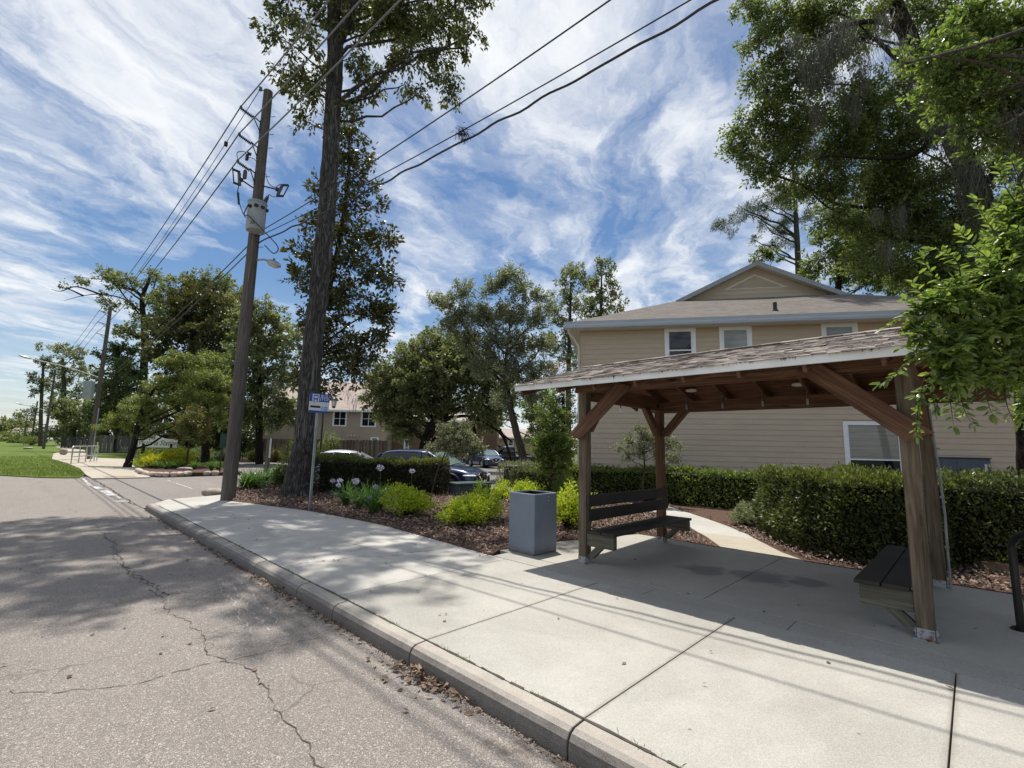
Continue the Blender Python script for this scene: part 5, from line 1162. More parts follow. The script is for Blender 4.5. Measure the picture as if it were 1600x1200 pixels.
    for x in (f-.90, b+.88):
        for s in (-1, 1):
            c = P(x, s*(h-.11), wr+.0); ax = sd*s
            mb = MB(); mb.lathe(c-ax*.11, [(wr*.62,0),(wr*.9,0),(wr,.04),(wr,.19),(wr*.93,.222),(wr*.68,.225),(wr*.66,.18)], 28, ax); w_ = mb.build('wheel', M['tyre'], T, smooth=True)
            mb = MB(); mb.lathe(c, [(wr*.16,.05),(wr*.16,.115),(.02,.12)], 12, ax)
            q0 = ax.orthogonal().normalized(); q1 = ax.cross(q0)
            for k in range(10):
                q = 2*math.pi*k/10; dd = q0*math.cos(q)+q1*math.sin(q); mb.tube([c+ax*.10+dd*wr*.10, c+ax*.105+dd*wr*.66], [.022,.016], 6)
            mb.lathe(c, [(wr*.62,.07),(wr*.69,.08),(wr*.69,.118),(wr*.63,.118),(wr*.60,.07)], 28, ax); mb.build('rim', M['rim'], w_, smooth=True)
            mb = MB(); n_ = 22; a0 = math.pi*-.06
            arc = [c+ax*.115+(hd*math.cos(t)+Vector((0,0,1))*math.sin(t))*(wr+.06) for t in np.linspace(a0, math.pi-a0, n_)]
            mb.tube(arc, .05, 8); mb.build('wheel_arch', M['black'], T, smooth=True)
    Rb = Matrix((hd, sd, Vector((0,0,1)))).transposed()
    zg_ = (.62, .74)[kind != 'sedan']
    mb = MB(); ellip(mb, P(f-.03, 0, zg_-.06), (.05,h*.46,.17), Rb); gl = mb.build('grille', M['black'], T, smooth=True)
    mb = MB(); mb.tube(curve_pts([P(f-.10, -h*.62, zg_+.07), P(f-.0, -h*.44, zg_-.02), P(f+.025, -h*.22, zg_-.20), P(f+.03, 0, zg_-.24), P(f+.025, h*.22, zg_-.20), P(f-.0, h*.44, zg_-.02), P(f-.10, h*.62, zg_+.07)], 5), .026, 8); mb.build('grille_trim', M['chrome'], gl, smooth=True)
    mb = MB(); ellip(mb, P(f+.022, 0, zg_-.02), (.015,.08,.06), Rb); mb.build('badge', M['chrome'], gl, smooth=True)
    mb = MB(); mb.box(P(f-.06,0,g+.08), (.12,Wd*.74,.14), Rb); mb.box(P(b+.06,0,g+.10), (.12,Wd*.76,.16), Rb); mb.build('bumper', M['black'], T, bevel=.03)
    if kind != 'truck':
        # windscreen sits on the raked front of the cabin
        x0_, z0c = roof[-1]; x1_, z1c = roof[-2]
        mb = MB(); mb.hexa([P(x0_-.09,-h*.80,z0c-.0),P(x0_-.05,0,z0c+.0),P(x1_+.05,0,z1c+.0),P(x1_+.02,-h*.62,z1c-.02)], [P(x0_-.08,-h*.80,z0c+.02),P(x0_-.02,0,z0c+.03),P(x1_+.08,0,z1c+.02),P(x1_+.05,-h*.62,z1c)])
        mb.hexa([P(x0_-.05,.001,z0c),P(x0_-.09,h*.80,z0c),P(x1_+.02,h*.62,z1c-.02),P(x1_+.05,.001,z1c)], [P(x0_-.02,.001,z0c+.03),P(x0_-.08,h*.80,z0c+.02),P(x1_+.05,h*.62,z1c),P(x1_+.08,.001,z1c+.02)])
        mb.build('windscreen', M['windscreen'], T)
    return T
hd_ = (AX_R.x*.93-AX_F.x*.36, AX_R.y*.93-AX_F.y*.36)
def nose(px, D, L, z, head): p = GD(px, D, z); h_ = Vector((head[0],head[1],0)).normalized(); q = p-h_*L/2; return (q.x, q.y, z)
car('parked_car', 'navy blue crossover car parked nose out beyond the clipped dark hedge', nose(755, 17.2, 4.5, -.15, hd_), hd_, 'car_navy', 4.5, 1.84, 1.58, 'suv')
hd2 = (-AX_R.x*.97-AX_F.x*.2, -AX_R.y*.97-AX_F.y*.2)
q = GD(522, 19.6, -.15); car('parked_car', 'silver-white car showing only its roof over the clipped dark hedge', (q.x, q.y, -.15), hd2, 'car_silver', 4.4, 1.78, 1.47, 'sedan')
q = GD(758, 41, -.15); car('parked_car', 'blue car in the far row beside the black pickup', (q.x, q.y, -.15), (AX_R.x*.5-AX_F.x, AX_R.y*.5-AX_F.y), 'car_blue', 4.4, 1.8, 1.55, 'suv')
q = GD(795, 44, -.15); car('pickup_truck', 'black pickup truck parked across the lot under the trees', (q.x, q.y, -.15), (-AX_R.x*.95-AX_F.x*.1, -AX_R.y*.95-AX_F.y*.1), 'car_black', 5.3, 1.95, 1.85, 'truck')
q = GD(742, 47, -.15); car('parked_car', 'grey car mostly hidden beyond the silver-leaved small tree', (q.x, q.y, -.15), (AX_R.x*.4-AX_F.x, AX_R.y*.4-AX_F.y), 'car_grey', 4.4, 1.8, 1.5, 'suv')
def rdir(r, n): return unit(r.normal(0, 1, (n, 3)))
def tri_tubes(segs, k=4):
    """many thin tapered twigs at once: segs = (p0, p1, p2, r0, r1) -> arrays"""
    V = []; F = []; b = 0
    for p0, p1, p2, r0, r1 in segs:
        t = p2-p0; t = t/(np.linalg.norm(t)+1e-9); a = np.cross(t, (.3,.5,.81)); a /= np.linalg.norm(a)+1e-9; c = np.cross(t, a)
        for p, rr_ in ((p0, r0), (p1, (r0+r1)/2), (p2, r1)):
            for q in range(k): an = 2*math.pi*q/k; V.append(p+(a*math.cos(an)+c*math.sin(an))*rr_)
        for i in range(2):
            for q in range(k): F.append((b+i*k+q, b+i*k+(q+1)%k, b+(i+1)*k+(q+1)%k, b+(i+1)*k+q))
        b += 3*k
    return V, F
def np3(v): return np.array((v[0], v[1], v[2]))
def bez(a, m, b, n=7): return [a*(1-t)**2+m*2*t*(1-t)+b*t*t for t in np.linspace(0, 1, n)]
def tree(name, label, trunk, blobs, D, lm, bm, L=.10, asp=.5, n=20000, sig=.35, droop=.25, seed=0, group=None, cat='tree', per=40, flat=.85, limbs=True, oval=False, limb_r=1.0, twig=1.0, moss=None, gap=1.0, extra=None, lk=1.3, lai=3.0, vs=.75, cap=80000, zb=.15, rise=.45, lp=1.0):
    L *= lk; asp = min(.62, asp*1.2)
    r = np.random.default_rng(seed+100)
    tp = [np3(W(x, y, d)) if not isinstance(x, tuple) else np.array(x) for (x, y, d, _) in trunk]; tr = [q[3] for q in trunk]
    base = tp[0].copy(); T = thing(name, (base[0], base[1], max(base[2], 0) if base[2] < 1 else 0), label, cat, group)
    # trunk, resampled and a little wavy
    P = curve_pts([Vector(p) for p in tp], 6); R = list(np.interp(np.linspace(0, len(tp)-1, len(P)), range(len(tp)), tr))
    P = [p+Vector(r.normal(0, .035, 3)*R[i]) if 0 < i < len(P)-1 else p for i, p in enumerate(P)]
    mb = MB(); mb.tube(P, R, 14)
    C = []; Rb = []
    for q in blobs:
        d = D+(q[3] if len(q) > 3 else r.uniform(-.5, .5)*q[2]*D/FPX*1.2); C.append(np3(W(q[0], q[1], d))); Rb.append(q[2]*d/FPX)
    if extra:
        for c, rr_ in extra: C.append(np.array(c, float)); Rb.append(rr_)
    PA = np.array([tuple(p) for p in P])
    tw = []
    med = np.median(Rb)
    for c, R_ in zip(C, Rb):
        if not limbs: break
        if (R_ < med*.95 and r.random() < .5) or r.random() > lp: continue
        hz_ = rise*np.hypot(PA[:, 0]-c[0], PA[:, 1]-c[1])+.1*R_; dd = np.linalg.norm(PA-c, axis=1)+np.where(PA[:, 2] > c[2]-hz_, 1.6*(PA[:, 2]-c[2]+hz_), 0)+np.where(np.arange(len(PA)) < len(PA)*.25, 2, 0)
        i = int(np.argmin(dd)); a = PA[i]; ln = np.linalg.norm(c-a)
        if ln < R_*.4: continue
        m = (a+c)/2+np.array([0,0,.03*ln])+r.normal(0, .09*ln, 3); r0 = min(R[i]*.5, .012+.012*ln)*limb_r
        pts = bez(a, m, c, 7); pts = [p+r.normal(0, .02*ln, 3) if 0 < k < 6 else p for k, p in enumerate(pts)]
        mb.tube([Vector(p) for p in pts], list(np.linspace(r0, max(.008, r0*.35), 7)), 7)
    w = np.array([x**2 for x in Rb]); n = 2.2*lai*math.pi*w.sum()/(L*L*asp*.45); w /= w.sum(); PC = []; PO = []
    if n > cap: L *= math.sqrt(n/cap); n = cap
    for c, R_, k in zip(C, Rb, (w*n/per).astype(int)+2):
        u = rdir(r, k)*(r.random((k, 1))**.42)*R_; u[:, 2] *= flat
        # irregular outline: stretch by a few random lobes, thin out part of the volume
        lob = rdir(r, 7); f = (np.maximum(0, u@lob.T/(R_+1e-9))**2).max(1); keep = r.random(k) < np.clip(.42+f*gap, 0, 1); u = u[keep]*(.75+.5*f[keep])[:, None]
        PC.append(c+u); PO.append(unit(u))
        if limbs:
            for q in range(0, len(u)):
                if r.random() < .55*twig:
                    a = c+u[q]*r.uniform(.0, .35); b = c+u[q]; m = (a+b)/2+r.normal(0, .12, 3)*np.linalg.norm(b-a)
                    rr0 = (.006+.010*np.linalg.norm(b-a))*limb_r; tw.append((a, m, b, rr0, .003))
    to = mb.build('trunk', M[bm], T, smooth=True)
    if tw:
        V, F = tri_tubes(tw); arrmesh('branches', V, F, M[bm], T, smooth=True)
    PC = np.concatenate(PC); PO = np.concatenate(PO); k = np.maximum(3, r.poisson(per, len(PC))); idx = np.repeat(np.arange(len(PC)), k); N_ = len(idx)
    s = sig*r.uniform(.6, 1.45, len(PC)); dr = unit(PO*.8+rdir(r, len(PC))*.6+np.array([0,0,zb])); t = r.random(N_)**.85
    lat = np.clip(r.normal(0, 1, (N_, 3)), -1.7, 1.7)*(s[idx]*.42*(1.1-.6*t))[:, None]
    p = PC[idx]+dr[idx]*((t-.38)*2.5*s[idx])[:, None]+lat; A = unit(lat)*.6+dr[idx]*.6+r.normal(0, .4, (N_, 3)); A[:, 2] -= droop*.9
    sg_ = [(PC[i]-dr[i]*1.3*s[i], PC[i]+r.normal(0, .06, 3)*s[i], PC[i]+dr[i]*1.4*s[i], .004+.006*s[i], .002) for i in range(len(PC))]
    V, F = tri_tubes(sg_, 3); tw_o = arrmesh('twigs', V, F, M[bm], T, smooth=True)
    Nn = r.normal(0, .8, (N_, 3)); Nn[:, 2] += .8
    Ls = L*r.uniform(.6, 1.25, N_)
    leaves('crown', p, A, Nn, Ls, Ls*asp*r.uniform(.75, 1.25, N_), M[lm], T, oval)
    if moss:
        MV = []; MF = []; b = 0
        for (px, py, dd, ln, wd, cnt) in moss:
            c = np3(W(px, py, dd)); wdm = wd*dd/FPX; lnm = ln*dd/FPX
            for _ in range(cnt*4):
                o = c+np.array([r.normal(0, wdm), r.normal(0, wdm), r.normal(0, .12)*lnm]); l = lnm*r.uniform(.2, 1.1)*abs(math.cos(min(1.4, math.hypot(o[0]-c[0], o[1]-c[1])/(wdm*2.2)))); q = r.uniform(0, 6.28); d = np.array([math.cos(q), math.sin(q), 0]); wq = wdm*r.uniform(.02, .07); pr = o.copy()
                for j in range(6):
                    t = j/5; ww = wq*(1-t)**.7*(.6+.4*math.sin(3+t*9))+.002; pr = o+np.array([math.sin(t*4+q)*.05*lnm, math.cos(t*3+q)*.05*lnm, -l*t]); MV += [pr+d*ww, pr-d*ww]
                for j in range(5): MF.append((b+2*j, b+2*j+1, b+2*j+3, b+2*j+2))
                b += 12
        arrmesh('hanging_moss', MV, MF, M['moss'], T)
    return T
# ---------------------------------------------------------------- the tall tree by the bus stop, its crown running out above the frame
bt_ = G(463, 774); Dt = (bt_-CAM).dot(AX_F)
TR = [((bt_.x-.02,bt_.y+.02,-.3),0,0,.58), ((bt_.x,bt_.y,.08),0,0,.47), ((bt_.x+.01,bt_.y,.5),0,0,.38), (476,690,Dt+.1,.335), (487,560,Dt+.45,.31), (497,470,Dt+.7,.30), (509,350,Dt+1.0,.285), (517,230,Dt+1.4,.27), (523,110,Dt+1.8,.26), (524,40,Dt+2.0,.27), (520,-60,Dt+2.5,.20), (515,-180,Dt+3.2,.13)]
dT = Dt+1.9
bl = [(428,55,20,-1.0),(452,25,28),(470,80,26,-.8),(462,120,24),(480,150,26,-.6),(478,190,17),(500,110,28),(440,108,14),(497,30,30),
      (560,40,30,.5),(600,35,38),(560,95,24),(590,130,20),(640,40,36),(650,85,26),(685,40,36),(720,20,26),(735,55,18,-.8),(690,90,22),(628,95,18),(632,132,13),(655,145,13),(697,125,20),(703,150,13),(570,150,14),(612,10,40),(670,0,40),(545,170,16),(725,75,12)]
ex = [((bt_.x+x, bt_.y+y, z), rr_) for x, y, z, rr_ in ((1.8,-.8,19.0,1.2),(.2,-2.6,19.2,1.15),(-2.2,-1.6,19.6,1.2),(-1.6,1.4,20.0,1.1),(2.6,1.6,18.8,1.2),(0,.2,21.2,1.3),(3.6,-2.4,18.8,1.1),(-2.9,.3,20.6,1.0),(1.2,.9,22.4,1.1),(-.6,-1.6,22.6,1.0),(4.6,.2,18.4,1.15),(-1.4,-4.0,20.0,1.0),(.4,-5.4,19.6,.85),(-3.8,-3.0,20.4,.9),(3.2,3.4,18.6,.95),(4.4,1.9,19.2,1.0),(.9,2.6,20.2,1.0),(-2.6,1.2,20.6,1.0),(-1.4,3.2,19.8,.9),(5.2,3.0,18.9,.8),(2.2,.2,21.4,1.0),(3.0,-1.2,19.8,1.2),(1.0,-3.4,20.7,1.15),(-1.0,-2.4,21.2,1.15),(5.4,-.9,19.4,1.0),(2.2,-2.4,20.9,1.2),(-3.4,-2.2,21.4,1.1),(-2.4,-3.6,20.6,1.0))]
tree('tall_tree', 'towering furrowed-bark tree with a forked trunk and drooping leaf sprays at the bus stop', TR, bl, dT, 'lf_tall', 'bark_oak', .115, .40, 78000, .20, .5, 1, per=30, lk=1.15, extra=ex, gap=1.15, lai=1.7, zb=-.9)
T_tall = S.objects[-1] if False else [o for o in COL.objects if o.get('category') == 'tree'][-1]
fk = [(526,70,Dt+1.85,.19),(543,30,Dt+1.9,.19),(556,-10,Dt+2.1,.17),(575,-90,Dt+2.6,.11)]
mb = MB(); mb.tube(curve_pts([W(a,b,c) for a,b,c,_ in fk], 6), list(np.interp(np.linspace(0,3,19), range(4), [q[3] for q in fk])), 12); mb.build('fork_stem', M['bark_oak'], T_tall, smooth=True)
# magnolia behind it
Dm = 18.5
bl = [(520,195,16),(545,205,20),(560,240,22),(535,265,26),(570,285,20),(548,320,28),(585,325,14),(500,300,18),(488,345,18),(515,360,26),(560,370,30),(595,372,22),(612,375,12),(475,390,20),(500,410,24),(545,420,32),(590,425,26),(613,440,12),(468,435,18),(495,455,26),(530,470,34),(575,485,30),(600,490,16),(490,510,26),(535,530,36),(580,545,28),(598,520,14),(500,560,30),(550,580,34),(500,610,24),(478,590,22)]
tree('magnolia_tree', 'narrow dark magnolia with bronze leathery leaves standing directly behind the tall trunk', [(474,760,Dm,.20),(484,640,Dm,.18),(497,520,Dm+.3,.15),(528,390,Dm+.6,.10),(545,270,Dm+1,.07),(545,200,Dm+1.3,.04)], bl, Dm+.4, 'lf_magn', 'bark_dark', .155, .42, 24000, .20, .1, 2, per=15, gap=1.3,
     moss=[(545,612,Dm-1,30,3.5,7),(556,622,Dm-1,28,3,8),(568,616,Dm-1,22,2.5,5),(432,600,Dm+3,40,4,8)], lai=2.0, lk=1.25)
# ---------------------------------------------------------------- trees on the far side of the drive
gL = 'trees beyond the driveway'
tree('oak_tree', 'gaunt tree with bare reaching limbs high above the far pole', [(222,700,66,.55),(224,600,66,.5),(226,520,66,.42),(222,470,66,.3),(232,440,66,.2),(238,425,66,.1)], [(122,437,8),(135,442,6),(160,430,13),(178,436,13),(196,434,13),(186,448,10),(215,445,12),(236,428,9),(244,438,9),(160,465,9),(172,478,9),(200,475,10),(218,500,14),(190,515,14),(205,520,12),(240,470,12),(230,540,16),(255,452,9),(100,447,5)], 66, 'lf_oak', 'bark_dark', .26, .55, 5200, .32, .1, 3, gL, limb_r=2.4, per=12, lai=1.9)
mbx = MB()
for pts in (((224,490),(195,468),(160,460),(130,462),(100,470)), ((226,500),(200,470),(175,440),(150,436),(118,432)), ((160,461),(120,448),(95,455),(80,452)), ((130,462),(108,452),(88,447)), ((226,480),(240,450),(245,430),(252,425)), ((225,470),(205,445),(195,425))):
    pp = [W(x, y, 66) for x, y in pts]; mbx.tube(curve_pts(pp, 5), list(np.linspace(.13, .02, (len(pp)-1)*5+1)), 6)
mbx.build('bare_limb', M['bark_dark'], [o for o in COL.objects if o.get('category') == 'tree'][-1], smooth=True)
tree('broadleaf_tree', 'soft light-green tree crown rising beside the dark magnolia', [(300,700,60,.4),(300,560,60,.3),(300,470,60,.15)], [(262,470,22),(285,455,24),(310,448,20),(330,440,20),(350,452,24),(372,475,26),(270,500,26),(380,510,26),(250,505,20),(355,490,30)], 60, 'lf_oak', 'bark_pale', .24, .5, 10500, .40, .15, 4, gL, lai=3)
tree('magnolia_tree', 'broad domed magnolia with glossy dark leaves and white blooms beyond the drive', [(318,715,52,.4),(318,620,52,.3),(318,520,52,.2)], [(280,490,26),(312,475,30),(345,478,26),(270,525,28),(305,520,36),(345,520,34),(372,505,18),(280,570,30),(320,570,36),(360,565,30),(300,620,30),(345,615,30),(255,560,20),(250,610,24),(225,640,22),(300,660,26),(345,660,28),(260,660,24),(290,690,20),(240,685,18)], 52, 'lf_magn', 'bark_dark', .30, .45, 12500, .38, .05, 5, gL, lai=3.2)
tree('evergreen_tree', 'dense dark evergreen tree just behind the cabinet pole', [(182,705,64,.4),(182,620,64,.3),(185,540,64,.15)], [(192,545,16),(180,565,24),(205,575,22),(170,600,28),(200,610,28),(175,640,30),(205,645,26),(160,660,20),(215,670,22),(185,675,24)], 64, 'lf_dark', 'bark_dark', .26, .5, 10500, .42, .1, 6, gL, lai=3.2)
tree('leaning_tree', 'small leaning tree with layered bright green sprays beside the name board', [(199,730,29.3,.24),(203,715,29.4,.19),(209,695,29.5,.16),(214,670,29.6,.14),(222,640,29.8,.11),(240,610,30,.08),(262,585,30.3,.05)], [(262,566,15),(285,558,18),(310,560,14),(300,585,22),(265,595,22),(240,605,16),(225,625,18),(330,590,22),(355,600,20),(345,625,22),(205,640,18),(185,655,18),(170,662,12),(160,668,8),(225,655,18),(245,640,20),(275,625,22),(305,620,22),(250,668,12),(228,680,10),(335,650,18),(310,648,16),(200,668,10)], 30, 'lf_lime', 'bark_dark', .11, .36, 19000, .20, .15, 7, gL, flat=.4, gap=1.4, lk=1.2, lai=2.0)
tree('broadleaf_tree', 'dark shady tree filling the gap between transformer pole and tall trunk', [(405,735,38,.3),(405,640,38,.25),(405,520,38,.15)], [(390,500,28),(415,485,24),(435,510,24),(395,545,32),(430,550,30),(455,535,18),(385,590,30),(420,600,34),(450,590,24),(395,640,32),(430,645,32),(455,640,20),(370,650,24),(362,560,20)], 38, 'lf_oak', 'bark_dark', .20, .5, 15000, .36, .15, 8, gL, lai=2.8)
tree('broadleaf_tree', 'dark tree mass standing in the shade behind the flower island', [(345,730,43,.3),(345,650,43,.25),(345,600,43,.15)], [(320,655,26),(345,640,30),(370,650,28),(395,665,22),(330,690,20),(360,690,24),(300,650,18),(385,690,16)], 43, 'lf_dark', 'bark_dark', .22, .5, 9000, .36, .2, 9, gL)
tree('crape_myrtle', 'small crape myrtle with russet flower tips on the flower island', [(291,727,28,.06),(294,705,28,.05),(298,680,28,.04)], [(290,660,14),(302,652,14),(312,665,14),(285,680,12),(300,680,16),(318,678,12),(306,640,8)], 28, 'lf_crape', 'bark_pale', .09, .45, 4200, .17, .1, 10, gL, lai=2)
tree('broadleaf_tree', 'straight dark-trunked tree behind the crape myrtle on the flower island', [(321,722,33,.28),(321,690,33,.24),(322,640,33,.18),(325,590,33,.1)], [(325,600,24),(345,610,20),(305,605,20),(330,570,22)], 33, 'lf_green', 'bark_dark', .15, .5, 5200, .28, .2, 11, gL)
tree('oak_tree', 'hazy sparse-topped tree standing over the distant poles', [(100,698,112,.6),(100,620,112,.5),(98,560,112,.25)], [(82,545,12),(100,548,12),(118,556,14),(85,575,16),(110,585,18),(130,575,14),(95,610,20),(125,615,20),(80,600,10)], 112, 'lf_grey', 'bark_pale', .40, .5, 5200, .55, .1, 12, gL, limb_r=1.8, lai=1.8)
tree('broadleaf_tree', 'spreading olive-green tree behind the dark screened fence', [(115,698,98,.5),(115,660,98,.4)], [(95,640,20),(118,650,24),(140,645,22),(105,675,18),(135,675,22),(85,670,14),(150,665,16)], 98, 'lf_oak', 'bark_dark', .36, .5, 8000, .55, .1, 13, gL)
tree('pine_tree', 'slender dark pine between the distant poles', [(63,698,92,.35),(64,650,92,.3),(66,600,92,.25),(69,560,92,.12)], [(68,565,8),(58,590,7),(55,610,7),(52,645,6),(72,600,8)], 92, 'lf_pine', 'bark_pale', .40, .25, 1200, .45, .1, 14, gL)
for k, (px, py, rr_, d, lab) in enumerate(((14,668,14,205,'rounded far tree at the very edge of the lawn horizon'), (30,660,14,215,'taller far tree rising over the reddish roof'), (8,680,9,170,'bright green small tree by the distant low house'), (32,686,8,135,'leafy green bush at the feet of the distant poles'), (55,676,10,150,'dark far tree between the two thinnest poles'))):
    tree('broadleaf_tree', lab, [(px,697,d,.4),(px,py,d,.2)], [(px,py,rr_),(px-rr_*.7,py+rr_*.5,rr_*.8),(px+rr_*.8,py+rr_*.5,rr_*.8),(px,py+rr_,rr_*.9)], d, ('lf_oak','lf_oak','lf_lime','lf_green','lf_dark')[k], 'bark_dark', d*.0036, .55, 2600, d*.006, .1, 30+k, 'far trees at the lawn horizon', limbs=False)
# ---------------------------------------------------------------- centre: live oak, slender oak, tall trees behind
gC = 'trees around the parking lot'
tree('live_oak', 'wide rounded live oak with dark arching limbs over the parking lot', [(655,738,34,.36),(660,705,34,.33),(672,670,34,.30),(690,640,34,.24),(705,600,34.5,.16)], [(605,590,26),(640,560,30),(680,545,32),(720,545,30),(615,625,26),(650,605,36),(690,590,40),(735,580,36),(770,600,30),(625,660,24),(600,650,14),(665,640,26),(700,630,28),(745,630,26),(785,640,24),(640,675,16),(590,625,22),(610,600,24),(660,575,30),(700,565,30),(760,660,18),(590,600,16)], 34, 'lf_oak', 'bark_dark', .135, .42, 46000, .33, .2, 15, gC, limb_r=1.6, gap=1.0, lai=4.4)
mbx = MB()
for pts in (((668,690),(690,660),(730,650),(770,668),(800,690)), ((672,672),(710,640),(750,632)), ((664,690),(640,668),(615,665)), ((735,650),(745,690),(742,715)), ((780,672),(790,690),(800,725))):
    pp = [W(x, y, 33.5) for x, y in pts]; mbx.tube(curve_pts(pp, 5), list(np.linspace(.16, .06, (len(pp)-1)*5+1)), 7)
mbx.build('arching_limb', M['bark_dark'], [o for o in COL.objects if o.get('category') == 'tree'][-1], smooth=True)
tree('slender_oak', 'tall airy oak with upswept grey limbs between the live oak and the house', [(822,742,27,.27),(815,705,27,.23),(803,660,27,.20),(795,620,27.2,.16),(790,580,27.4,.11),(793,540,27.5,.07),(800,480,27.8,.03)], [(680,468,10),(700,475,16),(725,455,16),(735,490,22),(765,450,16),(785,440,14),(800,432,14),(815,450,16),(840,465,14),(765,495,24),(800,490,26),(835,500,20),(700,510,18),(730,530,24),(775,535,28),(815,540,26),(850,540,18),(760,575,24),(805,580,26),(840,580,20),(790,620,20),(830,615,16),(718,500,14),(858,480,8)], 27.3, 'lf_grey', 'bark_pale', .12, .42, 25000, .25, .1, 16, gC, limb_r=1.5, gap=1.5,
     extra=None, lai=2.8, lk=1.15, zb=.8, rise=1.0)
tree('tall_oak', 'tall loose-leaved tree behind the slender oak close to the house gutter', [(888,735,38,.25),(888,620,38,.22),(890,520,38,.15),(892,440,38,.06)], [(880,425,12),(893,420,12),(905,435,14),(882,455,16),(900,470,18),(870,490,18),(895,510,20),(880,545,20),(905,550,14),(866,530,16)], 38, 'lf_oak', 'bark_pale', .17, .45, 11500, .30, .1, 17, gC, gap=1.5, lai=1.8)
tree('tall_oak', 'tall upright tree nearest the house gutter against the sky', [(938,735,40,.25),(938,560,40,.2),(940,430,40,.06)], [(933,418,10),(945,412,10),(955,430,12),(930,445,16),(950,455,16),(965,465,10),(930,475,18),(950,490,18),(915,480,12),(935,510,20),(972,480,6)], 40, 'lf_oak', 'bark_pale', .18, .45, 9800, .30, .1, 18, gC, gap=1.5, lai=1.8)
tree('broadleaf_tree', 'dense green tree filling the space behind the round-crowned sapling', [(880,745,30,.18),(880,680,30,.15),(880,620,30,.1)], [(865,590,20),(885,600,22),(870,630,22),(890,650,20),(855,650,16),(880,680,22),(895,690,14),(860,690,16),(895,570,14)], 30, 'lf_dark', 'bark_dark', .14, .45, 12000, .26, .2, 19, gC, lai=1.5, lk=1.05)
tree('broadleaf_tree', 'shaded green tree in the gap beyond the pickup', [(838,735,52,.25),(838,680,52,.2)], [(830,640,22),(850,655,20),(835,680,16),(770,650,18),(850,620,18),(750,672,14),(725,680,18)], 52, 'lf_green', 'bark_dark', .22, .45, 7000, .36, .2, 20, gC)
tree('broadleaf_tree', 'background tree closing the view behind the live oak', [(700,735,58,.3),(700,680,58,.25)], [(620,690,0.1),(690,650,26),(720,660,24),(660,640,26),(640,600,26)], 58, 'lf_dark', 'bark_dark', .26, .45, 7000, .4, .2, 21, gC)
mb = MB(); P = [np3(W(871+random.uniform(-18,14), 575+random.uniform(-8,8), 29)) for _ in range(70)]; P = np.array(P)
o = leaves('orange_blooms', P, RNG.normal(0,1,(70,3)), RNG.normal(0,1,(70,3)), np.full(70,.16), np.full(70,.09), M['orange_leaf'], [q for q in COL.objects if q.get('label','').startswith('dense green tree filling')][0])
# small garden trees
gS = 'small garden trees in the mulch bed'
tree('small_tree', 'small silvery-leaved tree leaning over the green utility box', [(671,789,12.8,.028),(676,765,12.8,.024),(684,735,12.8,.02),(697,705,12.8,.016)], [(690,668,9),(702,678,16),(722,685,18),(742,695,14),(755,702,8),(690,695,14),(712,705,14),(676,700,8),(728,668,9),(710,660,7),(735,710,8)], 12.8, 'lf_grey', 'bark_thin', .052, .48, 4600, .075, .2, 22, gS, per=14, gap=1.5, lai=1.6, lk=1.1)
tree('small_tree', 'round-crowned sapling on a straight thin stem behind the grey bin', [(864,800,13.6,.042),(864,760,13.6,.036),(863,720,13.6,.03),(863,670,13.6,.02),(864,630,13.6,.012)], [(863,690,24),(850,705,20),(878,705,20),(840,690,10),(888,690,10),(862,660,18),(852,725,13),(876,728,13),(866,640,11),(845,645,7),(880,650,8),(862,620,6)], 13.6, 'lf_privet', 'bark_thin', .060, .5, 10500, .10, .15, 23, gS, per=18)
tree('small_tree', 'small pale-leaved tree against the lap siding behind the left bench', [(1003,792,13.6,.034),(1004,760,13.6,.03),(1007,735,13.6,.025),(1006,705,13.6,.018)], [(1005,680,12),(1020,688,14),(1040,692,14),(985,690,11),(968,700,7),(1000,705,14),(1030,710,13),(1055,715,8),(1062,697,6),(980,715,7),(1000,668,7),(1060,722,5)], 13.6, 'lf_grey', 'bark_thin', .055, .48, 4600, .075, .15, 24, gS, per=14, gap=1.4, lai=1.7, lk=1.1)
# ---------------------------------------------------------------- right: mossy oak, pine, fillers behind the house
gR = 'big trees behind the house'
Dk = 24
bl = [(1165,8,18),(1190,20,22),(1215,40,24),(1240,20,26),(1195,55,14),(1270,50,26),(1230,75,16),(1300,20,30),(1340,60,30),(1380,20,30),
      (1178,125,16),(1200,135,20),(1150,205,14),(1140,230,9),(1170,190,20),(1195,175,22),(1160,240,20),(1190,225,26),(1220,200,28),(1230,150,22),(1185,265,20),(1215,260,24),(1245,235,26),(1255,180,26),(1275,130,24),(1300,190,30),(1290,240,28),(1330,150,30),(1340,220,34),(1320,280,30),(1360,290,34),(1380,200,34),(1400,130,34),(1400,280,36),(1430,350,36),(1380,360,34),(1340,350,28),(1420,220,34),(1460,280,34),(1470,380,36),(1500,440,40),(1450,430,34),(1520,330,36),(1550,420,40),(1460,100,34),(1500,160,36),(1540,80,40),(1580,160,40),(1560,250,36),(1600,330,40),(1620,60,44),(1490,30,40),(1440,10,34),(1175,70,16),(1210,100,20),(1250,110,26),(1300,75,28),(1290,290,26),(1255,290,20),(1230,300,16),(1345,175,34),(1310,240,30),(1390,250,36),(1300,340,24),(1350,400,30),(1400,420,30),(1240,210,30),(1270,20,28),(1420,300,40),(1450,340,40),(1390,310,36),(1480,420,40),(1500,370,36),(1440,180,36)]
TRK = [(1625,690,Dk+.5,.62),(1600,520,Dk,.58),(1565,400,Dk,.54),(1530,310,Dk,.50),(1490,215,Dk,.46),(1450,125,Dk,.42),(1412,40,Dk,.36),(1385,-40,Dk+.5,.25),(1370,-120,Dk+1,.12)]
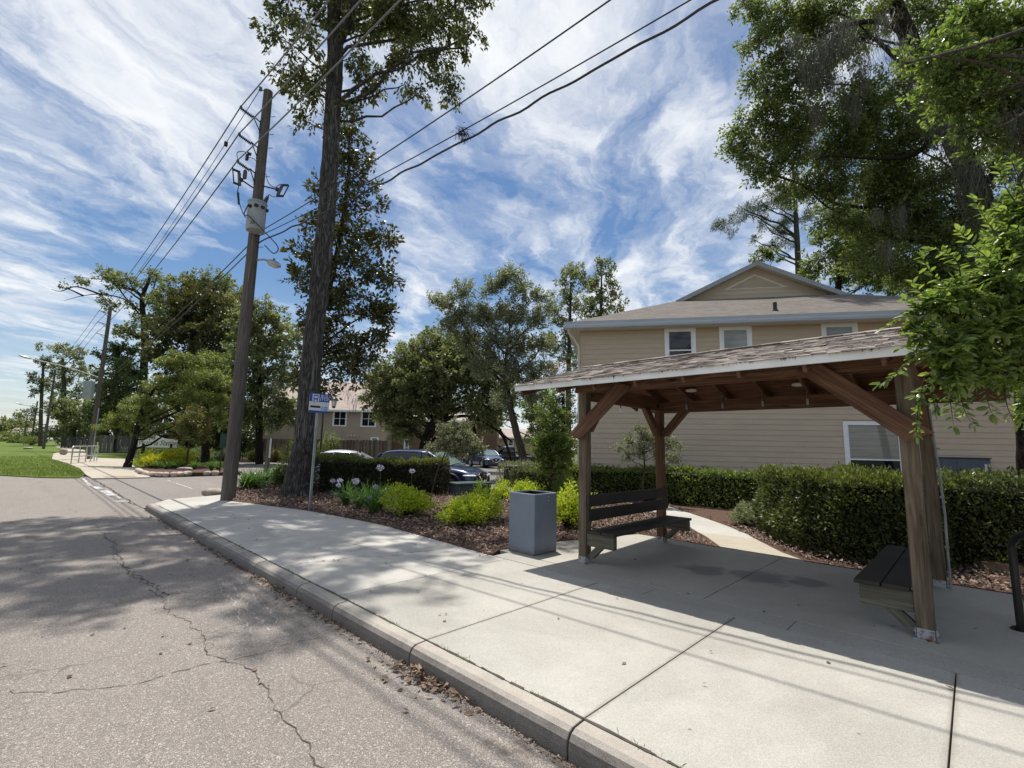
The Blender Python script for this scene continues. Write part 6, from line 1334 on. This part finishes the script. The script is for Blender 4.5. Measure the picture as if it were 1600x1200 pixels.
MO = [(1262,95,Dk-2,75,10,50),(1285,70,Dk-2,80,10,50),(1300,120,Dk-2,70,9,40),(1315,40,Dk-2,95,10,50),(1330,150,Dk-2,60,8,34),(1240,60,Dk-2,50,8,26),(1275,170,Dk-2,50,7,26),(1345,80,Dk-2,70,9,36),(1380,30,Dk-2,70,10,34),(1410,70,Dk-2,70,11,40),(1270,215,Dk-2,40,6,22),(1405,330,Dk-2,55,7,26),(1385,380,Dk-2,50,6,22),(1440,120,Dk-2,90,10,50),(1480,190,Dk-2,90,12,60),(1510,260,Dk-2,90,12,60),(1370,330,Dk-2,40,5,14),(1350,120,Dk-2,50,6,18),(1545,320,Dk-2,70,10,40),(1590,180,Dk-3,120,12,60),(1600,260,Dk-3,80,12,40)]
tree('mossy_oak', 'huge oak with a thick slanting trunk hung with grey moss over the house roof', TRK, bl, Dk, 'lf_green', 'bark_dark', .125, .45, 88000, .30, .15, 25, gR, limb_r=.85, moss=MO, per=30, gap=1.15, lai=2.6, lk=1.1, cap=200000, zb=-.15, lp=.35)
mbx = MB()
for pts in (((1425,65),(1380,35),(1320,40),(1265,62),(1235,75)), ((1480,190),(1430,240),(1370,247),(1300,243),(1275,250)), ((1440,110),(1400,90),(1365,60),(1340,62)), ((1560,390),(1590,300),(1600,200),(1585,90)), ((1530,310),(1570,230),(1590,150),(1640,60))):
    pp = [W(x, y, Dk-1) for x, y in pts]; mbx.tube(curve_pts(pp, 5), list(np.linspace(.15, .04, (len(pp)-1)*5+1)), 8)
mbx.build('mossy_limb', M['bark_dark'], [o for o in COL.objects if o.get('category') == 'tree'][-1], smooth=True)
tree('pine_tree', 'tall thin pine with tufted needle sprays above the house gable', [(1250,520,46,.3),(1248,430,46,.27),(1245,370,46,.24),(1242,310,46,.17),(1238,250,46,.08)], [(1120,352,7),(1133,350,8),(1140,365,7),(1152,340,9),(1170,335,10),(1160,325,8),(1185,322,12),(1205,318,14),(1225,320,14),(1195,350,10),(1215,360,12),(1180,375,8),(1200,385,9),(1230,345,12),(1262,335,10),(1215,300,14),(1235,295,12),(1255,305,10),(1230,380,9),(1190,395,6),(1240,270,10)], 46, 'lf_pine', 'bark_pale', .26, .10, 16500, .26, -.1, 26, gR, limb_r=1.6, per=46, gap=1.3, lai=1.7)
tree('broadleaf_tree', 'bright green leafy crown showing just behind the gable ridge', [(1310,520,36,.3),(1310,440,36,.2)], [(1275,410,18),(1300,400,18),(1325,395,22),(1345,380,20),(1310,430,20),(1340,425,22),(1370,400,24),(1360,440,22),(1265,430,12),(1385,430,22),(1300,330,20),(1335,340,24),(1370,350,26),(1320,365,22),(1395,380,26),(1290,370,14)], 36, 'lf_green', 'bark_dark', .17, .45, 20000, .30, .15, 27, gR, lai=3)
tree('broadleaf_tree', 'leafy tree behind the house roof end under the mossy oak', [(1440,540,32,.3),(1440,440,32,.2)], [(1410,440,24),(1440,420,28),(1475,440,30),(1420,470,22),(1455,470,26),(1500,470,30),(1545,470,34),(1590,480,36),(1520,520,30),(1570,540,34),(1610,560,34)], 32, 'lf_green', 'bark_dark', .16, .45, 14000, .3, .15, 28, gR)
tree('broadleaf_tree', 'small leafy crown peeping over the roof left of the gable', [(1195,520,34,.2),(1195,440,34,.12)], [(1195,398,10),(1210,402,10),(1180,405,6)], 34, 'lf_green', 'bark_dark', .15, .45, 2200, .22, .1, 29, gR)
tree('broadleaf_tree', 'dark slim tree trunk beside the end of the house wall', [(1602,800,11.6,.14),(1598,700,11.6,.12),(1594,600,11.6,.115),(1600,500,11.7,.10),(1610,400,12,.07)], [(1600,430,40),(1640,400,50),(1590,370,34)], 12, 'lf_front', 'bark_dark', .08, .45, 5000, .2, .15, 31, gR, lai=2)
# ---------------------------------------------------------------- foreground tree: trunk stands beyond the right edge, boughs reach into view
def sprays(name, label, trunk_pts, trunk_r, limb_specs, tips, blobs, L, n, seed, lm, bm):
    r = np.random.default_rng(seed); T = thing(name, (trunk_pts[0][0], trunk_pts[0][1], 0), label, 'tree')
    mb = MB(); mb.tube(curve_pts([Vector(p) for p in trunk_pts], 6), list(np.interp(np.linspace(0, len(trunk_pts)-1, 6*(len(trunk_pts)-1)+1), range(len(trunk_pts)), trunk_r)), 14)
    LP = []
    for pts, ra, rb in limb_specs:
        pp = curve_pts([Vector(p) for p in pts], 6); mb.tube(pp, list(np.linspace(ra, rb, len(pp))), 8); LP += [np3(p) for p in pp]
    mb.build('trunk', M[bm], T, smooth=True); LP = np.array(LP)
    C = []; A = []; N = []; S_ = []; tw = []
    def twig(a, b, k, sag_, step, r0, ls=1.0):
        m = (a+b)/2+r.normal(0, .10, 3)*np.linalg.norm(b-a)+np.array([0,0,sag_]); pp = bez(a, m, b, 9)
        for i in range(0, 8, 2): tw.append((pp[i], pp[i+1], pp[i+2], r0*(1-i/10), r0*(1-(i+2)/10)))
        ln = np.linalg.norm(b-a); k = max(4, int(ln/step)); side = 1
        for i in range(k+1):
            t = .18+.82*i/k; q = t*8; j = min(int(q), 7); p = pp[j]+(pp[j+1]-pp[j])*(q-j); d = pp[min(j+1,8)]-pp[j]; d = d/(np.linalg.norm(d)+1e-9)
            u = np.cross(d, (0,0,1.)); u = u/(np.linalg.norm(u)+1e-9); side = -side
            for rep in range(1 if r.random() < .6 else 2):
                a_ = d*.55+u*side*(.8 if rep == 0 else -.6)+r.normal(0, .35, 3)+np.array([0,0,.05]); C.append(p); A.append(a_); N.append(np.array([0,0,1.])+r.normal(0, .45, 3)); S_.append(L*ls*r.uniform(.6, 1.2))
        C.append(pp[8]); A.append(d+r.normal(0,.2,3)); N.append(np.array([0,0,1.])+r.normal(0,.4,3)); S_.append(L*r.uniform(.7,1.1))
    for (a, b, sg) in tips: twig(np3(a), np3(b), 0, sg, L*.34, .0045)
    w = np.array([q[3]**2 for q in blobs]); w = w/w.sum()
    for (px, py, d, rp), k in zip(blobs, (w*n).astype(int)):
        c = np3(W(px, py, d)); R_ = rp*d/FPX; mbt = LP[np.argmin(np.linalg.norm(LP-c, axis=1))]
        for _ in range(k):
            o = rdir(r, 1)[0]*R_*r.random()**.4; b = c+o*np.array([1,1,.9]); a = c+o*.2+(mbt-c)*r.uniform(.0, .35)+r.normal(0, .12, 3)*R_; ln = np.linalg.norm(b-a); mx = 9*L
            if ln > mx: a = b+(a-b)*mx/ln
            twig(a, b, 0, r.uniform(-.02, .04), L*.36, .0035)
    V, F = tri_tubes(tw); arrmesh('branches', V, F, M[bm], T, smooth=True)
    C, A, N, S_ = map(np.array, (C, A, N, S_)); leaves('crown', C, A, N, S_, S_*r.uniform(.36, .52, len(S_)), M[lm], T, oval=True)
    return T
D0 = 3.0
p = lambda x, y, d=D0: W(x, y, d)
tk = [(3.0,6.3,-.3),(2.98,6.3,1.2),(2.9,6.2,2.6),(2.75,6.1,4.2),(2.5,6.0,6.0)]
limbs_ = [([(2.9,6.2,2.6), p(1760,560,3.3), p(1680,520,3.15), p(1590,500), p(1500,555)], .05, .010),
          ([(2.84,6.16,3.4), p(1750,330,3.3), p(1660,330,3.2), p(1570,420,3.1), p(1490,440)], .045, .008),
          ([p(1680,520,3.15), p(1620,560,3.0), p(1560,590,2.9)], .02, .006),
          ([(2.7,6.1,4.6), p(1760,160,5.2), p(1640,140,5.6), p(1540,100,5.8), p(1460,90,6.0)], .035, .008),
          ([p(1640,140,5.6), p(1580,190,5.5), p(1510,210,5.6)], .016, .006)]
tips = [(p(1470,470),p(1380,514),.05),(p(1455,500),p(1415,470),.03),(p(1440,530),p(1376,600),-.02),(p(1470,560),p(1428,620),-.02),(p(1445,590),p(1433,683),.0),(p(1480,600),p(1490,666),.0),(p(1500,600),p(1520,664),.0),(p(1540,600),p(1552,650),.0),(p(1570,610),p(1585,662),.0),(p(1490,450),p(1441,402),.02),(p(1500,440),p(1456,388),.02),(p(1540,400),p(1500,360),.02),(p(1560,370),p(1524,312),.02),(p(1590,320),p(1562,262),.02),(p(1600,300),p(1580,250),.02),(p(1460,520),p(1405,545),.01),(p(1600,600),p(1610,665),0),(p(1530,610),p(1500,640),0),(p(1455,610),p(1462,645),0),(p(1470,490),p(1425,440),.02)]
bl_ = [(1462,480,2.95,30),(1500,470,3.0,42),(1545,440,3.05,45),(1585,390,3.1,48),(1600,330,3.15,42),(1470,545,2.95,38),(1515,530,3.0,45),(1565,510,3.0,50),(1600,470,3.05,50),(1490,590,2.95,30),(1540,580,3.0,38),(1590,580,3.0,42),(1640,420,3.2,60),(1640,540,3.1,60),(1640,640,3.0,45),(1435,515,2.95,20)]
sprays('overhanging_oak', 'near oak bough with glossy oval leaves hanging over the shelter roof end', tk, [.26,.22,.20,.17,.13], limbs_, tips, bl_, .060, 1500, 71, 'lf_front', 'bark_thin')
tree('overhanging_oak', 'leafy upper bough with lichen-grey twigs spreading across the top corner', [((4.2,7.0,-.3),0,0,.24),((4.2,7.0,3.0),0,0,.2),((3.9,6.8,5.0),0,0,.16),(1800,120,6.6,.08),(1720,90,6.6,.04)], [(1430,75,12),(1450,95,16),(1475,75,18),(1500,55,24),(1540,40,28),(1585,30,34),(1465,130,20),(1500,110,28),(1545,100,34),(1590,100,36),(1440,155,12),(1480,165,22),(1525,160,30),(1575,165,34),(1500,205,18),(1545,215,24),(1595,225,32),(1630,150,50),(1640,50,50),(1520,15,24),(1410,100,7)], 6.6, 'lf_front', 'bark_pale', .062, .44, 11500, .10, .1, 72, per=16, oval=True, gap=1.3, limb_r=.8, lk=1.15, lai=2.4,
     moss=[(1590,140,6.4,60,14,30),(1570,190,6.4,50,12,24),(1600,200,6.4,60,14,24)])
# ---------------------------------------------------------------- hedges
def lowfreq(r, P, k=9, f=2.0):
    K = r.normal(0, f, (k, 3)); ph = r.uniform(0, 6.28, k); return np.sin(P@K.T+ph).mean(1)
def hedge(label, poly, h, n, lm, top=None, L=.05, asp=.5, seed=0, amp=.16, group=None, bot=0.0, name='hedge', fr=1.4):
    r = np.random.default_rng(seed); P2 = np.array(poly, float); m = len(P2); c = P2.mean(0); T = thing(name, (c[0], c[1], 0), label, 'hedge', group)
    E = np.roll(P2, -1, 0)-P2; ln = np.linalg.norm(E, axis=1); per = ln.sum()
    x, y = P2[:, 0], P2[:, 1]; area = abs((x*np.roll(y,-1)-np.roll(x,-1)*y).sum()/2); orient = np.sign((x*np.roll(y,-1)-np.roll(x,-1)*y).sum())
    nt_ = int(n*area/(area+per*h*1.1)*1.35); nsd = n-min(nt_, n-100)
    i = r.choice(m, nsd, p=ln/per); t = r.random(nsd); q = P2[i]+E[i]*t[:, None]; no = np.stack([E[i][:, 1], -E[i][:, 0]], 1)/ln[i][:, None]*orient
    z = r.random(nsd)**.85*h; Ps = np.concatenate([q, z[:, None]], 1); N3 = np.concatenate([no, np.full((nsd, 1), .25)], 1)
    Pt = np.stack([r.uniform(x.min(), x.max(), nt_*3), r.uniform(y.min(), y.max(), nt_*3), np.full(nt_*3, h)], 1); Pt = Pt[in_poly(Pt, poly)][:nt_]; Nt = np.tile([0,0,1.], (len(Pt), 1))
    P = np.concatenate([Ps, Pt]); N = np.concatenate([Ns if False else N3, Nt]); 
    rd_ = np.clip((P[:, 2]/h-.70)/.30, 0, 1)**2; toC = np.concatenate([unit(c-P[:, :2]) if False else -N[:, :2], np.zeros((len(P), 1))], 1); P = P+toC*(rd_[:, None]*.13)
    dsp = lowfreq(r, P, 10, fr)*amp*1.5+lowfreq(r, P, 10, fr*3.5)*amp*.7; jit = -np.abs(r.normal(0, .05, len(P)))
    P = P+unit(N)*(dsp+jit)[:, None]; low = P[:, 2] < h*.22; P[low] -= np.concatenate([N[low][:, :2]*.05, np.zeros((low.sum(), 1))], 1); P[:, 2] = np.maximum(P[:, 2], .03+bot)
    tt = (P[:, 2] > h*.9-.12); spr = r.random(len(P))**3*.16*np.clip(lowfreq(r, P, 10, 9.0)*3+.35, 0, 1); P[:, 2] += np.where(tt, spr, 0); A = unit(N)*.75+r.normal(0, .6, P.shape); A[:, 2] += .35; Nn = N*.5+r.normal(0, .7, P.shape); Nn[:, 2] += .5; Ls = L*r.uniform(.6, 1.3, len(P))
    istop = P[:, 2] > h*(.93 if top else 9)+r.normal(0, .05, len(P))
    s = ~istop; leaves('foliage', P[s], A[s], Nn[s], Ls[s], Ls[s]*asp, M[lm], T)
    if top and istop.any(): leaves('new_growth', P[istop], A[istop]+np.array([0,0,.5]), Nn[istop], Ls[istop]*1.1, Ls[istop]*asp, M[top], T)
    mb = MB(); k = 7                                   # solid dark core added to stop light passing through the hedge
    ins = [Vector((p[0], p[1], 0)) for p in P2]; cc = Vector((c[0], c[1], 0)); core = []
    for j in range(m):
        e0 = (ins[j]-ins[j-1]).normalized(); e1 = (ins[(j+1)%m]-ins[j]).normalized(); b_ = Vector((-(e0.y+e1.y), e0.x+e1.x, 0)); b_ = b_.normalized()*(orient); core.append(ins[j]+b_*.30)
    mb.prism([(p.x, p.y, .02) for p in core], (0, 0, h-.13)); mb.build('twigs', M['hedge_core'], T, bevel=.05)  # plain block standing in for inner twigs, added to block light
    return T
def strip_poly(a, b, w, n=1): a, b = Vector(a), Vector(b); d = (b-a).normalized(); q = Vector((-d.y, d.x))*w; return [tuple(a), tuple(b), tuple(b+q), tuple(a+q)]
hedge('big dense clipped hedge with yellow-green top growth behind the nearest shelter post', [(-3.35,10.85),(-3.05,10.2),(-2.1,9.05),(-1.5,8.75),(-.8,8.72),(-.42,9.0),(-.25,9.6),(-.28,10.6),(-2.3,11.7),(-3.0,11.5)], 1.26, 44000, 'hedge', 'hedge_top', .066, .48, 1, .22)
hedge('dark lower hedge right of the shelter conduit beneath the wall cabinet', [(-.65,9.65),(.7,9.85),(4.2,10.2),(4.2,11.5),(-.65,11.3)], 1.22, 42000, 'hedge', None, .066, .48, 2, .2)
hedge('rounded dark bronze hedge in front of the parked cars', [(-15.5,6.6),(-12.5,9.75),(-13.05,10.4),(-16.0,7.2)], 1.10, 30000, 'hedge_brown', 'hedge_top', .06, .5, 3, .22)
hedge('thin leafy hedge along the foot of the house siding', [(-10.3,13.25),(-7.8,13.75),(-4.1,13.85),(-1.8,14.2),(-1.9,14.9),(-6,14.75),(-9.6,13.95)], 1.0, 19000, 'lf_privet', None, .085, .5, 4, .2)
for k, (px, D, w_, d_, h_, lab) in enumerate(((814, 19, .75, .7, .95, 'grey-green clipped shrub block at the lot corner'), (832, 17.2, .6, .6, .85, 'low squared hedge block left of the sapling stem'), (882, 17.6, .9, .7, 1.0, 'bright clipped hedge block between sapling and shelter post'))):
    b = GD(px, D, 0); hedge(lab, [(b.x-w_,b.y-d_),(b.x+w_,b.y-d_*.8),(b.x+w_*.9,b.y+d_),(b.x-w_,b.y+d_*.9)], h_, 5200, ('lf_grey','hedge','lf_privet')[k], None, .065, .5, 20+k, .15, 'clipped shrub blocks by the lot', name='clipped_shrub')
# ---------------------------------------------------------------- mounded shrubs
def shrub(label, pos, rx, h, lm, n, L=.045, asp=.42, seed=0, name='shrub', group=None, sig=.06, cat='shrub', up=.5, per=16, stems=True):
    r = np.random.default_rng(seed+500); T = thing(name, tuple(pos), label, cat, group); b = np3(pos); k = max(12, n//per)
    u = rdir(r, k); u[:, 2] = np.abs(u[:, 2]); q = r.random((k, 1))**.33; lob = rdir(r, 6); f = .62+.55*(np.maximum(0, u@lob.T)**3).max(1)[:, None]
    tipp = u*q*f*np.array([rx, rx, h*.78])+np.array([0,0,h*.20]); C0 = b+tipp
    if stems:
        tw = [(b+np.array([*(t[:2]*.12), 0]), b+t*np.array([.5,.5,.55])+r.normal(0,.02,3), b+t, .006, .002) for t in tipp[:220]]; V, F = tri_tubes(tw, 3); arrmesh('stems', V, F, M['bark_thin'], T, smooth=True)
    kk = np.maximum(3, r.poisson(per, k)); i = np.repeat(np.arange(k), kk); N_ = len(i); dr = unit(u*.7+rdir(r, k)*.5+np.array([0,0,up])); t = r.random(N_)**.8; sc = sig*r.uniform(.7, 1.5, k)
    lat = np.clip(r.normal(0, 1, (N_, 3)), -1.7, 1.7)*(sc[i]*.5*(1.1-.6*t))[:, None]; P = C0[i]+dr[i]*((t-.4)*2.6*sc[i])[:, None]+lat; P[:, 2] = np.maximum(P[:, 2], b[2]+.02)
    A = unit(lat)*.6+dr[i]*.6+r.normal(0, .4, (N_, 3)); Nn = r.normal(0, .7, (N_, 3)); Nn[:, 2] += .8; Ls = L*r.uniform(.6, 1.3, N_)
    leaves('foliage', P, A, Nn, Ls, Ls*asp*r.uniform(.8, 1.2, N_), M[lm], T); return T
gl_ = 'lime shrubs in the mulch bed'
for k, (px, py, D, rx, h, n, lab) in enumerate(((640,806,None,.60,.74,9000,'broad lime-green shrub beside the lavender flowers'), (728,822,None,.50,.66,7600,'bright yellow-green shrub in front of the green utility box'), (760,812,None,.42,.74,5600,'darker lime shrub half hiding the green utility box'), (818,0,12.9,.58,.78,7000,'wide yellow-green shrub straight behind the grey bin'), (886,826,None,.36,.84,5600,'lime shrub squeezed between bin and shelter post'), (782,0,14.6,.36,.50,3400,'small bright shrub at the lot edge past the utility box'), (905,0,9.9,.34,.66,3000,'small lime shrub just behind the shelter post base'))):
    p_ = G(px, py) if D is None else GD(px, D, 0); p_.z = .005
    shrub(lab, p_, rx*.95, h*.98, 'sh_lime', int(n*.62), .058, .42, k, 'lime_shrub', gl_, .085, per=22)
p_ = GD(888, 13.0, 0); shrub('deep green shrub with lighter tips behind the lime shrub by the post', p_, .55, .92, 'lf_privet', 6500, .05, .45, 11, 'shrub', None, .07)
p_ = G(1167, 822); shrub('small round grey-green shrub by the garden path', p_, .42, .48, 'lf_grey', 6500, .045, .4, 12, 'round_shrub', None, .045)
p_ = G(1528, 880); shrub('small seedling plant sprouting in the mulch by the stump', p_, .2, .36, 'lf_privet', 320, .07, .4, 13, 'seedling', None, .06, 'plant')
gy = 'golden shrubs on the flower island'
for k, (px, py, D, rx, h, lab) in enumerate(((238,0,27.2,.78,.95,'golden shrub nearest the edging corner'), (256,0,27.6,.80,1.12,'middle golden shrub, the yellowest'), (272,0,28.0,.78,1.15,'golden shrub under the crape myrtle'), (284,0,28.6,.6,1.0,'smaller golden shrub at the inner end of the row'))):
    p_ = GD(px, D, .01); shrub(lab, p_, rx, h, 'sh_yellow', 4200, .075, .45, 20+k, 'golden_shrub', gy, .09)
for k, (px, D, rx, h, m_, lab) in enumerate(((232,35.5,.9,1.1,'lf_green','green shrub under the name board'), (262,36.5,1.2,1.35,'lf_dark','dark shrub behind the golden ones below the name board'), (310,37,1.1,1.2,'lf_green','mid-green shrub behind the island trunk'), (347,40,.5,.85,'lf_grey','small faded ball shrub before the plank fence'), (396,38.5,.62,.95,'lf_crape','round tan-green ball shrub before the plank fence'), (430,38.5,.62,.95,'lf_crape','round tan-green ball shrub nearest the tall trunk'), (462,34,1.2,1.9,'lf_green','leafy shrub against the beige house fence'), (511,39,1.1,2.6,'lf_lime','bright bush poking above the fence by the lamp post'), (448,17.4,.65,.95,'hedge','dark small shrub tucked behind the tall trunk'), (50,100,2.6,2.2,'lf_green','wide green bushes at the foot of the thin distant poles'))):
    p_ = GD(px, D, -.02); shrub(lab, p_, rx, h, m_, 3200, .05+.0016*D, .45, 40+k, 'shrub', None, .05+.003*D)
# ---------------------------------------------------------------- strap-leaved clumps and lavender flower heads
def straps(label, pos, n, ln, seed, name, group, wd=.022, m='strap', spread=1.15):
    r = np.random.default_rng(seed+900); T = thing(name, tuple(pos), label, 'plant', group); b = np3(pos); V = []; F = []; o = 0
    for _ in range(n):
        q = r.uniform(0, 6.28); d = np.array([math.cos(q), math.sin(q), 0]); s = np.array([-d[1], d[0], 0]); l = ln*r.uniform(.6, 1.15); lean = r.uniform(.25, 1.0)*spread; w = wd*r.uniform(.7, 1.2); c = b+d*r.uniform(0, .07)
        for j in range(6):
            t = j/5; p_ = c+d*l*lean*(t**1.4)*.75+np.array([0,0,l*(t*(1.05-.25*lean)-.42*lean*t**2.4)]); ww = w*(1-t**3)*.5+.001; V += [p_+s*ww+np.array([0,0,.004]), p_-s*ww+np.array([0,0,.004])]
        for j in range(5): F.append((o+2*j, o+2*j+1, o+2*j+3, o+2*j+2))
        o += 12
    arrmesh('strap_leaves', V, F, M[m], T); return T
ga = 'lavender lilies beside the bus stop'
AG = []
for k, (px, py, D, lab) in enumerate(((560,795,None,'strap-leaved lily clump nearest the bus stop post'), (583,803,None,'lily clump at the pavement edge with long arching blades'), (597,797,None,'lily clump touching the broad lime shrub'), (577,0,11.9,'lily clump behind, below the tall lavender head'), (540,0,12.4,'lily clump under the pair of lavender heads'))):
    p_ = G(px, py) if D is None else GD(px, D, 0); p_.z = .005; AG.append(straps(lab, p_, 90, .86, k, 'lily_clump', ga))
FH = [(520,752,4,12.2,.055),(531,752,4,12.1,.06),(529,759,4,12.0,.05),(556,753,3,11.8,.085),(594,732,3,12.0,.085),(644,737,1,12.4,.065),(587,762,2,11.4,.06),(578,779,1,11.0,.035),(595,781,2,11.0,.045)]
for (px, py, ci, D, R_) in FH:
    c = np3(W(px, py, D)); r = np.random.default_rng(px); T = AG[ci]; g_ = np.array([c[0]+r.normal(0,.04), c[1]+r.normal(0,.04), .01])
    mb = MB(); mb.tube([Vector(g_), Vector((g_*.5+c*.5)+np.array([.01,.01,0])), Vector(c)], .006, 5); st = mb.build('flower_stalk', M['strap'], T)
    n = 120; u = rdir(r, n); u[:, 2] = u[:, 2]*.8+.25; P = c+u*R_*r.uniform(.5, 1, (n, 1)); leaves('flower_head', P, u+r.normal(0,.5,(n,3)), r.normal(0,1,(n,3)), np.full(n,.034), np.full(n,.016), M['aga'], st)
gt = 'strap-leaved tufts along the drive'
for k, (px, py, lab) in enumerate(((384,765,'green strap-leaved tuft beside the transformer pole foot'), (398,763,'strap-leaved tuft second from the transformer pole'), (412,761,'strap-leaved tuft around the square sign post'), (428,757,'strap-leaved tuft closest to the tall trunk'), (438,752,'small strap-leaved tuft half behind the tall trunk'))):
    p_ = G(px, py); p_.z = .005; straps(lab, p_, 190, .92, 10+k, 'lily_clump', gt, .034, spread=1.45)
for k, (px, D, lab) in enumerate(((244,26.3,'low strap tuft in front of the golden shrubs'), (259,26.0,'strap tuft by the pale rock on the island'), (275,26.2,'strap tuft beside the island rock, sunlit'), (303,26.4,'spreading strap tuft at the middle of the island edge'), (330,26.0,'bright strap tuft next to the slim green sign'), (340,26.8,'strap tuft partly hidden by the transformer pole'))):
    p_ = GD(px, D, .0); straps(lab, p_, 90, .7, 20+k, 'lily_clump', gt, .03)
# ---------------------------------------------------------------- daylight
SUN = Vector((-.235, .140, 1.0)).normalized()
el = math.asin(SUN.z); az = math.atan2(SUN.x, SUN.y)       # azimuth from +Y towards +X
ld = bpy.data.lights.new('sun', 'SUN'); lo = bpy.data.objects.new('sun', ld); COL.objects.link(lo)
ld.energy = 5.0; ld.angle = rad(.53); ld.color = (1.0, .955, .88)
lo.rotation_mode = 'QUATERNION'; lo.rotation_quaternion = SUN.to_track_quat('Z', 'Y'); lo.location = (0, 0, 60)
w = bpy.data.worlds.new('World'); S.world = w; w.use_nodes = True; nt = w.node_tree; nt.nodes.clear()
sky = nd(nt, 'ShaderNodeTexSky', sky_type='NISHITA'); sky.sun_disc = False; sky.sun_elevation = el; sky.sun_rotation = az
sky.air_density = 1.0; sky.dust_density = .6; sky.ozone_density = 1.6; sky.altitude = 20
# high thin cloud: streaked noise on a flat layer far overhead
tc = nd(nt, 'ShaderNodeTexCoord').outputs['Generated']
sp = nd(nt, 'ShaderNodeSeparateXYZ', {0: tc}); zz = math_(nt, 'ADD', math_(nt, 'MAXIMUM', sp.outputs[2], 0.0), .10)
pl = nd(nt, 'ShaderNodeCombineXYZ', {0: math_(nt, 'DIVIDE', sp.outputs[0], zz), 1: math_(nt, 'DIVIDE', sp.outputs[1], zz), 2: 0.0}).outputs[0]
wn = nd(nt, 'ShaderNodeTexNoise', {'Vector': pl, 'Scale': 1.1, 'Detail': 7, 'Roughness': .62}).outputs['Color']
pw = nd(nt, 'ShaderNodeVectorMath', {0: pl, 1: nd(nt, 'ShaderNodeVectorMath', {0: wn, 'Scale': .55}, operation='SCALE').outputs[0]}, operation='ADD').outputs[0]
CA = rad(CLOUD_ANG)
st = nd(nt, 'ShaderNodeMapping', {'Vector': nd(nt, 'ShaderNodeMapping', {'Vector': pw, 'Rotation': (0,0,CA)}).outputs[0], 'Scale': (.66, 1.15, 1), 'Location': CLOUD_LOC}).outputs[0]
fine = nd(nt, 'ShaderNodeMapping', {'Vector': nd(nt, 'ShaderNodeMapping', {'Vector': pw, 'Rotation': (0,0,CA+.12)}).outputs[0], 'Scale': (1.3, 2.7, 1), 'Location': (1.3,.4,0)}).outputs[0]
n1 = noise(nt, st, 1.15, 9, .58, .35); n2 = noise(nt, fine, 1.7, 8, .62, .5); n3 = noise(nt, nd(nt, 'ShaderNodeMapping', {'Vector': pl, 'Location': (4.1,2.2,0)}).outputs[0], .55, 3, .5)
cl = math_(nt, 'ADD', math_(nt, 'ADD', math_(nt, 'MULTIPLY', n1, .53), math_(nt, 'MULTIPLY', n2, .33)), math_(nt, 'MULTIPLY', n3, .30))
mask = ramp(nt, cl, [(.515, 0), (.565, .28), (.625, .76), (.69, 1.0)])
hz = ramp(nt, sp.outputs[2], [(0.0, .55), (.12, .25), (.3, 0)])
mask = math_(nt, 'MAXIMUM', mask, hz)
ccol = ramp(nt, n2, [(.3, (6.0,6.5,7.4)), (.62, (8.8,9.0,9.2))])
skyc = nd(nt, 'ShaderNodeHueSaturation', {'Saturation': 1.18, 'Value': 1.0, 'Color': sky.outputs[0]}).outputs[0]
col = mixc(nt, math_(nt, 'MULTIPLY', mask, .95), skyc, ccol)
bg = nd(nt, 'ShaderNodeBackground', {'Color': col, 'Strength': .10}); nd(nt, 'ShaderNodeOutputWorld', {0: bg.outputs[0]})
S.view_settings.view_transform = 'Standard'; S.view_settings.look = 'None'; S.view_settings.exposure = 0.16; S.view_settings.gamma = 1.0
S.render.engine = 'CYCLES'; S.cycles.max_bounces = 7; S.cycles.diffuse_bounces = 4; S.cycles.transmission_bounces = 4; S.cycles.transparent_max_bounces = 4; S.cycles.use_denoising = True
S.cycles.sample_clamp_indirect = 8.0; S.cycles.caustics_reflective = False; S.cycles.caustics_refractive = False
